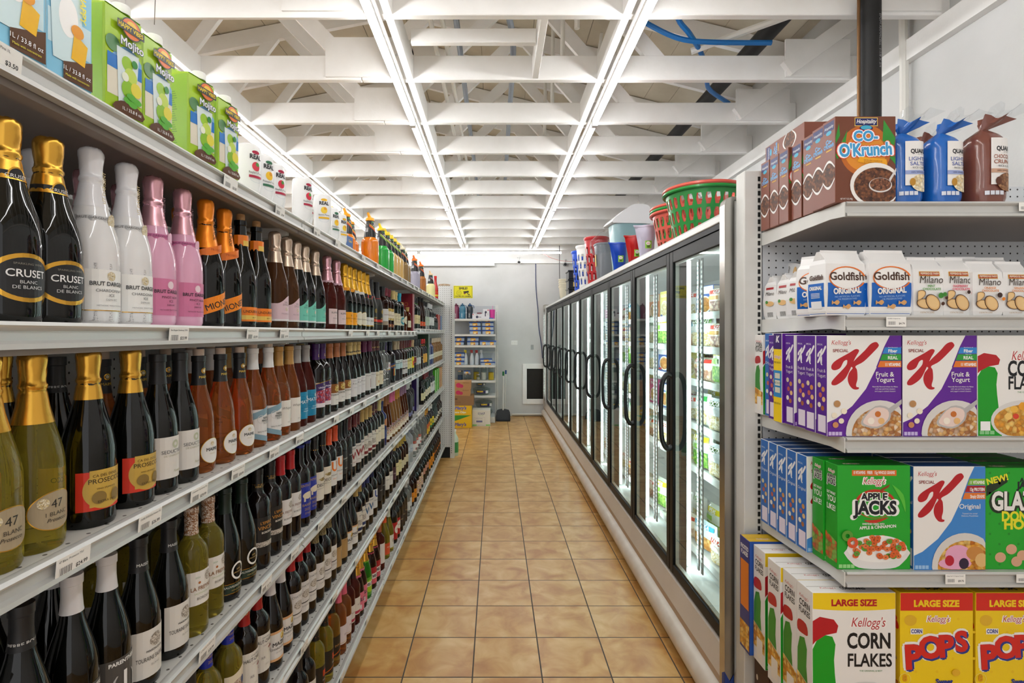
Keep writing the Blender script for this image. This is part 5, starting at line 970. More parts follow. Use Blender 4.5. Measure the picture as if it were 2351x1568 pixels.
# doors
d = empty('freezer_door', (0, 0, 0)); H = DZ1 - DZ0; W = DW - .006
m = MB(); m.box(0, .04, 0, .048, 0, H, BLACKF, .003); m.box(0, .04, W - .048, W, 0, H, BLACKF, .003); m.box(0.0005, .0395, .0485, W - .0485, 0, .05, BLACKF, .003); m.box(.0005, .0395, .0485, W - .0485, H - .06, H, BLACKF, .003); part('frame', m, d)
m = MB(); gs = mat('glass_edge_seal', '#8a8c86', .4, metal=.5)
for a in ((.049, .056, .05, H - .06), (W - .056, W - .049, .05, H - .06)): m.box(.012, .03, *a, gs)
m.box(.012, .03, .0565, W - .0565, .0505, .058, gs); m.box(.012, .03, .0565, W - .0565, H - .068, H - .0605, gs); part('spacer', m, d)
part('glass', MB().box(.008, .0115, .0485, W - .0485, .0505, H - .0605, GLASS), d)
hz = .645; m = MB(); pts = [(0.002, 0, hz), (-.02, -.004, hz - .006), (-.038, -.006, hz + .012), (-.05, -.006, hz + .05), (-.054, -.006, hz + .12), (-.055, -.006, hz + .185), (-.054, -.006, hz + .25), (-.05, -.006, hz + .32), (-.038, -.006, hz + .358), (-.02, -.004, hz + .376), (.002, 0, hz + .37)]
cp = curve(pts, 4); rr = [.017 - .006 * sin(pi * i / (len(cp) - 1)) ** .6 for i in range(len(cp))]; m.tube([(x, W - .024 + y, z) for x, y, z in cp], rr, BLACKP, 10); part('handle', m, d)
for k in range(10):
    place(d, (FX, FY0 + .003 + k * DW, DZ0), 0, 'black-framed glass freezer door, %s from the near end' % ORD[k], 'freezer door', 'freezer doors')
# frozen food
FILM = {}
def frozen_bag(hexes, w, h, t, title, motif):
    """a pillow bag standing upright, its print facing the doors (-X)"""
    m = MB(); n, q = 10, 8; c = C(hexes[0], .22); c2 = C(hexes[1], .22); rg = random.Random(title)
    def P(u, v, e):
        a = min(1, max(0, u / w)); b = min(1, max(0, v / h)); bul = (max(0, 1 - (2 * a - 1) ** 4) * max(0, 1 - (2 * b - 1) ** 6)) ** .5
        return (-(bul * t / 2 + e) + sin(u * 90 + v * 40) * .0015, w - u - w / 2, v)
    for sgn in (1, -1):
        vs = []; 
        for j in range(q + 1):
            for i in range(n + 1):
                x, y, z = P(w * i / n, h * j / q, 0); vs.append((x * sgn, y, z))
        fs = [(j * (n + 1) + i, j * (n + 1) + i + 1, (j + 1) * (n + 1) + i + 1, (j + 1) * (n + 1) + i) for j in range(q) for i in range(n)]
        m.add(vs, fs if sgn > 0 else [f[::-1] for f in fs], c, True)
    r = obj('frozen_food_bag', m); m = MB(); A = Art(m, P, .0012, 5)
    A.patch(.01, w - .01, h * .78, h * .93, c2, n=10); A.patch(.012, w - .012, h * .08, h * .5, motif, n=10)
    A.text(title, w / 2, h * .8, .022, C('#ffffff', .3), fat=.03, w=w * .8); A.patch(w * .1, w * .5, h * .56, h * .7, C(hexes[2], .3), n=6); part('print', m, r); return r
def frozen_box(hexes, w, h, t, title, motif):
    m = MB().box(0, t, -w / 2, w / 2, 0, h, C(hexes[0], .35), .0012); A = Art(m, face_left(0, w / 2, 0)); r = obj('frozen_food_box', m); m = MB(); A = Art(m, face_left(0, w / 2, 0))
    A.rect(.004, h * .72, w - .004, h - .004, C(hexes[1], .35)); A.text(title, w / 2, h * .79, .02, C('#ffffff', .35), fat=.03, w=w * .85); A.ell(w * .5, h * .36, w * .4, h * .3, C('#f3efe6', .35)); A.ell(w * .5, h * .36, w * .34, h * .25, motif)
    A.rect(w * .06, h * .08, w * .3, h * .16, C(hexes[2], .35)); part('print', m, r)
    m = MB(); A = Art(m, face_near(0, -w / 2, 0)); A.rect(.003, .004, t - .003, h - .004, C(hexes[1], .35)); A.text(title, t / 2, h * .3, .018, C('#ffffff', .35), rot=pi / 2, w=h * .8); part('side_print', m, r); return r
fry = cells('fried_food', 60, ['#d89a4a', '#b9702a', '#eac27c', '#c8843a']); veg = cells('green_peas', 90, ['#4f9a34', '#7cc04a', '#3a7a2a', '#a8d060']); cur = cells('curry_print', 80, ['#c8621c', '#e8a83a', '#8a3a14', '#f0d08a']); ric = cells('rice_print', 110, ['#f0e8c8', '#e2d09a', '#faf6e6', '#c8b06a']); meat = cells('meat_print', 70, ['#9a4a34', '#d8b49a', '#7a2f24', '#e8d2b8'])
FZ = [(frozen_bag(['#cfe8f0', '#3aa8d0', '#f0f0f0'], .2, .155, .05, 'SAMOSA', fry), 'pale blue frozen snack bag with golden pastries'), (frozen_bag(['#f2f0ee', '#d8422c', '#f0d8c8'], .18, .14, .05, 'PARATHA', ric), 'white frozen bread bag with red band'), (frozen_bag(['#e6eee0', '#e0d02c', '#8ac04a'], .17, .19, .07, 'PEAS', veg), 'clear bag of green frozen vegetables'),
      (frozen_box(['#d83a88', '#c22a78', '#f6f0e6'], .15, .17, .05, 'MASALA', cur), 'magenta frozen meal box with curry picture'), (frozen_box(['#f0e890', '#e6dc6a', '#2c4a9a'], .14, .185, .05, 'KULCHA', ric), 'pale yellow frozen bread box'), (frozen_bag(['#dfe6ea', '#5a7a3a', '#e8e8e8'], .19, .17, .07, 'COCONUT', ric), 'silvery frozen bag with green band'),
      (frozen_box(['#e8822c', '#f0e6d0', '#2f6a3a'], .16, .18, .05, 'CURRY', cur), 'orange frozen meal box with dark dish'), (frozen_bag(['#f6f6f2', '#3a9a4a', '#d8d8d8'], .14, .175, .06, 'ROTI', ric), 'tall white frozen bag with green stripe'), (frozen_bag(['#e9dcc8', '#c8382c', '#d8a04a'], .21, .13, .07, 'KEBAB', meat), 'brown frozen meat bag with red corner'), (frozen_box(['#2f62b0', '#e8e8ea', '#d0342c'], .17, .16, .05, 'FISH', fry), 'blue and white frozen fish box')]
SH_ = ['top', 'second', 'third', 'fourth', 'fifth', 'lowest']; rng = random.Random(5)
pat = [[0, 0, 8, 9, 1, 7, 4, 6], [1, 1, 8, 5, 0, 3, 2, 7], [3, 2, 2, 8, 4, 6, 9, 5], [4, 5, 5, 7, 1, 2, 9, 3], [6, 7, 5, 2, 4, 0, 1, 8], [8, 8, 1, 0, 8, 5, 2, 8]]
for li, z in enumerate(FZL + [.33]):
    y = FY0 + .16; i = 0
    while y < 5.6:
        q, look = FZ[pat[li][i % 8]]
        place(q, (1.135 + rng.uniform(0, .012), y, z + .0005), radians(rng.uniform(4, 14)), look + ', %s from the near end, %s freezer shelf' % (ORD[min(i, 19)], SH_[li]), 'frozen food', 'frozen food behind the glass'); i += 1
        y += .235 if y < 4 else .31
    y = FY0 + .26; i = 0
    while y < 3.6:
        q, look = FZ[pat[(li + 2) % 6][(i + 3) % 8]]
        place(q, (1.27, y, z + .0005), radians(8), look + ', %s in the back row, %s freezer shelf' % (ORD[i], SH_[li]), 'frozen food', 'frozen food behind the glass'); i += 1; y += .25
# ================================================================ cereal gondola on the freezer side, its front facing the shopper
GX0, GX1, GYF, GYB = .948, 1.945, 1.446, 1.895
gz = empty('cereal_gondola', (1.4, 1.9, 0)); tag(gz, 'white pegboard shelving gondola holding cereal boxes beside the freezer end', 'shelving')
PEG_E = pegboard('pegboard_cereal', '#d3d6da', (0, 2))
pw('back_panel', MB().box(.956, GX1 + .02, GYB + .012, GYB + .026, .1, 2.03, PEG_E), gz)
for x in (.886, GX1 + .01):
    m = MB().box(x, x + .064, GYB + .004, GYB + .07, 0, 2.085, STEELW, .003)
    for k in range(80): m.box(x + .048, x + .057, GYB + .0032, GYB + .0045, .04 + k * .0254, .04 + k * .0254 + .0165, SLOT)
    pw('upright', m, gz)
pw('base_deck', MB().box(.956, GX1, GYF + .01, GYB, .005, .155, STEELW), gz)
def gshelf():
    s = empty('cereal_shelf'); W = GX1 - GX0; D = GYB - GYF
    m = MB().box(.002, W - .002, .012, D, -.02, 0, STEELW); part('deck', m, s)
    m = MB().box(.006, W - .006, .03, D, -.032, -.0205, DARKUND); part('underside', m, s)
    m = MB(); m.extrude([(-a, b) for a, b in lip_profile(.04)], lambda u, v, w: (w, u, v), .004, W - .004, ALU); part('price_rail', m, s)
    for x in (-.002, W - .001):
        m = MB(); m.extrude([(.0, -.001), (D, -.001), (D, -.046), (D - .03, -.047), (.06, -.036), (.0, -.041)], lambda u, v, w: (x + w, u, v), 0, .003, STEELW); part('bracket', m, s)
        if x < 0:
            m = MB()
            for y, z in ((.05, -.016), (.13, -.02), (D - .03, -.022)): m.lathe([(.004, z), (.004, z + .0005)], SLOT, 8, (0, y))
    return s
CZ = {'A': 1.863, 'B': 1.554, 'C': 1.222, 'D': .858}
gs_ = gshelf()
for k, n in zip('ABCD', ('topmost', 'second', 'third', 'fourth')): place(gs_, (GX0, GYF, CZ[k]), 0, 'white metal %s shelf of the cereal gondola' % n, 'shelf', 'cereal gondola shelves')
FLK = cells('corn_flakes', 85, ['#d98c1e', '#eeb84a', '#b8660f', '#e8a02c', '#f2ca70']); GRAN = cells('granola', 100, ['#c98a44', '#e2b878', '#a8642c', '#f0e0c8', '#b87838']); CHOC = cells('choc_flakes', 150, ['#4a281a', '#6b3c24', '#35190f', '#83502f']); LOOP = cells('loops_print', 90, ['#d9622c', '#5c9a34', '#e27a44', '#c8502a', '#7cae4a'])
POPC = cells('puffs_print', 42, ['#e8b42c', '#f6d868', '#cf9418', '#f2c84a']); CHOCR = cells('choc_rice', 190, ['#5a3020', '#7d4a30', '#3a1d12', '#946042'])
WHB = C('#efedea', .35); RED = C('#b51a24', .35); PUR = C('#5f1f94', .35); BLU = C('#3f86d0', .35); DBL = C('#1f4f92', .35); GRN = C('#22a52a', .35); YEL = C('#f2cf1c', .35); ORG = C('#e07a22', .35); BRN = C('#7a4634', .35); CREAMC = C('#e6e2da', .35); RDK = C('#7c1018', .35)
def kel(A, u, v, h, w=None, ink=None): 
    A.text("Kellogg's", u, v, h, C('#f6f2ee', .35), fat=.07, sh=.2, w=w * 1.06 if w else None); A.text("Kellogg's", u, v, h, ink or RED, sh=.2, w=w)
K1 = [(955, 225), (925, 222), (870, 255), (760, 318), (720, 360), (720, 395), (750, 406), (795, 385), (825, 330), (852, 316), (856, 335), (838, 375), (735, 485), (717, 522), (732, 538), (772, 530), (838, 478), (885, 390), (925, 300), (957, 245)]
K2 = [(1130, 178), (1108, 158), (1062, 175), (1010, 232), (930, 310), (893, 352), (888, 372), (903, 388), (872, 430), (860, 482), (872, 530), (900, 566), (930, 576), (956, 570), (956, 556), (938, 552), (934, 530), (946, 480), (942, 405), (930, 370), (1002, 328), (1102, 230), (1130, 196)]
def special(A, w, h, c, flav, bands, ink):
    f = lambda p: ((p[0] - 680) / 650 * w, (988 - p[1]) / 888 * h)
    A.rect(.001, .001, w - .001, h - .001, WHB)
    A.poly([f(p) for p in ((1230, 101), (1329, 101), (1329, 380), (1110, 380), (1180, 200))], c)
    A.poly([f(p) for p in ((1115, 380), (1329, 380), (1329, 987), (682, 987), (682, 865), (760, 830), (900, 720), (1020, 570))], c)
    for k in (K1, K2): A.poly([f(p) for p in k], RED, sm=4)
    for i, (hx, tx, sub) in enumerate(bands):
        y = 205 + i * 60; A.poly([f(p) for p in ((1185 - i * 22, y), (1329, y), (1329, y + 54), (1165 - i * 22, y + 54))], C(hx, .35)); u, v = f((1255, y + 44)); A.text(tx, u, v, .0085 * h / .27, WHB, fat=.03, w=w * .2)
        if sub: A.text(sub, u, v + .012 * h / .27, .0028, WHB, w=w * .16)
    u, v = f((800, 180)); kel(A, u, v, .012 * h / .27, w * .26); u, v = f((797, 247)); A.text('SPECIAL', u, v, .0085 * h / .27, C('#8a2a24', .35), w=w * .24, fat=.01)
    u, v = f((1185, 460)); 
    for i, t in enumerate(flav): A.text(t, u, v - i * .0145 * h / .27, .0125 * h / .27, WHB, w=w * .3, fat=.015)
    for i in range(3): A.text(('Naturally flavored wheat rice flakes', 'with oat and fruit clusters', 'and yogurt coated clusters')[i] if len(flav) > 1 else ('Toasted rice cereal', 'Delicious Possibilities', '')[i], u, v - (len(flav) * .0145 + i * .006) * h / .27, .0038, WHB, w=w * .34)
    clip = lambda p: (min(p[0], w - .0015), max(p[1], .0015))
    cu, cv = f((1140, 930)); A.ell(cu, cv - .01, w * .46, h * .33, C('#d9d6d2', .35), clip=clip, n=32); A.ell(cu + .004, cv - .012, w * .4, h * .265, GRAN if ink == 'fy' else FLK, clip=clip, n=32)
    if ink == 'fy':
        A.poly([f(p) for p in ((1100, 720), (1220, 740), (1225, 840), (1120, 915), (990, 890), (985, 830))], C('#b9b6b4', .3), sm=3); A.poly([f(p) for p in ((1095, 735), (1205, 752), (1208, 835), (1115, 900), (1005, 878), (1002, 830))], C('#ead2c8', .35), sm=3)
        A.poly([f(p) for p in ((1215, 740), (1329, 660), (1329, 700), (1225, 790))], C('#b4b2b2', .3))
        for x, y, r, hx in ((765, 700, 30, '#b88a5a'), (825, 765, 26, '#f0e6d0'), (740, 800, 24, '#f0e6d0'), (800, 850, 24, '#ece0c8'), (750, 885, 26, '#c8885a'), (1060, 850, 30, '#f4eadc'), (1120, 790, 26, '#c8702c'), (1150, 850, 28, '#e8b878')): u, v = f((x, y)); A.ell(u, v, r / 650 * w, r / 888 * h, C(hx, .4), n=9)
    else:
        for x, y, rx, ry, hx in ((1080, 860, 120, 90, '#e8a8c8'), (1050, 930, 150, 50, '#e8a8c8'), (1000, 905, 42, 46, '#b81c34'), (1130, 930, 45, 48, '#2f1f3a'), (1230, 840, 80, 60, '#c98a44'), (1290, 900, 60, 60, '#e2b878')): u, v = f((x, y)); A.ell(u, v, rx / 650 * w, ry / 888 * h, C(hx, .4), n=14, clip=clip)
    for i in range(4): A.rect(.004 + i * .0095, .003, .012 + i * .0095, .013, C('#c9b8e2' if ink == 'fy' else '#9ac0e6', .4), l=6)
def sp_side(A, d, h, c, flav):
    A.rect(.001, .001, d - .001, h - .001, c); s = d / .05; g = lambda p: (d * .5 + (p[0] - 915) / 410 * d * .8, h * .70 + (575 - p[1]) / 420 * h * .2)
    for k in (K1, K2): A.poly([g(p) for p in k], WHB, sm=3)
    A.text('SPECIAL', d * .36, h * .9, .005, WHB, w=d * .55)
    for i, t in enumerate(flav): A.text(t, d * .5, h * (.63 - i * .05), .0095, WHB, w=d * .8)
    for i, (u, v, hx) in enumerate(((.3, .5, '#d8c8a0'), (.65, .46, '#c98a44'), (.4, .4, '#b85a4a'), (.7, .36, '#e2b878'), (.3, .3, '#f0e6d0'), (.6, .27, '#a8642c'))): A.ell(d * u, h * v, d * .15, h * .026, C(hx, .4), n=9, l=3)
    A.rect(d * .2, h * .03, d * .9, h * .2, C('#e6dcea', .4))
def cf_front(A, w, h, large=True):
    f = lambda p: ((p[0] - 708) / 596 * w, (1257 - p[1]) / 740 * h * .83 + h * .17)
    A.rect(.001, .001, w - .001, h - .001, WHB)
    if large: A.patch(.001, w - .001, lambda u: h * .87 + .02 * (u / w - .5) ** 2, h - .001, YEL); A.text('LARGE SIZE', w * .5, h * .905, .0175, RED, fat=.05, w=w * .7)
    A.poly([f(p) for p in ((709, 880), (740, 820), (800, 790), (850, 800), (872, 850), (862, 950), (868, 1040), (880, 1150), (900, 1257))] + [(.001 + w * .33, .0015), (.0015, .0015)], C('#149a22', .35))
    A.poly([f(p) for p in ((709, 700), (760, 672), (860, 690), (892, 730), (880, 775), (800, 790), (730, 830), (709, 852))], RED)
    kel(A, *f((1105, 735)), .026, w * .4); A.text('CORN', *f((1110, 872)), .042, C('#18191c', .35), fat=.03, w=w * .52, sx=.8); A.text('FLAKES', *f((1118, 990)), .036, C('#18191c', .35), fat=.02, w=w * .53, sx=.8); A.text('THE ORIGINAL & BEST', *f((1125, 1024)), .0045, C('#4a8a4a', .35), w=w * .4)
    clip = lambda p: (min(p[0], w - .0015), max(p[1], .0015))
    A.ell(w * .64, h * .16, w * .46, h * .2, C('#dcdad8', .35), clip=clip, n=32); A.ell(w * .64, h * .15, w * .42, h * .165, FLK, clip=clip, n=32)
    for u, v, r, hx in ((.5, .27, .05, '#eeb84a'), (.62, .3, .06, '#e8a02c'), (.8, .27, .05, '#d98c1e'), (.42, .2, .05, '#f2ca70'), (.86, .24, .035, '#c02430'), (.52, .2, .04, '#d8442c')): A.ell(w * u, h * v, w * r * 1.1, w * r, C(hx, .4), n=7, a0=u * 9, a1=u * 9 + 2 * pi, clip=clip)
    A.rect(w * .035, h * .06, w * .17, h * .15, C('#f4f4f4', .4))
    for i in range(3): A.rect(.006 + i * .014, .006, .018 + i * .014, .016, C('#8ac88a', .4), l=6)
def cf_side(A, d, h):
    A.rect(.001, .001, d - .001, h - .001, WHB); kel(A, d * .45, h * .905, .009, d * .7); A.text('CORN', d * .5, h * .845, .017, C('#18191c', .35), fat=.03, w=d * .78, sx=.75); A.text('FLAKES', d * .5, h * .79, .016, C('#18191c', .35), fat=.02, w=d * .86, sx=.75)
    A.poly([(d * .04, h * .33), (d * .05, h * .5), (d * .2, h * .6), (d * .5, h * .62), (d * .66, h * .55), (d * .62, h * .42), (d * .7, h * .3)], C('#2f8a2a', .35)); A.poly([(d * .05, h * .64), (d * .1, h * .72), (d * .6, h * .73), (d * .72, h * .66), (d * .45, h * .64)], RED, sm=3)
    A.patch(.001, d - .001, h * .12, lambda u: h * .33 - h * .05 * u / d, FLK, n=6); A.rect(d * .3, h * .05, d * .8, h * .22, C('#f4efe6', .4))
def pops_front(A, w, h):
    A.rect(.001, .001, w - .001, h - .001, YEL)
    for i in range(7):
        for j in range(9): A.ell(w * (.07 + i * .145 + (j % 2) * .07), h * (.05 + j * .095), w * .02, w * .02, C('#edc31a', .35), n=8, l=2) if (i + j) % 2 else None
    A.rect(.001, h * .87, w - .001, h - .001, C('#d32a1e', .35)); A.text('LARGE SIZE', w * .5, h * .9, .0175, YEL, fat=.05, w=w * .66); kel(A, w * .52, h * .79, .017, w * .3)
    A.ell(w * .14, h * .8, w * .085, w * .075, C('#e2b42c', .4), n=16); A.rect(w * .14, h * .70, w * .31, h * .742, C('#f4f2ee', .35)); A.text('CORN', w * .225, h * .709, .0105, C('#2a3a8a', .35), fat=.04, w=w * .15)
    for hx, fat, dx in (('#f4f2ee', .13, 0), ('#2a3a8a', .085, .003), ('#d32a1e', .05, 0)):
        for ch, u, v, k in (('P', .19, .46, 1.1), ('O', .42, .535, 1), ('P', .64, .545, 1), ('S', .84, .585, .92)): A.text(ch, w * u + dx, h * v - dx, .058 * k, C(hx, .35), fat=fat, sx=.98, rot=.06)
    A.text('Sweet', w * .6, h * .345, .0135, C('#2a3a8a', .35), fat=.05); A.text('Crispy Crunch', w * .6, h * .305, .0125, C('#2a3a8a', .35), fat=.05, w=w * .38); A.ring(w * .06, h * .38, w * .075, w * .08, C('#f6e48a', .35)); A.text('8', w * .06, h * .365, .018, C('#e09a1c', .35), fat=.03)
    clip = lambda p: (min(p[0], w - .0015), max(p[1], .0015))
    A.ell(w * .53, h * .1, w * .42, h * .14, C('#a8442c', .35), clip=clip, n=28); A.ell(w * .53, h * .1, w * .38, h * .12, C('#f4f0e6', .35), clip=clip, n=28)
    rg = random.Random(2)
    for i in range(26): A.ell(w * rg.uniform(.2, .86), h * rg.uniform(.02, .19), w * .05, w * .042, C(rg.choice(('#e8b42c', '#f2cc52', '#dca420')), .4), n=8, clip=clip)
    for u, v in ((.22, .25), (.5, .27), (.86, .27), (.75, .43)): A.ell(w * u, h * v, w * .055, w * .046, C('#e2b02a', .4), n=12)
def pops_side(A, d, h):
    A.rect(.001, .001, d - .001, h - .001, C('#e8c01c', .35)); A.text('POPS', d * .5, h * .72, .03, C('#d32a1e', .35), fat=.1, w=d * .8, rot=.3); A.text('CORN', d * .5, h * .5, .01, C('#2a3a8a', .35), w=d * .6); A.text('ENERGIZE', d * .62, h * .22, .016, C('#c05a1c', .35), rot=-pi / 2, fat=.04)
def aj_front(A, w, h):
    A.rect(.001, .001, w - .001, h - .001, GRN); A.poly([(w * .2, h * .9), (w * .2, h * .955), (w * .81, h * .955), (w * .81, h * .9)], C('#d9681e', .35)); A.text('8 VITAMINS   FIBER   15g WHOLE GRAINS', w * .505, h * .917, .0085, WHB, w=w * .56, fat=.02)
    kel(A, w * .5, h * .82, .019, w * .29); A.ell(w * .52, h * .63, w * .28, h * .14, C('#c0321c', .35)); A.ell(w * .52, h * .62, w * .25, h * .125, GRN); A.poly([(w * .58, h * .74), (w * .7, h * .79), (w * .72, h * .82), (w * .6, h * .775)], C('#8a3f18', .35)); A.poly([(w * .36, h * .47), (w * .52, h * .445), (w * .7, h * .5), (w * .52, h * .478)], C('#c0321c', .35), sm=3)
    for t, u, v, hh in (('APPLE', .5, .665, .02), ('JACKS', .51, .535, .036)):
        A.text(t, w * u, h * v, hh, C('#f4f6f2', .35), fat=.12, w=w * (.38 if t == 'APPLE' else .62)); A.text(t, w * u, h * v, hh, C('#1a1d24', .35), fat=.045, w=w * (.37 if t == 'APPLE' else .6))
    A.text('SWEETENED CEREAL WITH', w * .49, h * .43, .005, WHB, w=w * .3, fat=.02); A.text('APPLE & CINNAMON', w * .55, h * .395, .0085, WHB, w=w * .5, fat=.03, rot=.06)
    A.poly([(w * .74, h * .82), (w * .9, h * .72), (w * .93, h * .55), (w * .87, h * .66), (w * .76, h * .8)], C('#58c03a', .35), sm=3)
    clip = lambda p: (min(p[0], w - .0015), max(p[1], .0015))
    A.poly([(w * .13, h * .2), (w * .2, h * .06), (w * .36, .003), (w * .72, .003), (w * .88, h * .06), (w * .95, h * .2)], C('#e6e4e2', .35), sm=3); A.ell(w * .54, h * .2, w * .41, h * .13, C('#f2f0ec', .35), n=32)
    rg = random.Random(4)
    for i in range(64):
        a, r = rg.uniform(0, 2 * pi), rg.random() ** .5; u, v = w * (.54 + .37 * r * cos(a)), h * (.2 + .115 * r * sin(a)); c = C(rg.choice(('#d9622c', '#d9622c', '#e27a44', '#5c9a34')), .4); A.ell(u, v, w * .042, w * .034, c, n=10, l=9 + i); A.ell(u, v, w * .013, w * .01, C('#8a4a24', .4), n=6, l=9.5 + i)
    A.l = 80
    for u, v, hx in ((.12, .33, '#5c9a34'), (.19, .265, '#d9542c')): A.ring(w * u, h * v, w * .03, w * .075, C(hx, .4), n=18)
    for i in range(4): A.rect(.004 + i * .011, .004, .0135 + i * .011, .014, C('#9ad88a', .4), l=6)
def aj_side(A, d, h):
    A.rect(.001, .001, d - .001, h - .001, C('#1f9628', .35)); kel(A, d * .5, h * .915, .008, d * .5)
    for t, v, hh in (('APPLE', .855, .01), ('JACKS', .8, .016)): A.text(t, d * .5, h * v, hh, WHB, fat=.1, w=d * .72); A.text(t, d * .5, h * v, hh, C('#1a1d24', .35), fat=.04, w=d * .7)
    for t, v, hh in (('EAT WHAT', .7, .008), ('YOU', .63, .016), ('LIKE!', .55, .015)): A.text(t, d * .5, h * v, hh, WHB, fat=.02, w=d * .72)
    A.patch(.001, d - .001, h * .06, lambda u: h * .32 - h * .06 * u / d, LOOP, n=6)
def gl_front(A, w, h):
    A.rect(.001, .001, w - .001, h - .001, GRN)
    for i in range(8):
        for j in range(10): A.ell(w * (.06 + i * .13), h * (.05 + j * .1), w * .018, w * .018, C('#1b8a22', .35), n=8, l=2) if (i + j) % 2 else None
    A.poly([(.002, h * .82), (w * .3, h * .95), (w * .3, h * .86), (.002, h * .72)], C('#20301c', .35)); A.text('NEW!', w * .17, h * .86, .017, C('#e8e02c', .35), fat=.04, rot=.25)
    A.text('APPLE', w * .58, h * .86, .012, C('#1a1d24', .35), fat=.05, w=w * .3); A.text('JACKS', w * .6, h * .8, .018, C('#1a1d24', .35), fat=.05, w=w * .4)
    A.text('GLAZED', w * .52, h * .58, .05, C('#20301c', .35), fat=.1, w=w * .88); A.text('GLAZED', w * .51, h * .59, .05, WHB, fat=.04, w=w * .86)
    A.text('DONUT', w * .5, h * .48, .026, C('#e8e02c', .35), fat=.045, w=w * .56); A.text('HOLES', w * .52, h * .4, .026, C('#e8e02c', .35), fat=.045, w=w * .56)
    for u, v in ((.2, .12), (.35, .2), (.5, .14), (.65, .22), (.8, .12), (.42, .08), (.7, .08)): A.ell(w * u, h * v, w * .075, w * .07, C('#d8a888', .4), n=14)
def ck_front(A, w, h):
    A.rect(.001, .001, w - .001, h - .001, C('#6e3d2a', .35)); A.ell(w * .5, h * .6, w * .42, h * .3, C('#b8641e', .35)); A.ell(w * .5, h * .58, w * .34, h * .22, C('#d88a28', .35))
    for p in (((.0, .55), (.2, .84), (.16, .62), (.03, .5)), ((1., .75), (.8, .96), (.78, .72), (.96, .6)), ((0, .75), (.06, .92), (.08, .78), (0, .68)), ((1, .5), (.93, .66), (.9, .52), (1, .44))): A.poly([(min(w - .0012, max(.0012, w * a)), h * b) for a, b in p], C('#2f8a30', .35))
    A.rect(w * .32, h * .885, w * .7, h * .985, C('#e6c45a', .35)); A.rect(w * .33, h * .893, w * .69, h * .977, C('#1d2460', .35)); A.ell(w * .51, h * .862, w * .11, h * .035, C('#1d2460', .35)); A.ell(w * .51, h * .868, w * .09, h * .026, C('#3fa8c8', .35)); A.text('Hospitality', w * .51, h * .918, .0115, WHB, sh=.25, w=w * .32, fat=.02)
    for t, u, v, hh, ww in (('CO-', .5, .715, .028, .4), ("O'Krunch", .5, .545, .034, .86)):
        for hx, fat in (('#d8402c', .14), ('#f4f6f8', .1), ('#3f9ad0', .04)): A.text(t, w * u, h * v, hh, C(hx, .35), fat=fat, w=w * ww * (1 + fat * .25), rot=.05 if len(t) > 3 else 0)
    A.poly([(w * .36, h * .47), (w * .86, h * .41), (w * .84, h * .5), (w * .4, h * .53)], C('#e8a41c', .35)); A.text('EXCELLENT SOURCE OF', w * .62, h * .475, .004, C('#7a2a14', .35), w=w * .3, rot=-.08); A.text('8 VITAMINS & MINERALS', w * .62, h * .452, .004, C('#7a2a14', .35), w=w * .3, rot=-.08)
    clip = lambda p: (min(max(p[0], .0015), w - .0015), max(p[1], .0015))
    A.ell(w * .66, h * .2, w * .42, h * .26, C('#ece8e4', .35), clip=clip, n=32); A.ell(w * .68, h * .19, w * .38, h * .215, CHOC, clip=clip, n=32); A.ell(w * .74, h * .2, w * .19, h * .085, C('#d9d6d4', .3), n=24); A.ell(w * .74, h * .207, w * .175, h * .075, CHOCR, n=24)
    A.poly([(w * .88, h * .27), (w * .998, h * .4), (w * .998, h * .36), (w * .9, h * .24)], C('#d9d6d4', .3)); A.text('NET WT 7 OZ (198g)', w * .18, h * .03, .005, WHB, w=w * .2)
def ck_side(A, d, h):
    A.rect(.001, .001, d - .001, h - .001, C('#7d4636', .35)); A.rect(d * .08, h * .86, d * .92, h * .97, C('#1d2460', .35)); A.text('Hospitality', d * .5, h * .895, .008, WHB, w=d * .7, sh=.25); A.ell(d * .5, h * .845, d * .22, h * .025, C('#3fa8c8', .35), n=12); A.text("Co-", d * .5, h * .72, .012, C('#6aa8d8', .35), fat=.05, w=d * .5); A.text("O'Krunch", d * .5, h * .67, .011, C('#6aa8d8', .35), fat=.05, w=d * .8); A.rect(d * .3, h * .63, d * .75, h * .645, C('#d8a41c', .35))
    A.patch(.001, d - .001, lambda u: h * (.28 - .1 * sin(pi * u / d)), lambda u: h * (.42 + .1 * sin(pi * u / d)), WHB, n=10); A.patch(.001, d - .001, lambda u: h * (.3 - .09 * sin(pi * u / d)), lambda u: h * (.4 + .09 * sin(pi * u / d)), CHOC, n=10)
def cereal(w, h, d, c, front, side, top=None, flip=False):
    m = MB().box(0, w, 0, d, 0, h, c, .0008); r = obj('cereal_box', m)
    m = MB(); front(Art(m, face_y(0, 0, 0), .00008), w, h); part('front_print', m, r)
    m = MB(); side(Art(m, face_left(0, d, 0), .00008), d, h); part('side_print', m, r)
    if top: m = MB(); top(Art(m, face_top(0, 0, h), .00008), w, d); part('top_print', m, r)
    m = MB(); 
    m.add([(.003, d * .46, h + .0003), (w - .003, d * .46, h + .0003), (w - .003, d * .48, h + .0003), (.003, d * .48, h + .0003)], [(0, 1, 2, 3)], C('#6a5a4a', .6)); part('flap_seam', m, r)
    return r
def top_k(c, t2=None):
    def f(A, w, d): A.rect(.002, .002, w - .002, d - .002, c); kel(A, w * .25, d * .3, .009, w * .25); (A.text(t2, w * .55, d * .25, .014, C('#18191c', .35), fat=.04, w=w * .3) if t2 else None)
    return f
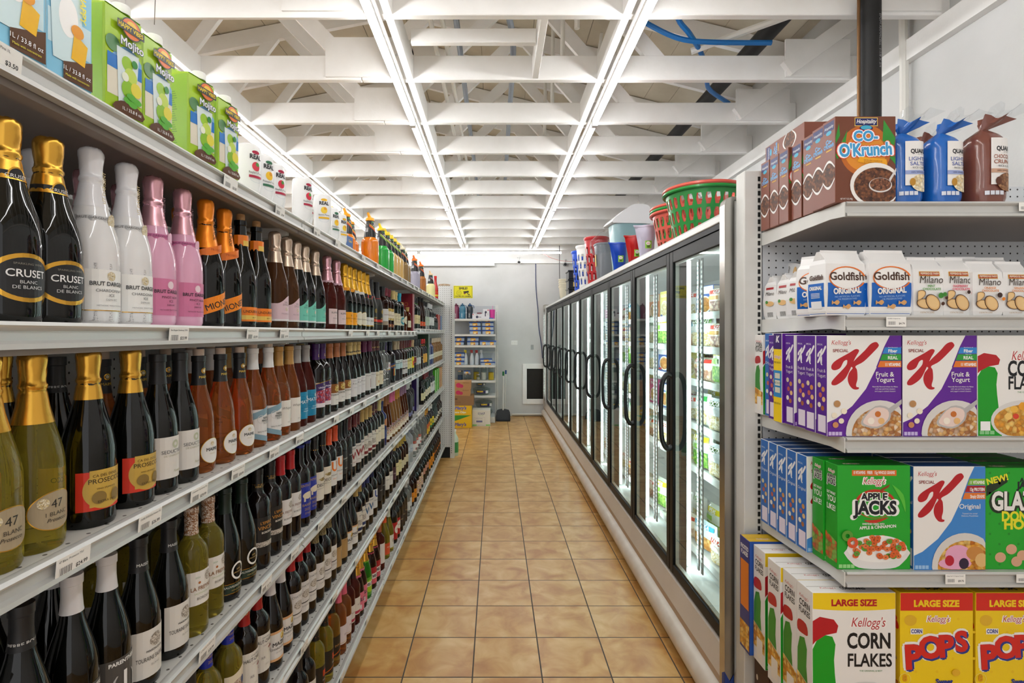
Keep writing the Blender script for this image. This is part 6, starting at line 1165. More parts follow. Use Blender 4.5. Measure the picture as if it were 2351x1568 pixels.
fyk = cereal(.203, .277, .05, WHB, lambda A, w, h: special(A, w, h, PUR, ('Fruit &', 'Yogurt'), (('#2f86d0', 'Fiber', 'Good Source of'), ('#2f9a3c', 'REAL', 'Made with'), ('#e0782a', '11 VITAMINS', '')), 'fy'), lambda A, d, h: sp_side(A, d, h, C('#54208a', .35), ('Fruit &', 'Yogurt')), lambda A, w, d: A.rect(.002, .002, w - .002, d - .002, PUR))
def promo(A, d, h):
    A.rect(.001, .001, d - .001, h - .001, YEL); A.rect(.001, h * .82, d - .001, h - .001, C('#3a1a6a', .35)); A.text('K', d * .5, h * .9, .02, WHB, fat=.05, sh=.2); A.rect(.001, h * .28, d - .001, h * .58, C('#2f86c0', .35)); kel(A, d * .5, h * .72, .009, d * .7)
    for i in range(3): A.rect(d * .2, h * (.33 + i * .08), d * .8, h * (.39 + i * .08), C('#d8d4c0', .35)); A.text('FREE BOOK', d * .5, h * (.66 - i * .23), .006, C('#3a3a2a', .35), w=d * .8)
fyy = cereal(.203, .283, .05, WHB, lambda A, w, h: A.rect(.001, .001, w - .001, h - .001, PUR), promo)
ork = cereal(.196, .283, .05, WHB, lambda A, w, h: special(A, w, h, BLU, ('Original',), (('#7ab82c', '11 VITAMINS', ''), ('#a81c24', '13g PROTEIN', ''), ('#e0782a', 'Simply GRAINS', '')), 'or'), lambda A, d, h: sp_side(A, d, h, C('#2a66b0', .35), ('Original',)), lambda A, w, d: A.rect(.002, .002, w - .002, d - .002, C('#1f4f92', .35)))
cfs = cereal(.2, .277, .055, WHB, lambda A, w, h: cf_front(A, w, h, False), cf_side)
cfl = cereal(.228, .38, .075, WHB, cf_front, cf_side, top_k(WHB, 'CORN FLAKES'))
pop = cereal(.2, .38, .06, YEL, pops_front, pops_side, top_k(C('#d8b01c', .35), 'POPS'))
apj = cereal(.2, .285, .052, GRN, aj_front, aj_side, top_k(C('#1c8a26', .35)))
glz = cereal(.2, .278, .055, GRN, gl_front, lambda A, d, h: A.rect(.001, .001, d - .001, h - .001, GRN), top_k(C('#1c8a26', .35)))
cok = cereal(.166, .236, .055, C('#7d4636', .35), ck_front, ck_side)
def fro(A, d, h): A.rect(.001, .001, d - .001, h - .001, C('#22307c', .35)); A.text('FROSTED', d * .5, h * .9, .014, WHB, fat=.04, w=d * .8); A.text('FLAKES', d * .5, h * .85, .014, WHB, fat=.04, w=d * .7); A.rect(d * .1, h * .38, d * .92, h * .8, ORG); A.patch(.001, d - .001, .01, h * .25, FLK)
frs = cereal(.228, .385, .07, C('#22307c', .35), lambda A, w, h: A.rect(.001, .001, w - .001, h - .001, C('#2c5ab0', .35)), fro, top_k(C('#d8b01c', .35)))
def put(r, x, y, z, lab, cat='cereal box', grp=None, rz=0.0, sc=None): return place(r, (x, y, z + .0006), rz, lab, cat, grp, sc)
yf = GYF + .014
# topmost shelf: chocolate cereal
put(cok, .93, yf, CZ['A'], 'brown chocolate cereal box facing front on the topmost shelf')
for i, yy in enumerate((.057, .118, .182, .241, .30, .36)): put(cok, .93 + (.012 if i in (1, 2) else .004), yf + yy, CZ['A'], 'brown chocolate cereal box showing its side, %s behind the front one' % ORD[i], 'cereal box', 'chocolate cereal boxes in file')
o = place(cok, (.955, yf + .395, CZ['A'] + .2375 + .054), (radians(90), 0, radians(180)), 'brown chocolate cereal box lying flat on top of the upright ones', 'cereal box'); o.rotation_euler = (-pi / 2, 0, 0); o.location = (.95, yf + .18, CZ['A'] + .238 + .0555)
# third shelf
put(fyk, .908, yf, CZ['C'], 'purple and white fruit yogurt cereal box, front one by the post'); put(fyk, 1.115, yf, CZ['C'], 'purple and white fruit yogurt cereal box beside the green and white one'); put(cfs, 1.32, yf, CZ['C'], 'white corn flakes box with green panel on the third shelf, cut by the photo edge')
for i in range(5):
    if i != 3: put(fyk, .908 + (.0, .006, .0, 0, .004)[i], yf + .054 + i * .054, CZ['C'], 'purple yogurt cereal box side, %s behind the front box' % ORD[i], 'cereal box', 'yogurt cereal boxes in file')
put(fyy, .9, yf + .054 * 4, CZ['C'], 'cereal box with yellow and blue side panel among the purple ones')
put(ork, .93, yf + .33, CZ['C'], 'blue-sided cereal box deep on the third shelf'); put(cfs, .925, yf + .385, CZ['C'], 'corn flakes box standing last in file against the pegboard')
for i in range(2): put(fyk, 1.115, yf + .054 + i * .054, CZ['C'], 'purple yogurt cereal box, %s behind the second facing' % ORD[i], 'cereal box', 'second yogurt file')
# fourth shelf
put(apj, .936, yf, CZ['D'], 'green apple cinnamon loops cereal box facing front on the fourth shelf'); put(apj, .932, yf + .056, CZ['D'], 'green apple cinnamon loops cereal box directly behind the front one'); put(ork, 1.142, yf - .004, CZ['D'], 'blue and white original flakes box facing front'); put(glz, 1.342, yf, CZ['D'], 'green donut holes cereal box at the photo edge')
for i in range(5): put(ork, .918, yf + .113 + i * .0555, CZ['D'], 'blue-sided original flakes box, %s behind the green boxes' % ORD[i], 'cereal box', 'blue cereal boxes in file')
for i in range(3): put(ork, 1.142, yf + .05 + i * .054, CZ['D'], 'blue original flakes box, %s behind the front facing' % ORD[i], 'cereal box', 'second blue cereal file'); put(glz, 1.345, yf + .06 + i * .06, CZ['D'], 'green donut holes box, %s behind the front one' % ORD[i], 'cereal box', 'donut cereal file')
# large boxes standing on shipping cartons in the lowest bay
TAPE = C('#b8a488', .5); KRAFT = mat('kraft_board', '#b9a283', .7, noise=(20, '#a98f6d', .6)); DKB = mat('dark_brown_board', '#4a2f22', .55)
def ship(x0, x1, y0, y1, lab):
    m = MB().box(x0, x1, y0, y1, .1555, .413, KRAFT, .002); r = obj('shipping_carton', m); m = MB(); m.box(x0 - .0008, x0 - .0002, y0 + (y1 - y0) * .42, y0 + (y1 - y0) * .58, .16, .413, TAPE); m.box(x0, x1, y0 + (y1 - y0) * .42, y0 + (y1 - y0) * .58, .4132, .4138, TAPE); part('tape', m, r); tag(r, lab, 'box')
ship(.985, 1.41, 1.47, 1.88, 'tan taped shipping carton under the large corn flakes boxes'); ship(1.42, 1.84, 1.47, 1.88, 'tan shipping carton under the corn puff boxes')
m = MB().box(0, .062, 0, .1, 0, .245, DKB, .001); A = Art(m, face_top(0, 0, .245)); A.rect(.01, .03, .062, .06, C('#e6eaee')); A.rect(.01, .015, .062, .03, C('#4a9ad8')); A = Art(m, face_left(0, .1, 0)); A.ell(.02, .15, .006, .01, C('#e6dcc8'))
for i in range(8): A.rect(.012, .11 - i * .009, .07, .113 - i * .009, C('#b8a48c'), l=2)
bx_ = obj('coffee_box', m)
for i in range(4): place(bx_, (.913, 1.78 - i * .104, .156), 0, 'dark brown box with blue and white top, %s from the pegboard in the lowest bay' % ORD[i], 'box', 'brown boxes in the lowest bay')
zc = .4145
put(cfl, .868, yf, zc, 'large white corn flakes box facing front with yellow top band'); put(pop, 1.108, yf, zc, 'yellow corn puffs box beside the large corn flakes box'); put(pop, 1.315, yf, zc, 'yellow corn puffs box cut by the photo edge')
for i in range(3): put(cfl, .87 - (.0, .006, .0)[i], yf + (.079, .157, .262)[i], zc, 'large corn flakes box showing its side, %s behind the front box' % ORD[i], 'cereal box', 'large corn flakes boxes in file')
put(frs, .858, yf + .342, zc, 'dark blue frosted flakes box at the back of the lowest bay')
for i in range(2): put(pop, 1.108, yf + .066 + i * .066, zc, 'yellow corn puffs box, %s behind the front one' % ORD[i], 'cereal box', 'corn puff file')
# ---- paper bags of crackers and cookies on the second shelf
PBW = mat('white_paper_bag', '#ecebea', .3)
def paper_bag(w, h, d, art, side, name, rear=PBW):
    """gusseted bag with its top folded over"""
    m = MB(); hb = h * .8; b = .006
    sec = [(0, 0, w, 0, d), (.012, -.003, w + .003, -.003, d + .003), (hb * .5, -b, w + b, -b, d + b), (hb, -.001, w + .001, .0, d), (hb + .012, .004, w - .004, d * .16, d * .9), (h, .0, w, d * .42, d * .6)]
    vs = []
    for z, x0, x1, y0, y1 in sec: vs += [(x0, y0, z), (x1, y0, z), (x1, y1, z), (x0, y1, z)]
    fs = [(3, 2, 1, 0), (20, 21, 22, 23)] + [(4 * i + k, 4 * i + (k + 1) % 4, 4 * i + 4 + (k + 1) % 4, 4 * i + 4 + k) for i in range(5) for k in range(4)]
    m.add(vs, fs, PBW); m.box(.002, w - .002, d * .38, d * .415, h - .02, h + .004, PBW)
    r = obj(name, m); P = lambda u, v, e: (u, -b * sin(pi * min(1, max(0, v / hb))) - .0002 - e * 1.5, v)
    m = MB(); art(Art(m, P, .0003, 5), w, h); part('front_print', m, r)
    Pl = lambda u, v, e: (-b * sin(pi * min(1, max(0, v / hb))) - .0002 - e * 1.5, d - u, v); m = MB(); side(Art(m, Pl, .0003, 5), d, h); part('side_print', m, r); return r
GBL = C('#1560b8', .3); GB2 = C('#3f86cc', .3); GB3 = C('#8fb8de', .3)
def gf(A, w, h):
    n = 8
    A.patch(.001, w - .001, .004, h * .5, GBL, n=4)
    A.ring(w * .52, h * .575, w * .43, w * .475, C('#e2701c', .3), asp=.6, a0=.2, a1=5.9); A.ell(w * .5, h * .575, w * .43, w * .25, C('#f2f0ee', .3)); A.text('Goldfish', w * .5, h * .545, .022, C('#4a2f22', .3), fat=.025, w=w * .9)
    A.text('ORIGINAL', w * .5, h * .34, .0155, WHB, fat=.05, w=w * .72, rot=.06); A.text('NO ARTIFICIAL FLAVORS', w * .5, h * .28, .0048, C('#a8c8ea', .3), w=w * .74, rot=.05); A.text('OR PRESERVATIVES', w * .5, h * .24, .0048, C('#a8c8ea', .3), w=w * .56, rot=.05)
    for u, v in ((.2, .19), (.5, .13), (.76, .19)): A.poly([(w * (u + a), h * v + w * b_) for a, b_ in ((-.1, .06), (-.05, .02), (.03, .07), (.1, .02), (.04, -.05), (-.05, -.01), (-.1, -.04))], C('#d8a468', .4), sm=3)
    A.text('BAKED SNACK CRACKERS', w * .3, h * .03, .005, WHB, w=w * .42); A.text('NET WT 6.6 OZ', w * .78, h * .03, .005, WHB, w=w * .3)
def gfs(A, d, h):
    A.patch(.001, d - .001, .004, h * .5, GBL, n=4); A.text('Goldfish', d * .5, h * .56, .013, C('#4a2f22', .3), fat=.05, w=d * .85); A.text('ORIGINAL', d * .5, h * .4, .01, WHB, fat=.05, w=d * .8); A.rect(d * .2, h * .1, d * .85, h * .22, C('#e8eaee', .4))
    for i in range(12): A.rect(d * (.25 + i * .045), h * .11, d * (.265 + i * .045), h * .21, INK, l=3)
    for i in range(4): A.rect(d * .2, h * (.34 - i * .022), d * .75, h * (.348 - i * .022), WHB, l=2)
gfb = paper_bag(.115, .178, .062, gf, gfs, 'cracker_bag')
def milano(flav, hx, fruit):
    def art(A, w, h):
        A.rect(w * .16, h * .68, w * .84, h * .76, C('#d8a428', .3)); A.rect(w * .18, h * .69, w * .82, h * .75, C('#a8282c', .3)); A.text('PEPPERIDGE FARM', w * .5, h * .705, .006, C('#f2e6c8', .3), w=w * .6, fat=.02)
        A.text('Milano', w * .52, h * .555, .021, C('#3f3028', .3), sh=.2, w=w * .76); A.text(flav, w * .52, h * .488, .0062, C(hx, .3), w=w * .6, fat=.02); A.text('CHOCOLATE', w * .52, h * .435, .0062, C(hx, .3), w=w * .6, fat=.02)
        for (u, v, a, ru, rv) in ((.28, .2, -.25, .3, .075), (.55, .22, -.85, .34, .1), (.06, .34, .5, .28, .07)):
            for k, c in ((1.12, '#5a3a28'), (1.0, '#e2b87c'), (.82, '#ecc890')):
                pts = [(w * u + cos(a) * ru * w * k * cos(t) * .8 - sin(a) * rv * h * k * sin(t), h * v + sin(a) * ru * w * k * cos(t) * .8 + cos(a) * rv * h * k * sin(t)) for t in [2 * pi * i / 20 for i in range(20)]]
                A.poly([(min(w - .002, max(.002, x)), y) for x, y in pts], C(c, .4))
        for u, v, c, r in fruit: A.ell(w * u, h * v, w * r, w * r, C(c, .4), n=9)
        A.text('15 DISTINCTIVE COOKIES', w * .35, h * .035, .0045, C('#b08a4a', .3), w=w * .46)
    def side(A, d, h):
        A.text('Milano', d * .5, h * .56, .014, C('#3f3028', .3), sh=.2, w=d * .8); A.rect(d * .15, h * .7, d * .8, h * .75, C('#a8282c', .3)); A.ell(d * .55, h * .36, d * .36, h * .06, C('#e2b87c', .4)); A.ell(d * .3, h * .4, d * .12, h * .04, C('#4a8a3a', .4), n=8)
        for i in range(10): A.rect(d * (.3 + i * .05), h * .05, d * (.318 + i * .05), h * .16, INK, l=3)
    return paper_bag(.085, .158, .07, art, side, 'cookie_bag')
mint = milano('MINT', '#4a9a3a', ((.78, .34, '#3f8a34', .09), (.9, .36, '#3f8a34', .07), (.85, .2, '#4a2a1c', .06), (.95, .3, '#4a2a1c', .05))); rasp = milano('RASPBERRY', '#d83a5a', ((.9, .38, '#c8283c', .09), (.92, .24, '#d8384c', .07), (.72, .4, '#3a221a', .06))); oran = milano('ORANGE', '#e08a3a', ((.8, .37, '#3a221a', .09), (.93, .3, '#e8861c', .06)))
zb = CZ['B']
put(gfb, .905, yf, zb, 'blue and white cracker bag at the front by the shelf bracket', 'snack bag', None, .12); put(gfb, 1.025, yf, zb, 'blue and white cracker bag beside the mint cookies', 'snack bag', None, .06); put(gfb, .912, yf + .15, zb, 'blue and white cracker bag turned sideways behind the front one', 'snack bag', None, -.9)
put(gfb, 1.03, yf + .075, zb, 'blue and white cracker bag behind the second front bag', 'snack bag')
put(mint, 1.145, yf, zb, 'white mint cookie bag with green lettering', 'cookie bag', None, .04); put(rasp, 1.228, yf + .002, zb, 'white raspberry cookie bag with pink lettering', 'cookie bag', None, .08); put(oran, 1.304, yf - .004, zb, 'white orange cookie bag beside the raspberry one', 'cookie bag', None, .02, .93); put(oran, 1.39, yf, zb, 'white orange cookie bag at the photo edge', 'cookie bag', None, .06)
for i, (x, y, q, sc) in enumerate(((1.148, .085, mint, 1.09), (1.24, .09, rasp, 1.09), (1.325, .085, oran, 1.09), (1.415, .09, oran, 1.08), (1.15, .17, mint, 1.1), (1.245, .18, rasp, 1.1), (1.34, .18, oran, 1.1))): put(q, x, yf + y, zb, 'white cookie bag in the %s, %s from the cracker bags' % ('middle row' if i < 4 else 'back row', ORD[i % 4]), 'cookie bag', None, 0, sc)
for i, (x, y, r) in enumerate(((.965, .37, .1), (.962, .285, .05), (.96, .2, .2))): put(mint, x, yf + y, zb, 'white mint cookie bag deep by the bracket, %s from the pegboard' % ORD[i], 'cookie bag', None, r, .93)
for i, (x, q) in enumerate(((1.06, rasp), (1.17, mint), (1.4, mint))):
    place(q, (x, yf + .345, zb + .178), (radians(-78), 0, .1), 'white cookie bag tipped over on top of the back row, %s from the post' % ORD[i], 'cookie bag')
# ---- rice cake bags
FILMM = thin_glass('clear_film', '#f4f6f8', 1.6)
def rice_bag(hexes, l1, l2, motif, tilt):
    c = mat('film_' + hexes[0][1:], hexes[0], .22, coat=.4); R = .05; n = 28; m = MB(); rg = random.Random(hexes[0] + str(tilt))
    prof = [(0, .004), (.03, .002), (.046, .006), (.05, .02), (.051, .05), (.049, .06), (.051, .09), (.0495, .1), (.0512, .13), (.0495, .14), (.0505, .175), (.047, .195), (.036, .21), (.02, .222), (.011, .229)]
    m.lathe(prof, c, n, sq=2.8)
    for i, (x, y, z) in enumerate(m.v):
        k = 1 + .03 * sin(i * 2.3) * (1 if z > .19 else .35); m.v[i] = (x * k, y * k * .92, z)
    r = obj('rice_cake_bag', m)
    m = MB(); rings = []; vs = []
    for j, (t, rr) in enumerate(((0, .0105), (.012, .018), (.03, .032), (.05, .04))):
        for i in range(n):
            a = 2 * pi * i / n; w = 1 + (.28 * sin(a * 5 + j) + .12 * sin(a * 9)) * (j / 3); vs.append((rr * w * cos(a) + tilt * t * .9, rr * w * .6 * sin(a) - .1 * t, .228 + t * (.75 + .15 * sin(a * 4))))
    m.add(vs, [(j * n + i, j * n + (i + 1) % n, (j + 1) * n + (i + 1) % n, (j + 1) * n + i) for j in range(3) for i in range(n)], c, True); part('twisted_top', m, r)
    m = MB(); vs = []
    for j, t in enumerate((.0, .03, .06)):
        for i in range(9): a = -1 + i * .25; vs.append((tilt * (.04 + t) + a * (.03 + t * .5), -.005 + .012 * sin(i * 1.9 + j), .26 + t * (.7 + .2 * sin(i * 1.3))))
    m.add(vs, [(j * 9 + i, j * 9 + i + 1, j * 9 + 10 + i, j * 9 + 9 + i) for j in range(2) for i in range(8)], FILMM, True); part('film_end', m, r)
    def P(u, v, e):
        a = u / R; k = 1 / (abs(cos(a)) ** 2.8 + abs(sin(a)) ** 2.8) ** (1 / 2.8); q = (.052 + e) * k
        return (q * sin(a), -q * cos(a) * .94, v)
    m = MB(); A = Art(m, P, .0002, 4); A.patch(-.016, .062, .056, .192, C('#eceae8', .3), n=12)
    A.text('QUAKER', .026, .155, .0125, C('#26262c', .3), fat=.05, w=.056); A.text('EST 1877', .026, .149, .003, C('#77777c', .3)); A.text(l1, .024, .132, .0115, C(hexes[1], .3), fat=.015, w=.066); A.text(l2, .024, .117, .0115, C(hexes[1], .3), fat=.015, w=.066); A.text('- RICE CAKES -', .024, .107, .0058, C('#3a3a40', .3), w=.056)
    A.patch(-.016, .062, .09, .102, C(hexes[2], .3), n=12); A.text('100% WHOLE GRAINS', .028, .0935, .0048, C('#2a2a5a' if hexes[2][1] == '9' else '#5a3020', .3), w=.058); A.ell(.03, .063, .031, .027, motif, n=20); A.ell(.003, .066, .008, .012, C('#b8862c' if '9' in hexes[2][:2] else '#5a2f1c', .4), n=9)
    for i in range(4): A.patch(-.03 + i * .0125, -.0195 + i * .0125, .026, .038, C('#d8dce6', .35), n=2, l=3)
    part('label', m, r); return r
RICE = cells('puffed_rice', 120, ['#ecd9a8', '#f6ebc8', '#d8ba78', '#fff6dc']); RCHO = cells('puffed_choc', 120, ['#7a4a2c', '#9a6a44', '#5a3018', '#b08058'])
rb = [rice_bag(['#1a60b4', '#5a6aa8', '#98a6d4'], 'LIGHTLY', 'SALTED', RICE, .6), rice_bag(['#1a61b5', '#5a6aa8', '#98a6d4'], 'LIGHTLY', 'SALTED', RICE, 1.0), rice_bag(['#76453a', '#9a5a44', '#c8a088'], 'CHOCOLATE', 'CRUNCH', RCHO, .9)]
za = CZ['A']
put(rb[0], 1.152, yf + .055, za, 'blue rice cake bag with twisted top next to the chocolate cereal', 'rice cake bag', None, -.1, .9); put(rb[1], 1.262, yf + .055, za, 'blue rice cake bag between its blue twin and the brown bag', 'rice cake bag', None, .02, .9); put(rb[2], 1.385, yf + .058, za, 'brown chocolate rice cake bag at the photo edge', 'rice cake bag', None, .0, .95)
put(rb[0], 1.15, yf + .17, za, 'blue rice cake bag in the back row by the chocolate cereal', 'rice cake bag', None, .3, .9); put(rb[2], 1.3, yf + .17, za, 'brown rice cake bag in the back row', 'rice cake bag', None, .2, .92)
for tx, it, x, z, lab in (('$4.79', 'Goldfish Original 6.6', 1.056, 'B', 'under the cracker bags'), ('$9.75', 'Kelgs Spl K Original Cereal', 1.216, 'D', 'under the blue original flakes'), ('', 'Kelgs Glazed Donut', 1.408, 'D', 'under the donut holes cereal'), ('', 'Rice Cakes', 1.415, 'A', 'under the brown rice cakes')):
    o = place(price_tag(tx, it), (x, GYF - .0046, CZ[z] - .004), (radians(0), 0, -pi / 2), 'white price tag %s%s' % ('reading %s ' % tx if tx else '', lab), 'price tag', None, .87 if tx else .75)
# ================================================================ goods standing on top of the freezer
ZT = 1.9845
def plast(n, h): return mat(n, h, .3, coat=.2)
def perforated(prof, n, skip, m_, thick=.002):
    """moulded basket wall: a lathe with openings left out, inner and outer skin"""
    mb = MB(); 
    for off, rev in ((0, False), (-thick, True)):
        vs = [((r + off) * cos(2 * pi * i / n), (r + off) * sin(2 * pi * i / n), z) for r, z in prof for i in range(n)]; fs = []
        for j in range(len(prof) - 1):
            for i in range(n):
                if not skip(i, j):
                    f = (j * n + i, j * n + (i + 1) % n, (j + 1) * n + (i + 1) % n, (j + 1) * n + i); fs.append(f[::-1] if rev else f)
        mb.add(vs, fs, m_, True)
    return mb
def hamper(name, hexc):
    h = .5; prof = [(.085 + .035 * j / 26, .012 + (h - .04) * j / 26) for j in range(27)]; c = plast('plastic_' + hexc[1:], hexc); n = 48
    def skip(i, j):
        if j < 3 or j > 22: return False
        r = (j - 3) // 5; return (j - 3) % 5 in (0, 1, 2, 3) and ((i + r * 2) % 4 in (0, 1)) and r < 4
    r = obj(name, perforated(prof, n, skip, c)); part('base', MB().lathe([(0, 0.001), (.08, 0.0), (.0855, .004), (.086, .014), (.08, .012), (0, .008)], c, 32), r)
    part('rim', MB().lathe([(.121, h - .03), (.124, h - .03), (.13, h - .012), (.13, h), (.126, h + .003), (.121, h - .004), (.119, h - .025)], c, 40), r); return r
for hexc, nm, x, y in (('#1f4fc4', 'royal blue', 1.04, 6.42), ('#ececea', 'white', 1.035, 6.02), ('#b0141c', 'crimson', 1.04, 5.5)):
    t = place(hamper('tall_basket', hexc), (x, y, ZT), 0, '%s tall perforated plastic basket standing on the freezer' % nm, 'basket')
def laundry(c1, rimc):
    c = plast('plastic_' + c1[1:], c1); rc = plast('plastic_' + rimc[1:], rimc); m = MB(); H = .26; rb, rt = .145, .195; n = 26
    rr = lambda z: rb + (rt - rb) * z / H
    for z0, z1 in ((.002, .02), (.078, .092), (.15, .166), (.222, .25)): m.lathe([(rr(z0) - .0025, z0), (rr(z0), z0), (rr(z1), z1), (rr(z1) - .0025, z1), (rr(z0) - .0025, z0)], c, 52)
    for i in range(n):
        a = 2 * pi * i / n
        for z0, z1 in ((.02, .078), (.092, .15), (.166, .222)):
            vs = []
            for z, w in ((z0 - .003, .013), ((z0 + z1) / 2, .0065), (z1 + .003, .013)):
                for sr, sa in ((0, -1), (0, 1), (-.0025, 1), (-.0025, -1)):
                    r_ = rr(z) + sr - .0002; b = a + sa * w / r_; vs.append((r_ * cos(b), r_ * sin(b), z))
            m.add(vs, [(0, 1, 5, 4), (4, 5, 9, 8), (2, 3, 7, 6), (6, 7, 11, 10), (1, 2, 6, 5), (5, 6, 10, 9), (3, 0, 4, 7), (7, 4, 8, 11)], c, True)
    m.lathe([(0, .006), (rb - .003, .006), (rb - .003, .003), (0, .003)], c, 40)
    r = obj('laundry_basket', m); part('rim', MB().lathe([(rr(.25) - .002, .251), (rr(.25) + .012, .243), (rr(.25) + .017, .249), (rr(.25) + .014, .259), (rr(.25) + .002, .264), (rr(.25) - .004, .26), (rr(.25) - .002, .251)], rc, 52), r); return r
gb = laundry('#23883c', '#23883c'); rbk = laundry('#d25a4c', '#d25a4c')
place(gb, (1.10, 2.82, ZT), 0, 'green slotted laundry basket at the near end of the freezer top', 'laundry basket'); place(rbk, (1.10, 2.82, ZT + .017), .05, 'coral red laundry basket nested inside the green one', 'laundry basket')
place(rbk, (1.17, 3.3, ZT), .1, 'coral red slotted laundry basket behind the green one', 'laundry basket'); place(gb, (1.17, 3.3, ZT + .017), .03, 'green laundry basket nested inside the coral red one', 'laundry basket'); place(rbk, (1.17, 3.3, ZT + .034), .07, 'coral red laundry basket, innermost of the second nest', 'laundry basket')
m = MB(); rg = random.Random(1); vs = []
for j in range(5):
    for i in range(9): vs.append((-.12 + i * .03, -.1 + j * .05, .0 + .05 * sin(i * .9) * sin(j * 1.1) + rg.uniform(0, .03)))
m.add(vs, [(j * 9 + i, j * 9 + i + 1, j * 9 + 10 + i, j * 9 + 9 + i) for j in range(4) for i in range(8)], FILMM, True)
o = obj('plastic_wrap', m); o.location = (1.1, 2.85, ZT + .21); tag(o, 'crumpled clear plastic wrap lying inside the near laundry basket', 'plastic wrap')
def pitcher(hexc, sc=1):
    c = plast('plastic_' + hexc[1:], hexc); m = MB(); n = 32; prof = [(0, .002), (.04, 0), (.044, .004), (.0515, .135), (.0535, .138), (.0555, .2), (.056, .215), (.059, .217), (.059, .226), (.056, .228), (.053, .215), (.042, .008), (0, .006)]
    m.lathe(prof, c, n)
    for i, (x, y, z) in enumerate(m.v):
        if z > .14:
            a = math.atan2(y, x); d = abs((a - pi + pi) % (2 * pi) - pi); k = max(0, 1 - d / .55); m.v[i] = (x - k * .034 * (z - .14) / .085, y, z + k * .004)
    r = obj('pitcher', m); part('handle', MB().tube(curve([(.05, 0, .2), (.09, 0, .205), (.105, 0, .17), (.1, 0, .1), (.075, 0, .06), (.046, 0, .055)], 4), .008, c, 8), r)
    m = MB(); A = Art(m, lambda u, v, e: ((.0492 + (v - .08) * .055 + e) * sin(u / .05), -(.0492 + (v - .08) * .055 + e) * cos(u / .05), v), .0005); A.patch(-.03, .012, .075, .125, C('#8ac43a')); A.ell(-.01, .108, .014, .012, C('#f0f0ea')); A.text('2.1L', -.01, .104, .007, C('#c8402c'), fat=.03)
    for i in range(9): A.patch(-.02 + i * .0022, -.0188 + i * .0022, .08, .094, INK, n=2, l=3)
    part('sticker', m, r); return r
for hx, nm, x, y, rz in (('#1747b8', 'blue', .975, 4.2, .2), ('#bc1c1c', 'red', 1.02, 3.9, .25), ('#cdc9de', 'pale lavender', 1.0, 3.53, .15)): place(pitcher(hx), (x, y, ZT), rz, '%s plastic measuring pitcher with green sticker on the freezer' % nm, 'pitcher')
# swing-top bin
tc = plast('plastic_teal', '#86a9ae'); m = MB(); n = 40; m.lathe([(0, .003), (.1, 0), (.108, .006), (.142, .40), (.142, .415), (0, .415)], tc, n, sq=5); 
for i, (x, y, z) in enumerate(m.v): m.v[i] = (x, y * .78, z)
r = obj('swing_bin', m); m = MB(); wl = plast('plastic_white', '#e9eaec')
pr = smooth([(-.158, .0), (.0, .0), (.158, .0), (.16, .03), (.155, .11), (.13, .15), (.06, .158), (-.01, .145), (-.1, .075), (-.15, .035)], 3); m.extrude([(u, max(0, v)) for u, v in pr], lambda u, v, w: (u, w, .4155 + v), .118, -.118, wl, True); part('swing_lid', m, r)
m = MB(); A = Art(m, lambda u, v, e: (-.123 - e, u, v)); A.rect(-.03, .16, .02, .24, C('#e8e0c0')); A.rect(-.02, .17, .01, .2, C('#c86a3a'), l=3); part('sticker', m, r)
place(r, (1.1, 4.45, ZT), .1, 'teal swing-top bin with white lid standing on the freezer', 'bin')
gc = plast('plastic_grey', '#84878d'); m = MB().lathe([(0, .003), (.08, 0), (.086, .006), (.112, .335), (.118, .336), (.12, .35), (.112, .352), (.106, .34), (.08, .01), (0, .008)], gc, 32, sq=3.2); r = obj('waste_bin', m)
m = MB(); vs = []; n = 24
for j, (rr_, z) in enumerate(((.118, .25), (.128, .33), (.135, .37), (.11, .41), (.06, .45), (.02, .47))):
    for i in range(n): a = 2 * pi * i / n; k = 1 + .1 * sin(a * 5 + j * 1.3) + .05 * sin(a * 11); vs.append((rr_ * k * cos(a) - (.03 if j in (1, 2) else 0), rr_ * k * sin(a), z + .012 * sin(a * 3 + j)))
m.add(vs, [(j * n + i, j * n + (i + 1) % n, (j + 1) * n + (i + 1) % n, (j + 1) * n + i) for j in range(5) for i in range(n)], FILMM, True); part('plastic_wrap', m, r); m = MB(); A = Art(m, lambda u, v, e: (-.1 - v * .04 - e, u, v)); A.rect(-.04, .14, .01, .25, C('#d8b83a')); part('sticker', m, r)
place(r, (1.04, 4.98, ZT), 0, 'grey waste bin wrapped in clear plastic on the freezer', 'bin')
def nested(c, w, h, step, k, name, lab, x, y, rib):
    m = MB(); cm = plast('plastic_' + c[1:], c); r0 = w / 2
    m.lathe([(0, .002), (r0 * .68, 0), (r0 * .72, .004), (r0 * .96, h - .018), (r0 * 1.06, h - .016), (r0 * 1.08, h), (r0 * .98, h + .001), (r0 * .95, h - .01), (r0 * .68, .012), (0, .01)], cm, 28, sq=4)
    r = obj(name, m)
    if rib:
        m = MB()
        for i in range(-3, 4): m.add([(i * .012 - .002, -(r0 * .73) - .002, .03), (i * .012 + .002, -(r0 * .73) - .002, .03), (i * .012 + .002, -(r0 * .94) - .002, h * .8), (i * .012 - .002, -(r0 * .94) - .002, h * .8)], [(0, 1, 2, 3)], cm)
        part('ribs', m, r)
    for i in range(k): place(r, (x, y, ZT + i * step), 0, lab % (ORD[i] if k > 1 else ''), 'container', 'nested %s' % name)
nested('#ebe4cd', .16, .2, .034, 4, 'storage_tub', 'cream ribbed plastic tub, %s from the bottom of its nest', 1.0, 7.75, True)
bk = plast('plastic_black', '#232324')
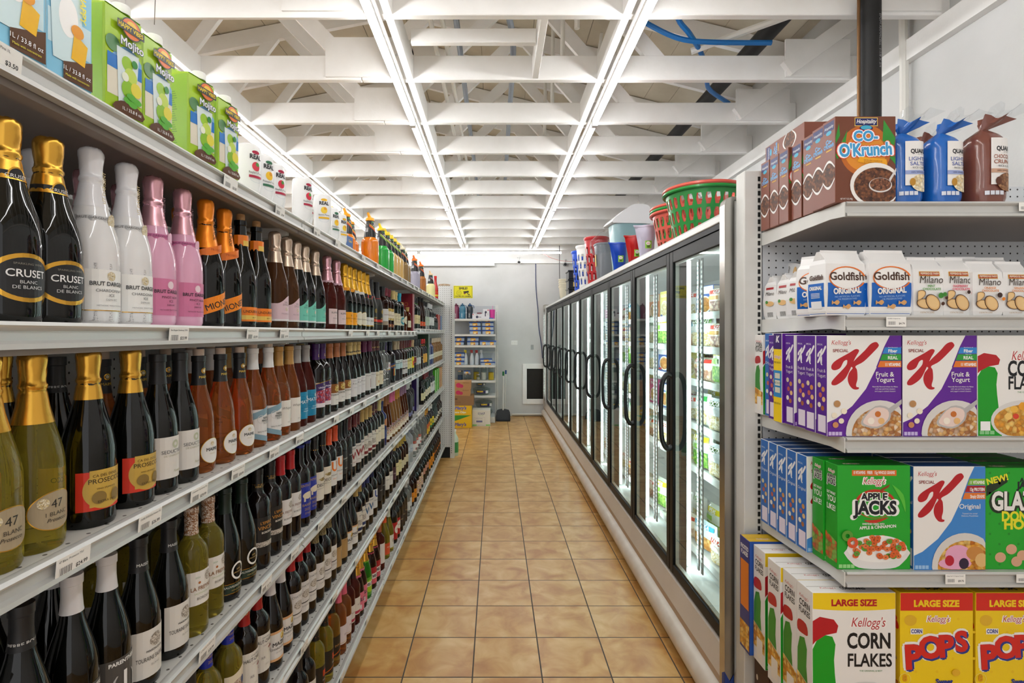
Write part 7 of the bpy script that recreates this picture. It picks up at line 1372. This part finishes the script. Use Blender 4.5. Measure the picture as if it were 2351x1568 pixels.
m = MB().box(-.09, .09, -.13, .13, 0, .1, bk, .006); m.box(-.1, .1, -.14, .14, .1002, .118, bk, .004); r = obj('storage_crate', m); m = MB(); A = Art(m, face_y(-.03, -.1302, .02)); A.rect(0, 0, .05, .06, C('#d8b86a')); part('sticker', m, r)
for i in range(3): place(r, (1.06, 7.2, ZT + i * .119), 0, 'black lidded storage crate, %s from the bottom of its stack' % ORD[i], 'container', 'black crates')

# ================================================================ the back of the shop
PB = pegboard('pegboard_back', '#bfc2c6', (0, 2))
wu = empty('wall_shelving', (-.35, 9.3, 0)); tag(wu, 'narrow white shelving unit with housewares against the back wall', 'shelving')
pw('back_panel', MB().box(-.9, -.01, 9.36, 9.38, .1, 1.98, PB), wu)
m = MB().box(-.008, .045, 9.34, 9.4, 0, 2.0, STEELW)
for k in range(70): m.box(.012, .02, 9.3394, 9.3405, .1 + k * .0254, .114 + k * .0254, SLOT)
pw('upright', m, wu); pw('rail', MB().box(-.9, -.01, 9.345, 9.3595, 1.165, 1.18, STEELW), wu)
pw('base_deck', MB().box(-.9, -.01, 8.92, 9.35, 0.005, .1, STEELW), wu)
WZ = [1.745, 1.487, 1.302, .968, .712, .46]
for i, z in enumerate(WZ):
    x0 = -.9 if i < 5 else -.4
    m = MB().box(x0, -.005, 8.9, 9.35, z - .035, z, STEELW, .002); o = tag(obj('wall_shelf', m), 'white shelf of the back wall unit, %s from the top' % ORD[i], 'shelf', None)
yk = 9.02
def small(name, mb, x, z, lab, cat, y=yk, rz=0): o = obj(name, mb, loc=(x, y, z + .001)); o.rotation_euler = (0, 0, rz); return tag(o, lab, cat)
def flask(hexc, cap):
    r = obj('water_bottle', MB().lathe([(0, .002), (.05, 0), (.055, .005), (.055, .09), (.05, .105), (.055, .12), (.055, .19), (.04, .215), (0, .216)], mat('flask_' + hexc[1:], hexc, .15, coat=.4), 20)); m = MB().lathe([(.03, .2162), (.034, .22), (.034, .238), (.014, .245), (.012, .262), (0, .264)], C(cap), 16); m.tube([(.03, 0, .225), (.065, 0, .22), (.07, 0, .18)], .006, C(cap), 6); part('cap', m, r)
    m = MB(); A = Art(m, lambda u, v, e: ((.0553 + e) * sin(u / .055), -(.0553 + e) * cos(u / .055), v), .0004); A.text('SPORT', .0, .06, .018, C('#c8d4d8'), rot=pi / 2); part('print', m, r); return r
place(flask('#3d7690', '#2a5a78'), (-.56, yk, WZ[0] + .001), 0, 'teal water bottle on the top wall shelf', 'water bottle'); place(flask('#2c343c', '#27486c'), (-.435, yk, WZ[0] + .001), 0, 'dark grey water bottle with blue cap on the top wall shelf', 'water bottle'); place(flask('#7a2a4a', '#5a1c34'), (-.67, yk + .05, WZ[0] + .001), 0, 'plum water bottle half hidden by the pegboard wing', 'water bottle')
m = MB().box(-.1, .1, -.04, .04, 0, .085, C('#e2e0e4'), .001); A = Art(m, face_y(-.1, -.04, 0)); A.text('SONIC BASS', .1, .066, .011, C('#4a4a50')); A.ell(.08, .03, .022, .022, C('#3a3a50')); A.rect(.1, .024, .15, .032, C('#3a3a50')); A.rect(.004, .064, .02, .08, C('#d83a4a')); small('product_box', m, -.29, WZ[0], 'white horizontal gadget box on the top wall shelf', 'box', 8.98)
m = MB().box(-.05, .05, -.04, .04, 0, .165, C('#e4e2e6'), .001); A = Art(m, face_y(-.05, -.04, 0)); A.ell(.045, .11, .018, .02, C('#3a3a50')); A.rect(.03, .04, .046, .1, C('#3a3a50')); A.rect(.075, .135, .094, .155, C('#d83a4a')); A.text('SONIC', .085, .08, .01, C('#4a4a50'), rot=pi / 2); small('product_box', m, -.16, WZ[0], 'white upright gadget box beside the pink tumbler', 'box', 9.0)
m = MB().lathe([(0, .002), (.036, 0), (.04, .004), (.05, .155), (0, .156)], plast('pink_tumbler', '#d83f9a'), 20); r = obj('tumbler', m); part('straw', MB().tube([(0, 0, .157), (.005, .0, .22)], .004, C('#e06ab0'), 6), r); place(r, (-.055, yk, WZ[0] + .001), 0, 'bright pink tumbler with straw on the top wall shelf', 'tumbler')
m = MB().lathe([(0, .002), (.04, 0), (.043, .004), (.043, .11), (0, .111)], thin_glass('pink_glass', '#d07a90'), 18); small('drinking_glass', m, -.28, WZ[0], 'dark pink drinking glass behind the gadget box', 'glass', 9.2)
def foodbox(w, d, h, lid='#2450a0'):
    r = obj('food_container', MB().box(-w / 2, w / 2, -d / 2, d / 2, 0, h * .72, mat('clear_tub', '#a9b8cc', .2), .006)); part('lid', MB().box(-w / 2 - .006, w / 2 + .006, -d / 2 - .006, d / 2 + .006, h * .725, h, C(lid, .3), .004), r)
    m = MB(); A = Art(m, face_y(-w / 2, -d / 2, 0)); A.rect(w * .3, .002, w * .72, h * .72, C('#e2a83a')); A.rect(w * .36, h * .1, w * .6, h * .4, C('#f2e2b0')); A.rect(w * .55, .003, w * .72, h * .2, C('#b8402c')); part('sleeve_label', m, r); return r
f1 = foodbox(.19, .14, .068)
def stack(x, z, n, lab, rg=random.Random(8)):
    for i in range(n): place(f1, (x + rg.uniform(-.008, .008), yk + .03, z + .001 + i * .0695), rg.uniform(-.05, .05), 'blue-lidded food container, %s from the bottom, %s' % (ORD[i], lab), 'food container', 'food containers, ' + lab)
stack(-.34, WZ[1], 4, 'first stack on the second wall shelf'); stack(-.13, WZ[1], 4, 'second stack on the second wall shelf'); stack(-.62, WZ[2], 2, 'first stack on the third wall shelf'); stack(-.38, WZ[2], 2, 'second stack on the third wall shelf')
place(f1, (-.2, yk, WZ[2] + .001), .05, 'single blue-lidded food container between stack and shelf end', 'food container', None, (.7, 1, 1.1)); place(f1, (-.06, yk, WZ[2] + .001), -.05, 'single blue-lidded food container at the third shelf end', 'food container', None, (.75, 1, 1.1))
stack(-.62, WZ[3], 3, 'stack by the spray bottles'); 
place(f1, (-.13, yk - .03, WZ[3] + .001), 0, 'wide flat food container under another beside the spray bottles', 'food container', None, (1.25, 1, .75)); place(f1, (-.16, yk - .03, WZ[3] + .054), .04, 'flat food container on top of a wider one', 'food container', None, (1.0, 1, .8))
def spray(hexc):
    r = obj('spray_bottle', MB().lathe([(0, .002), (.033, 0), (.037, .005), (.037, .10), (.034, .125), (.024, .16), (.0125, .195), (.0125, .2), (0, .2005)], mat('milky_plastic', '#c9d0d6', .3), 20)); m = MB().lathe([(.0135, .2007), (.0145, .205), (.0145, .22), (.01, .225), (0, .2255)], C(hexc), 12); m.box(-.03, .014, -.008, .008, .2257, .25, C(hexc), .004); m.box(-.03, -.022, -.005, .005, .2, .2255, C(hexc)); part('trigger_head', m, r); return r
sp = {c: spray(c) for c in ('#d8c020', '#a8181c', '#e8e8ea')}
for i, (c, x, nm) in enumerate((('#d8c020', -.505, 'yellow'), ('#a8181c', -.40, 'dark red, first of two'), ('#a8181c', -.315, 'dark red, second of two'), ('#e8e8ea', -.24, 'white and red'))): place(sp[c], (x, yk + .06 * (i == 3), WZ[3] + .001), radians(20), 'milky spray bottle with trigger head in %s, fourth wall shelf' % nm, 'spray bottle')
jgl = thin_glass('jar_glass', '#e4eae8')
def jar(rr_, h, fill):
    r = obj('glass_jar', MB().lathe([(0, .002), (rr_ * .95, 0), (rr_, .004), (rr_, h - .004), (rr_ * .9, h), (0, h + .0002)], jgl, 20)); part('lid', MB().lathe([(rr_ * .96, h + .0005), (rr_ * .98, h + .003), (rr_ * .98, h + .02), (0, h + .022)], STAIN, 20), r)
    if fill: part('contents', MB().lathe([(0, .004), (rr_ - .004, .004), (rr_ - .004, h * .62), (0, h * .66)], C(fill, .5), 16), r)
    return r
jy = jar(.05, .205, '#d8b020'); jw = jar(.05, .205, '#d8d0c8')
place(jy, (-.33, yk + .08, WZ[4] + .001), 0, 'tall jar of yellow pasta at the back of the fifth wall shelf', 'jar'); place(jw, (-.2, yk, WZ[4] + .001), 0, 'tall jar with pale label between the yellow jars', 'jar'); place(jy, (-.075, yk, WZ[4] + .001), 0, 'tall jar of yellow pasta at the fifth shelf end', 'jar')
js = jar(.03, .09, None); jf = jar(.032, .085, '#b8ae9a')
for i, x in enumerate((-.5, -.435)): place(js, (x, yk - .03, WZ[4] + .001), 0, 'small empty glass jar, %s of two on the fifth wall shelf' % ORD[i], 'jar', 'small jars')
place(jf, (-.29, yk - .06, WZ[4] + .001), 0, 'small filled jar in front of the tall pasta jar', 'jar'); place(jar(.045, .14, '#33486a'), (-.6, yk, WZ[4] + .001), 0, 'bluish glass canister on the fifth wall shelf', 'jar'); place(f1, (-.48, yk - .04, WZ[4] + .092 + .022), 0, 'small blue-lidded container resting on two small jars', 'food container', None, (.55, .6, .7))
def dish(rr_, h):
    r = obj('glass_dish', MB().lathe([(0, .002), (rr_ * .75, 0), (rr_ * .8, .004), (rr_, h * .5), (rr_, h * .62), (0, h * .63)], jgl, 28)); part('lid', MB().lathe([(rr_ * 1.02, h * .64), (rr_ * .98, h * .8), (rr_ * .6, h * .96), (.02, h), (0, h + .01)], jgl, 28), r)
    m = MB(); A = Art(m, lambda u, v, e: ((rr_ * 1.0 + .002 + e) * sin(u / rr_), -(rr_ * 1.0 + .002 + e) * cos(u / rr_), v), .0005); A.patch(-rr_ * .6, rr_ * .5, h * .25, h * .62, C('#2a2450')); A.patch(-rr_ * .5, rr_ * .2, h * .4, h * .58, C('#d8b02c')); A.patch(rr_ * .5, rr_ * .85, h * .25, h * .62, C('#e0e0e2')); part('sleeve_label', m, r); return r
d1, d2 = dish(.15, .13), dish(.09, .08)
place(d1, (-.24, yk + .06, WZ[5] + .001), 0, 'large lidded glass casserole on the sixth wall shelf', 'glass dish'); place(d2, (-.25, yk + .06, WZ[5] + .143), 0, 'small lidded glass dish on top of the casserole', 'glass dish'); place(d1, (-.2, yk + .06, .101), 0, 'lidded glass casserole on the base, under another', 'glass dish'); place(d1, (-.2, yk + .06, .243), .2, 'lidded glass casserole stacked below the sixth wall shelf', 'glass dish')
def carton_box(name, x0, x1, y0, y1, z0, z1, m_, art, lab):
    m = MB().box(x0, x1, y0, y1, z0, z1, m_, .002); r = obj(name, m); m = MB(); art(Art(m, face_y(x0, y0, z0), .0006), x1 - x0, z1 - z0); part('print', m, r); return tag(r, lab, 'box')
def pinkart(A, w, h): A.ell(w * .42, h * .5, w * .12, h * .32, C('#c02a5a'), n=9); A.ell(w * .55, h * .4, w * .1, h * .25, C('#b8285a'), n=8); A.text('FRESH PRODUCE', w * .78, h * .75, .016, C('#6a4a2c'), w=w * .3)
y0 = 8.46
carton_box('snack_box', -.74, -.378, y0, y0 + .34, .001, .205, C('#e2b414', .5), lambda A, w, h: (A.poly([(w * .2, h * .98), (w * .98, h * .98), (w * .2, h * .5)], C('#2f8a2c', .5)), A.rect(.002, h * .3, w * .25, h * .98, C('#2f8a2c', .5)), A.text("Mary's", w * .5, h * .16, .05, C('#7a6a8a', .5), fat=.06, sh=.2)), 'yellow and green snack carton at the bottom of the stack')
carton_box('snack_box', -.745, -.383, y0 + .005, y0 + .34, .206, .352, C('#e2b414', .5), lambda A, w, h: (A.text("Mary's", w * .52, h * .6, .05, C('#6a6ab0', .5), fat=.06, sh=.2), A.text('Banana Chips', w * .45, h * .2, .03, C('#e8ead0', .5), fat=.04)), 'yellow snack carton, second from the bottom of the stack')
carton_box('shipping_carton', -.72, -.35, y0 + .02, y0 + .34, .353, .505, mat('brown_board', '#8d6a48', .7), lambda A, w, h: (A.rect(w * .1, h * .6, w * .3, h * .75, C('#5a3a24')), A.text('HANDLE WITH CARE', w * .25, h * .3, .014, C('#5a3a24'), w=w * .4)), 'plain brown carton in the middle of the stack')
KR2 = mat('kraft_board_light', '#b08458', .7)
carton_box('shipping_carton', -.73, -.405, y0 + .02, y0 + .32, .506, .612, KR2, pinkart, 'kraft carton with pink print, second from the top'); carton_box('shipping_carton', -.73, -.395, y0 + .02, y0 + .32, .613, .735, KR2, pinkart, 'kraft carton with pink print on top of the stack')
carton_box('shipping_carton', -.375, -.085, 8.6, 8.89, .001, .262, C('#dcdad2', .6), lambda A, w, h: (A.rect(w * .32, h * .74, w * .68, h * .86, C('#1c2454')), A.text('GOYA', w * .5, h * .765, .024, C('#f0f0f0'), fat=.05), A.text('NATURAL', w * .5, h * .64, .012, C('#6ab04a')), A.rect(w * .1, h * .2, w * .7, h * .55, C('#8a8a9a')), A.rect(w * .105, h * .205, w * .695, h * .545, C('#dcdad2', .6)), A.text('COCONUT WATER', w * .36, h * .45, .012, C('#55557a'), w=w * .4), A.rect(w * .22, h * .25, w * .56, h * .36, C('#6a6a94')), A.rect(.002, h * .05, w * .25, h * .11, C('#6ac04a')), A.rect(w * .75, h * .05, w - .002, h * .11, C('#6ac04a')), A.text('PRODUCT OF THAILAND', w * .5, h * .06, .009, C('#4a4a4c'), w=w * .44)), 'white carton with green stripe in front of the wall shelving')
# broom and dustpan
bd = empty('dustpan', (.13, 9.2, 0)); tag(bd, 'black long-handled dustpan standing by the wall shelving', 'dustpan')
m = MB(); m.extrude([(-.125, .006), (.125, .006), (.12, .13), (.1, .175), (.04, .19), (-.04, .19), (-.1, .175), (-.12, .13)], lambda u, v, w: (.13 + u, 9.2 + w + v * .2, v), .012, 0, mat('dustpan_black', '#202124', .4)); m.box(.01, .018, 9.08, 9.215, .004, .12, MATS['dustpan_black']); m.box(.242, .25, 9.08, 9.215, .004, .12, MATS['dustpan_black']); m.box(.0185, .2415, 9.08, 9.2, .001, .006, MATS['dustpan_black']); pw('pan', m, bd)
pw('handle', MB().tube([(.13, 9.24, .17), (.135, 9.3, .76)], .012, C('#e4e2dc'), 10), bd); pw('grip', MB().tube([(.135, 9.3, .761), (.136, 9.305, .835)], .017, C('#1f7a3c'), 10), bd)
br = empty('broom', (.17, 9.35, 0)); tag(br, 'broom with blue grip leaning behind the dustpan', 'broom'); pw('handle', MB().tube([(.16, 9.36, .1), (.18, 9.42, .78)], .011, C('#dedcd6'), 10), br); pw('grip', MB().tube([(.18, 9.42, .781), (.182, 9.425, .85)], .016, C('#1c4a8a'), 10), br); pw('brush', MB().extrude([(-.1, .001), (.1, .001), (.08, .11), (-.08, .11)], lambda u, v, w: (.16 + u, 9.36 + w, v), .02, -.02, C('#24303c')), br)
# wall fittings
vt = empty('wall_vent', (.74, 9.66, 0)); tag(vt, 'dark return-air grille in a white wooden frame low on the back wall', 'vent')
m = MB(); 
for a in ((.49, .565, .22, .95), (.9, .99, .22, .95)): m.box(a[0], a[1], 9.655, 9.679, a[2], a[3], PAINTW, .002)
m.box(.5655, .8995, 9.655, 9.679, .86, .95, PAINTW, .002); m.box(.5655, .8995, 9.655, 9.679, .22, .31, PAINTW, .002); pw('frame', m, vt)
m = MB().box(.5655, .8995, 9.674, 9.6795, .3105, .8595, C('#15120f', .7))
for i in range(44): m.box(.5655, .8995, 9.668, 9.6738, .315 + i * .0124, .318 + i * .0124, C('#3a342e', .6))
pw('grille', m, vt)
sw = empty('light_switch', (.34, 9.675, 1.33)); tag(sw, 'white triple light switch plate on the back wall', 'light switch'); pw('plate', MB().box(.282, .398, 9.672, 9.6795, 1.29, 1.37, C('#f2f2f0'), .002), sw)
for i in range(3): pw('toggle', MB().box(.303 + i * .032, .311 + i * .032, 9.663, 9.6718, 1.32, 1.34, C('#e0ddd6'), .001), sw)
o = obj('blank_plate', MB().box(.64, .69, 9.673, 9.6795, 1.207, 1.292, C('#a4a8a8', .4), .002)); tag(o, 'small grey blank cover plate on the back wall', 'wall plate')
pipe('cable', [(.727, 9.672, 2.8), (.735, 9.67, 2.3), (.77, 9.67, 1.9), (.785, 9.67, 1.6), (.83, 9.67, 1.3), (.85, 9.67, 1.05)], .007, C('#2c3f6c'), 'dark blue cable running down the back wall beside the freezer', 'cable')
pipe('cable', [(1.02, 8.5, 2.9), (1.02, 8.5, 2.5), (1.025, 8.5, 2.2), (1.03, 8.5, 1.99)], .005, C('#26282c'), 'black cable hanging from the ceiling behind the cream tubs', 'cable')
pipe('string', [(.78, 9.05, 2.87), (.95, 9.05, 2.78), (1.15, 9.05, 2.73), (1.4, 9.1, 2.73), (1.9, 9.2, 2.8)], .003, C('#c86a6a'), 'thin red twine strung near the back wall', 'string')
for i, (x, y, z, hx) in enumerate(((.42, 9.612, 2.86, '#e6e6e4'), (1.25, 9.612, 2.82, '#8a8c8c'))):
    cc = empty('security_camera', (x, y, z)); tag(cc, ['white bullet security camera above the light switch', 'grey security camera in the back corner over the freezer'][i], 'camera')
    part('mount', MB().lathe([(.03, .0), (.03, .01), (.012, .014), (.01, -.05), (0, -.052)][::-1], C('#e6e6e4'), 14), cc); m = MB().tube([(0, .05, -.07), (0, -.06, -.085)], .034, C(hx, .3), 18); part('body', m, cc); part('lens', MB().tube([(0, -.0605, -.085), (0, -.064, -.0853)], .024, C('#1c1c1e', .15), 16), cc)
sg = MB().box(-.115, .115, 0, .004, -.075, .075, C('#e8de14', .35), .0015); A = Art(sg, face_y(-.115, 0, -.075)); A.ring(.0, .0, .0, .0001, INK)
for x0, x1, z0, z1 in ((.006, .224, .006, .0085), (.006, .224, .1415, .144), (.006, .0085, .006, .144), (.2215, .224, .006, .144)): A.rect(x0, z0, x1, z1, INK, l=1)
A.text('SMILE!', .115, .105, .027, INK, fat=.04, w=.15); A.text("YOU'RE ON CAMERA", .115, .016, .0145, INK, fat=.03, w=.2); A.ring(.065, .063, .0265, .029, INK); A.ell(.057, .071, .003, .0045, INK, n=10); A.ell(.073, .071, .003, .0045, INK, n=10); A.ring(.065, .062, .0135, .0155, INK, a0=pi + .3, a1=2 * pi - .3)
A.poly([(.115, .08), (.18, .088), (.186, .07), (.13, .058)], INK); A.ell(.133, .06, .012, .012, INK); A.ell(.131, .06, .005, .005, C('#d8541c')); A.poly([(.16, .062), (.17, .062), (.185, .045), (.195, .05), (.195, .036), (.178, .04)], INK)
o = obj('warning_sign', sg, loc=(-.39, 6.405, 2.0)); tag(o, 'yellow camera warning sign fixed to the pegboard wing', 'sign')
m = MB().lathe([(0, .002), (.03, 0), (.034, .005), (.034, .15), (.02, .18), (.012, .19), (.012, .21), (0, .211)], mat('pale_jug', '#c8dcc8', .3), 18); r = obj('cleaner_bottle', m); part('screw_cap', MB().lathe([(.014, .2112), (.014, .23), (0, .231)], C('#e6e8e6'), 12), r); m = MB(); m.lathe([(.0346, .03), (.0346, .12)], C('#3a8a4a'), 18); part('label', m, r); place(r, (-.505, 6.56, .001), 0, 'pale green cleaner bottle on the floor behind the pegboard wing', 'bottle', None, 1.4)
o = obj('baseboard_pipe', MB().tube([(.3, 9.64, .035), (1.9, 9.64, .035)], .022, C('#d9d6cf'), 10)); tag(o, 'white pipe running along the floor of the back wall', 'pipe')
m = MB(); m.lathe([(0, 0), (.07, .0), (.08, .012), (.05, .022), (0, .026)], mat('straw_wrap', '#8a6a4a', .6, noise=(60, '#d8c8b0', .8)), 14); o = obj('wreath', m, loc=(-.62, 6.44, 2.0765)); o.scale = (1, .12, 1); tag(o, 'flat brown bundle lying on top of the pegboard wing', 'bundle')
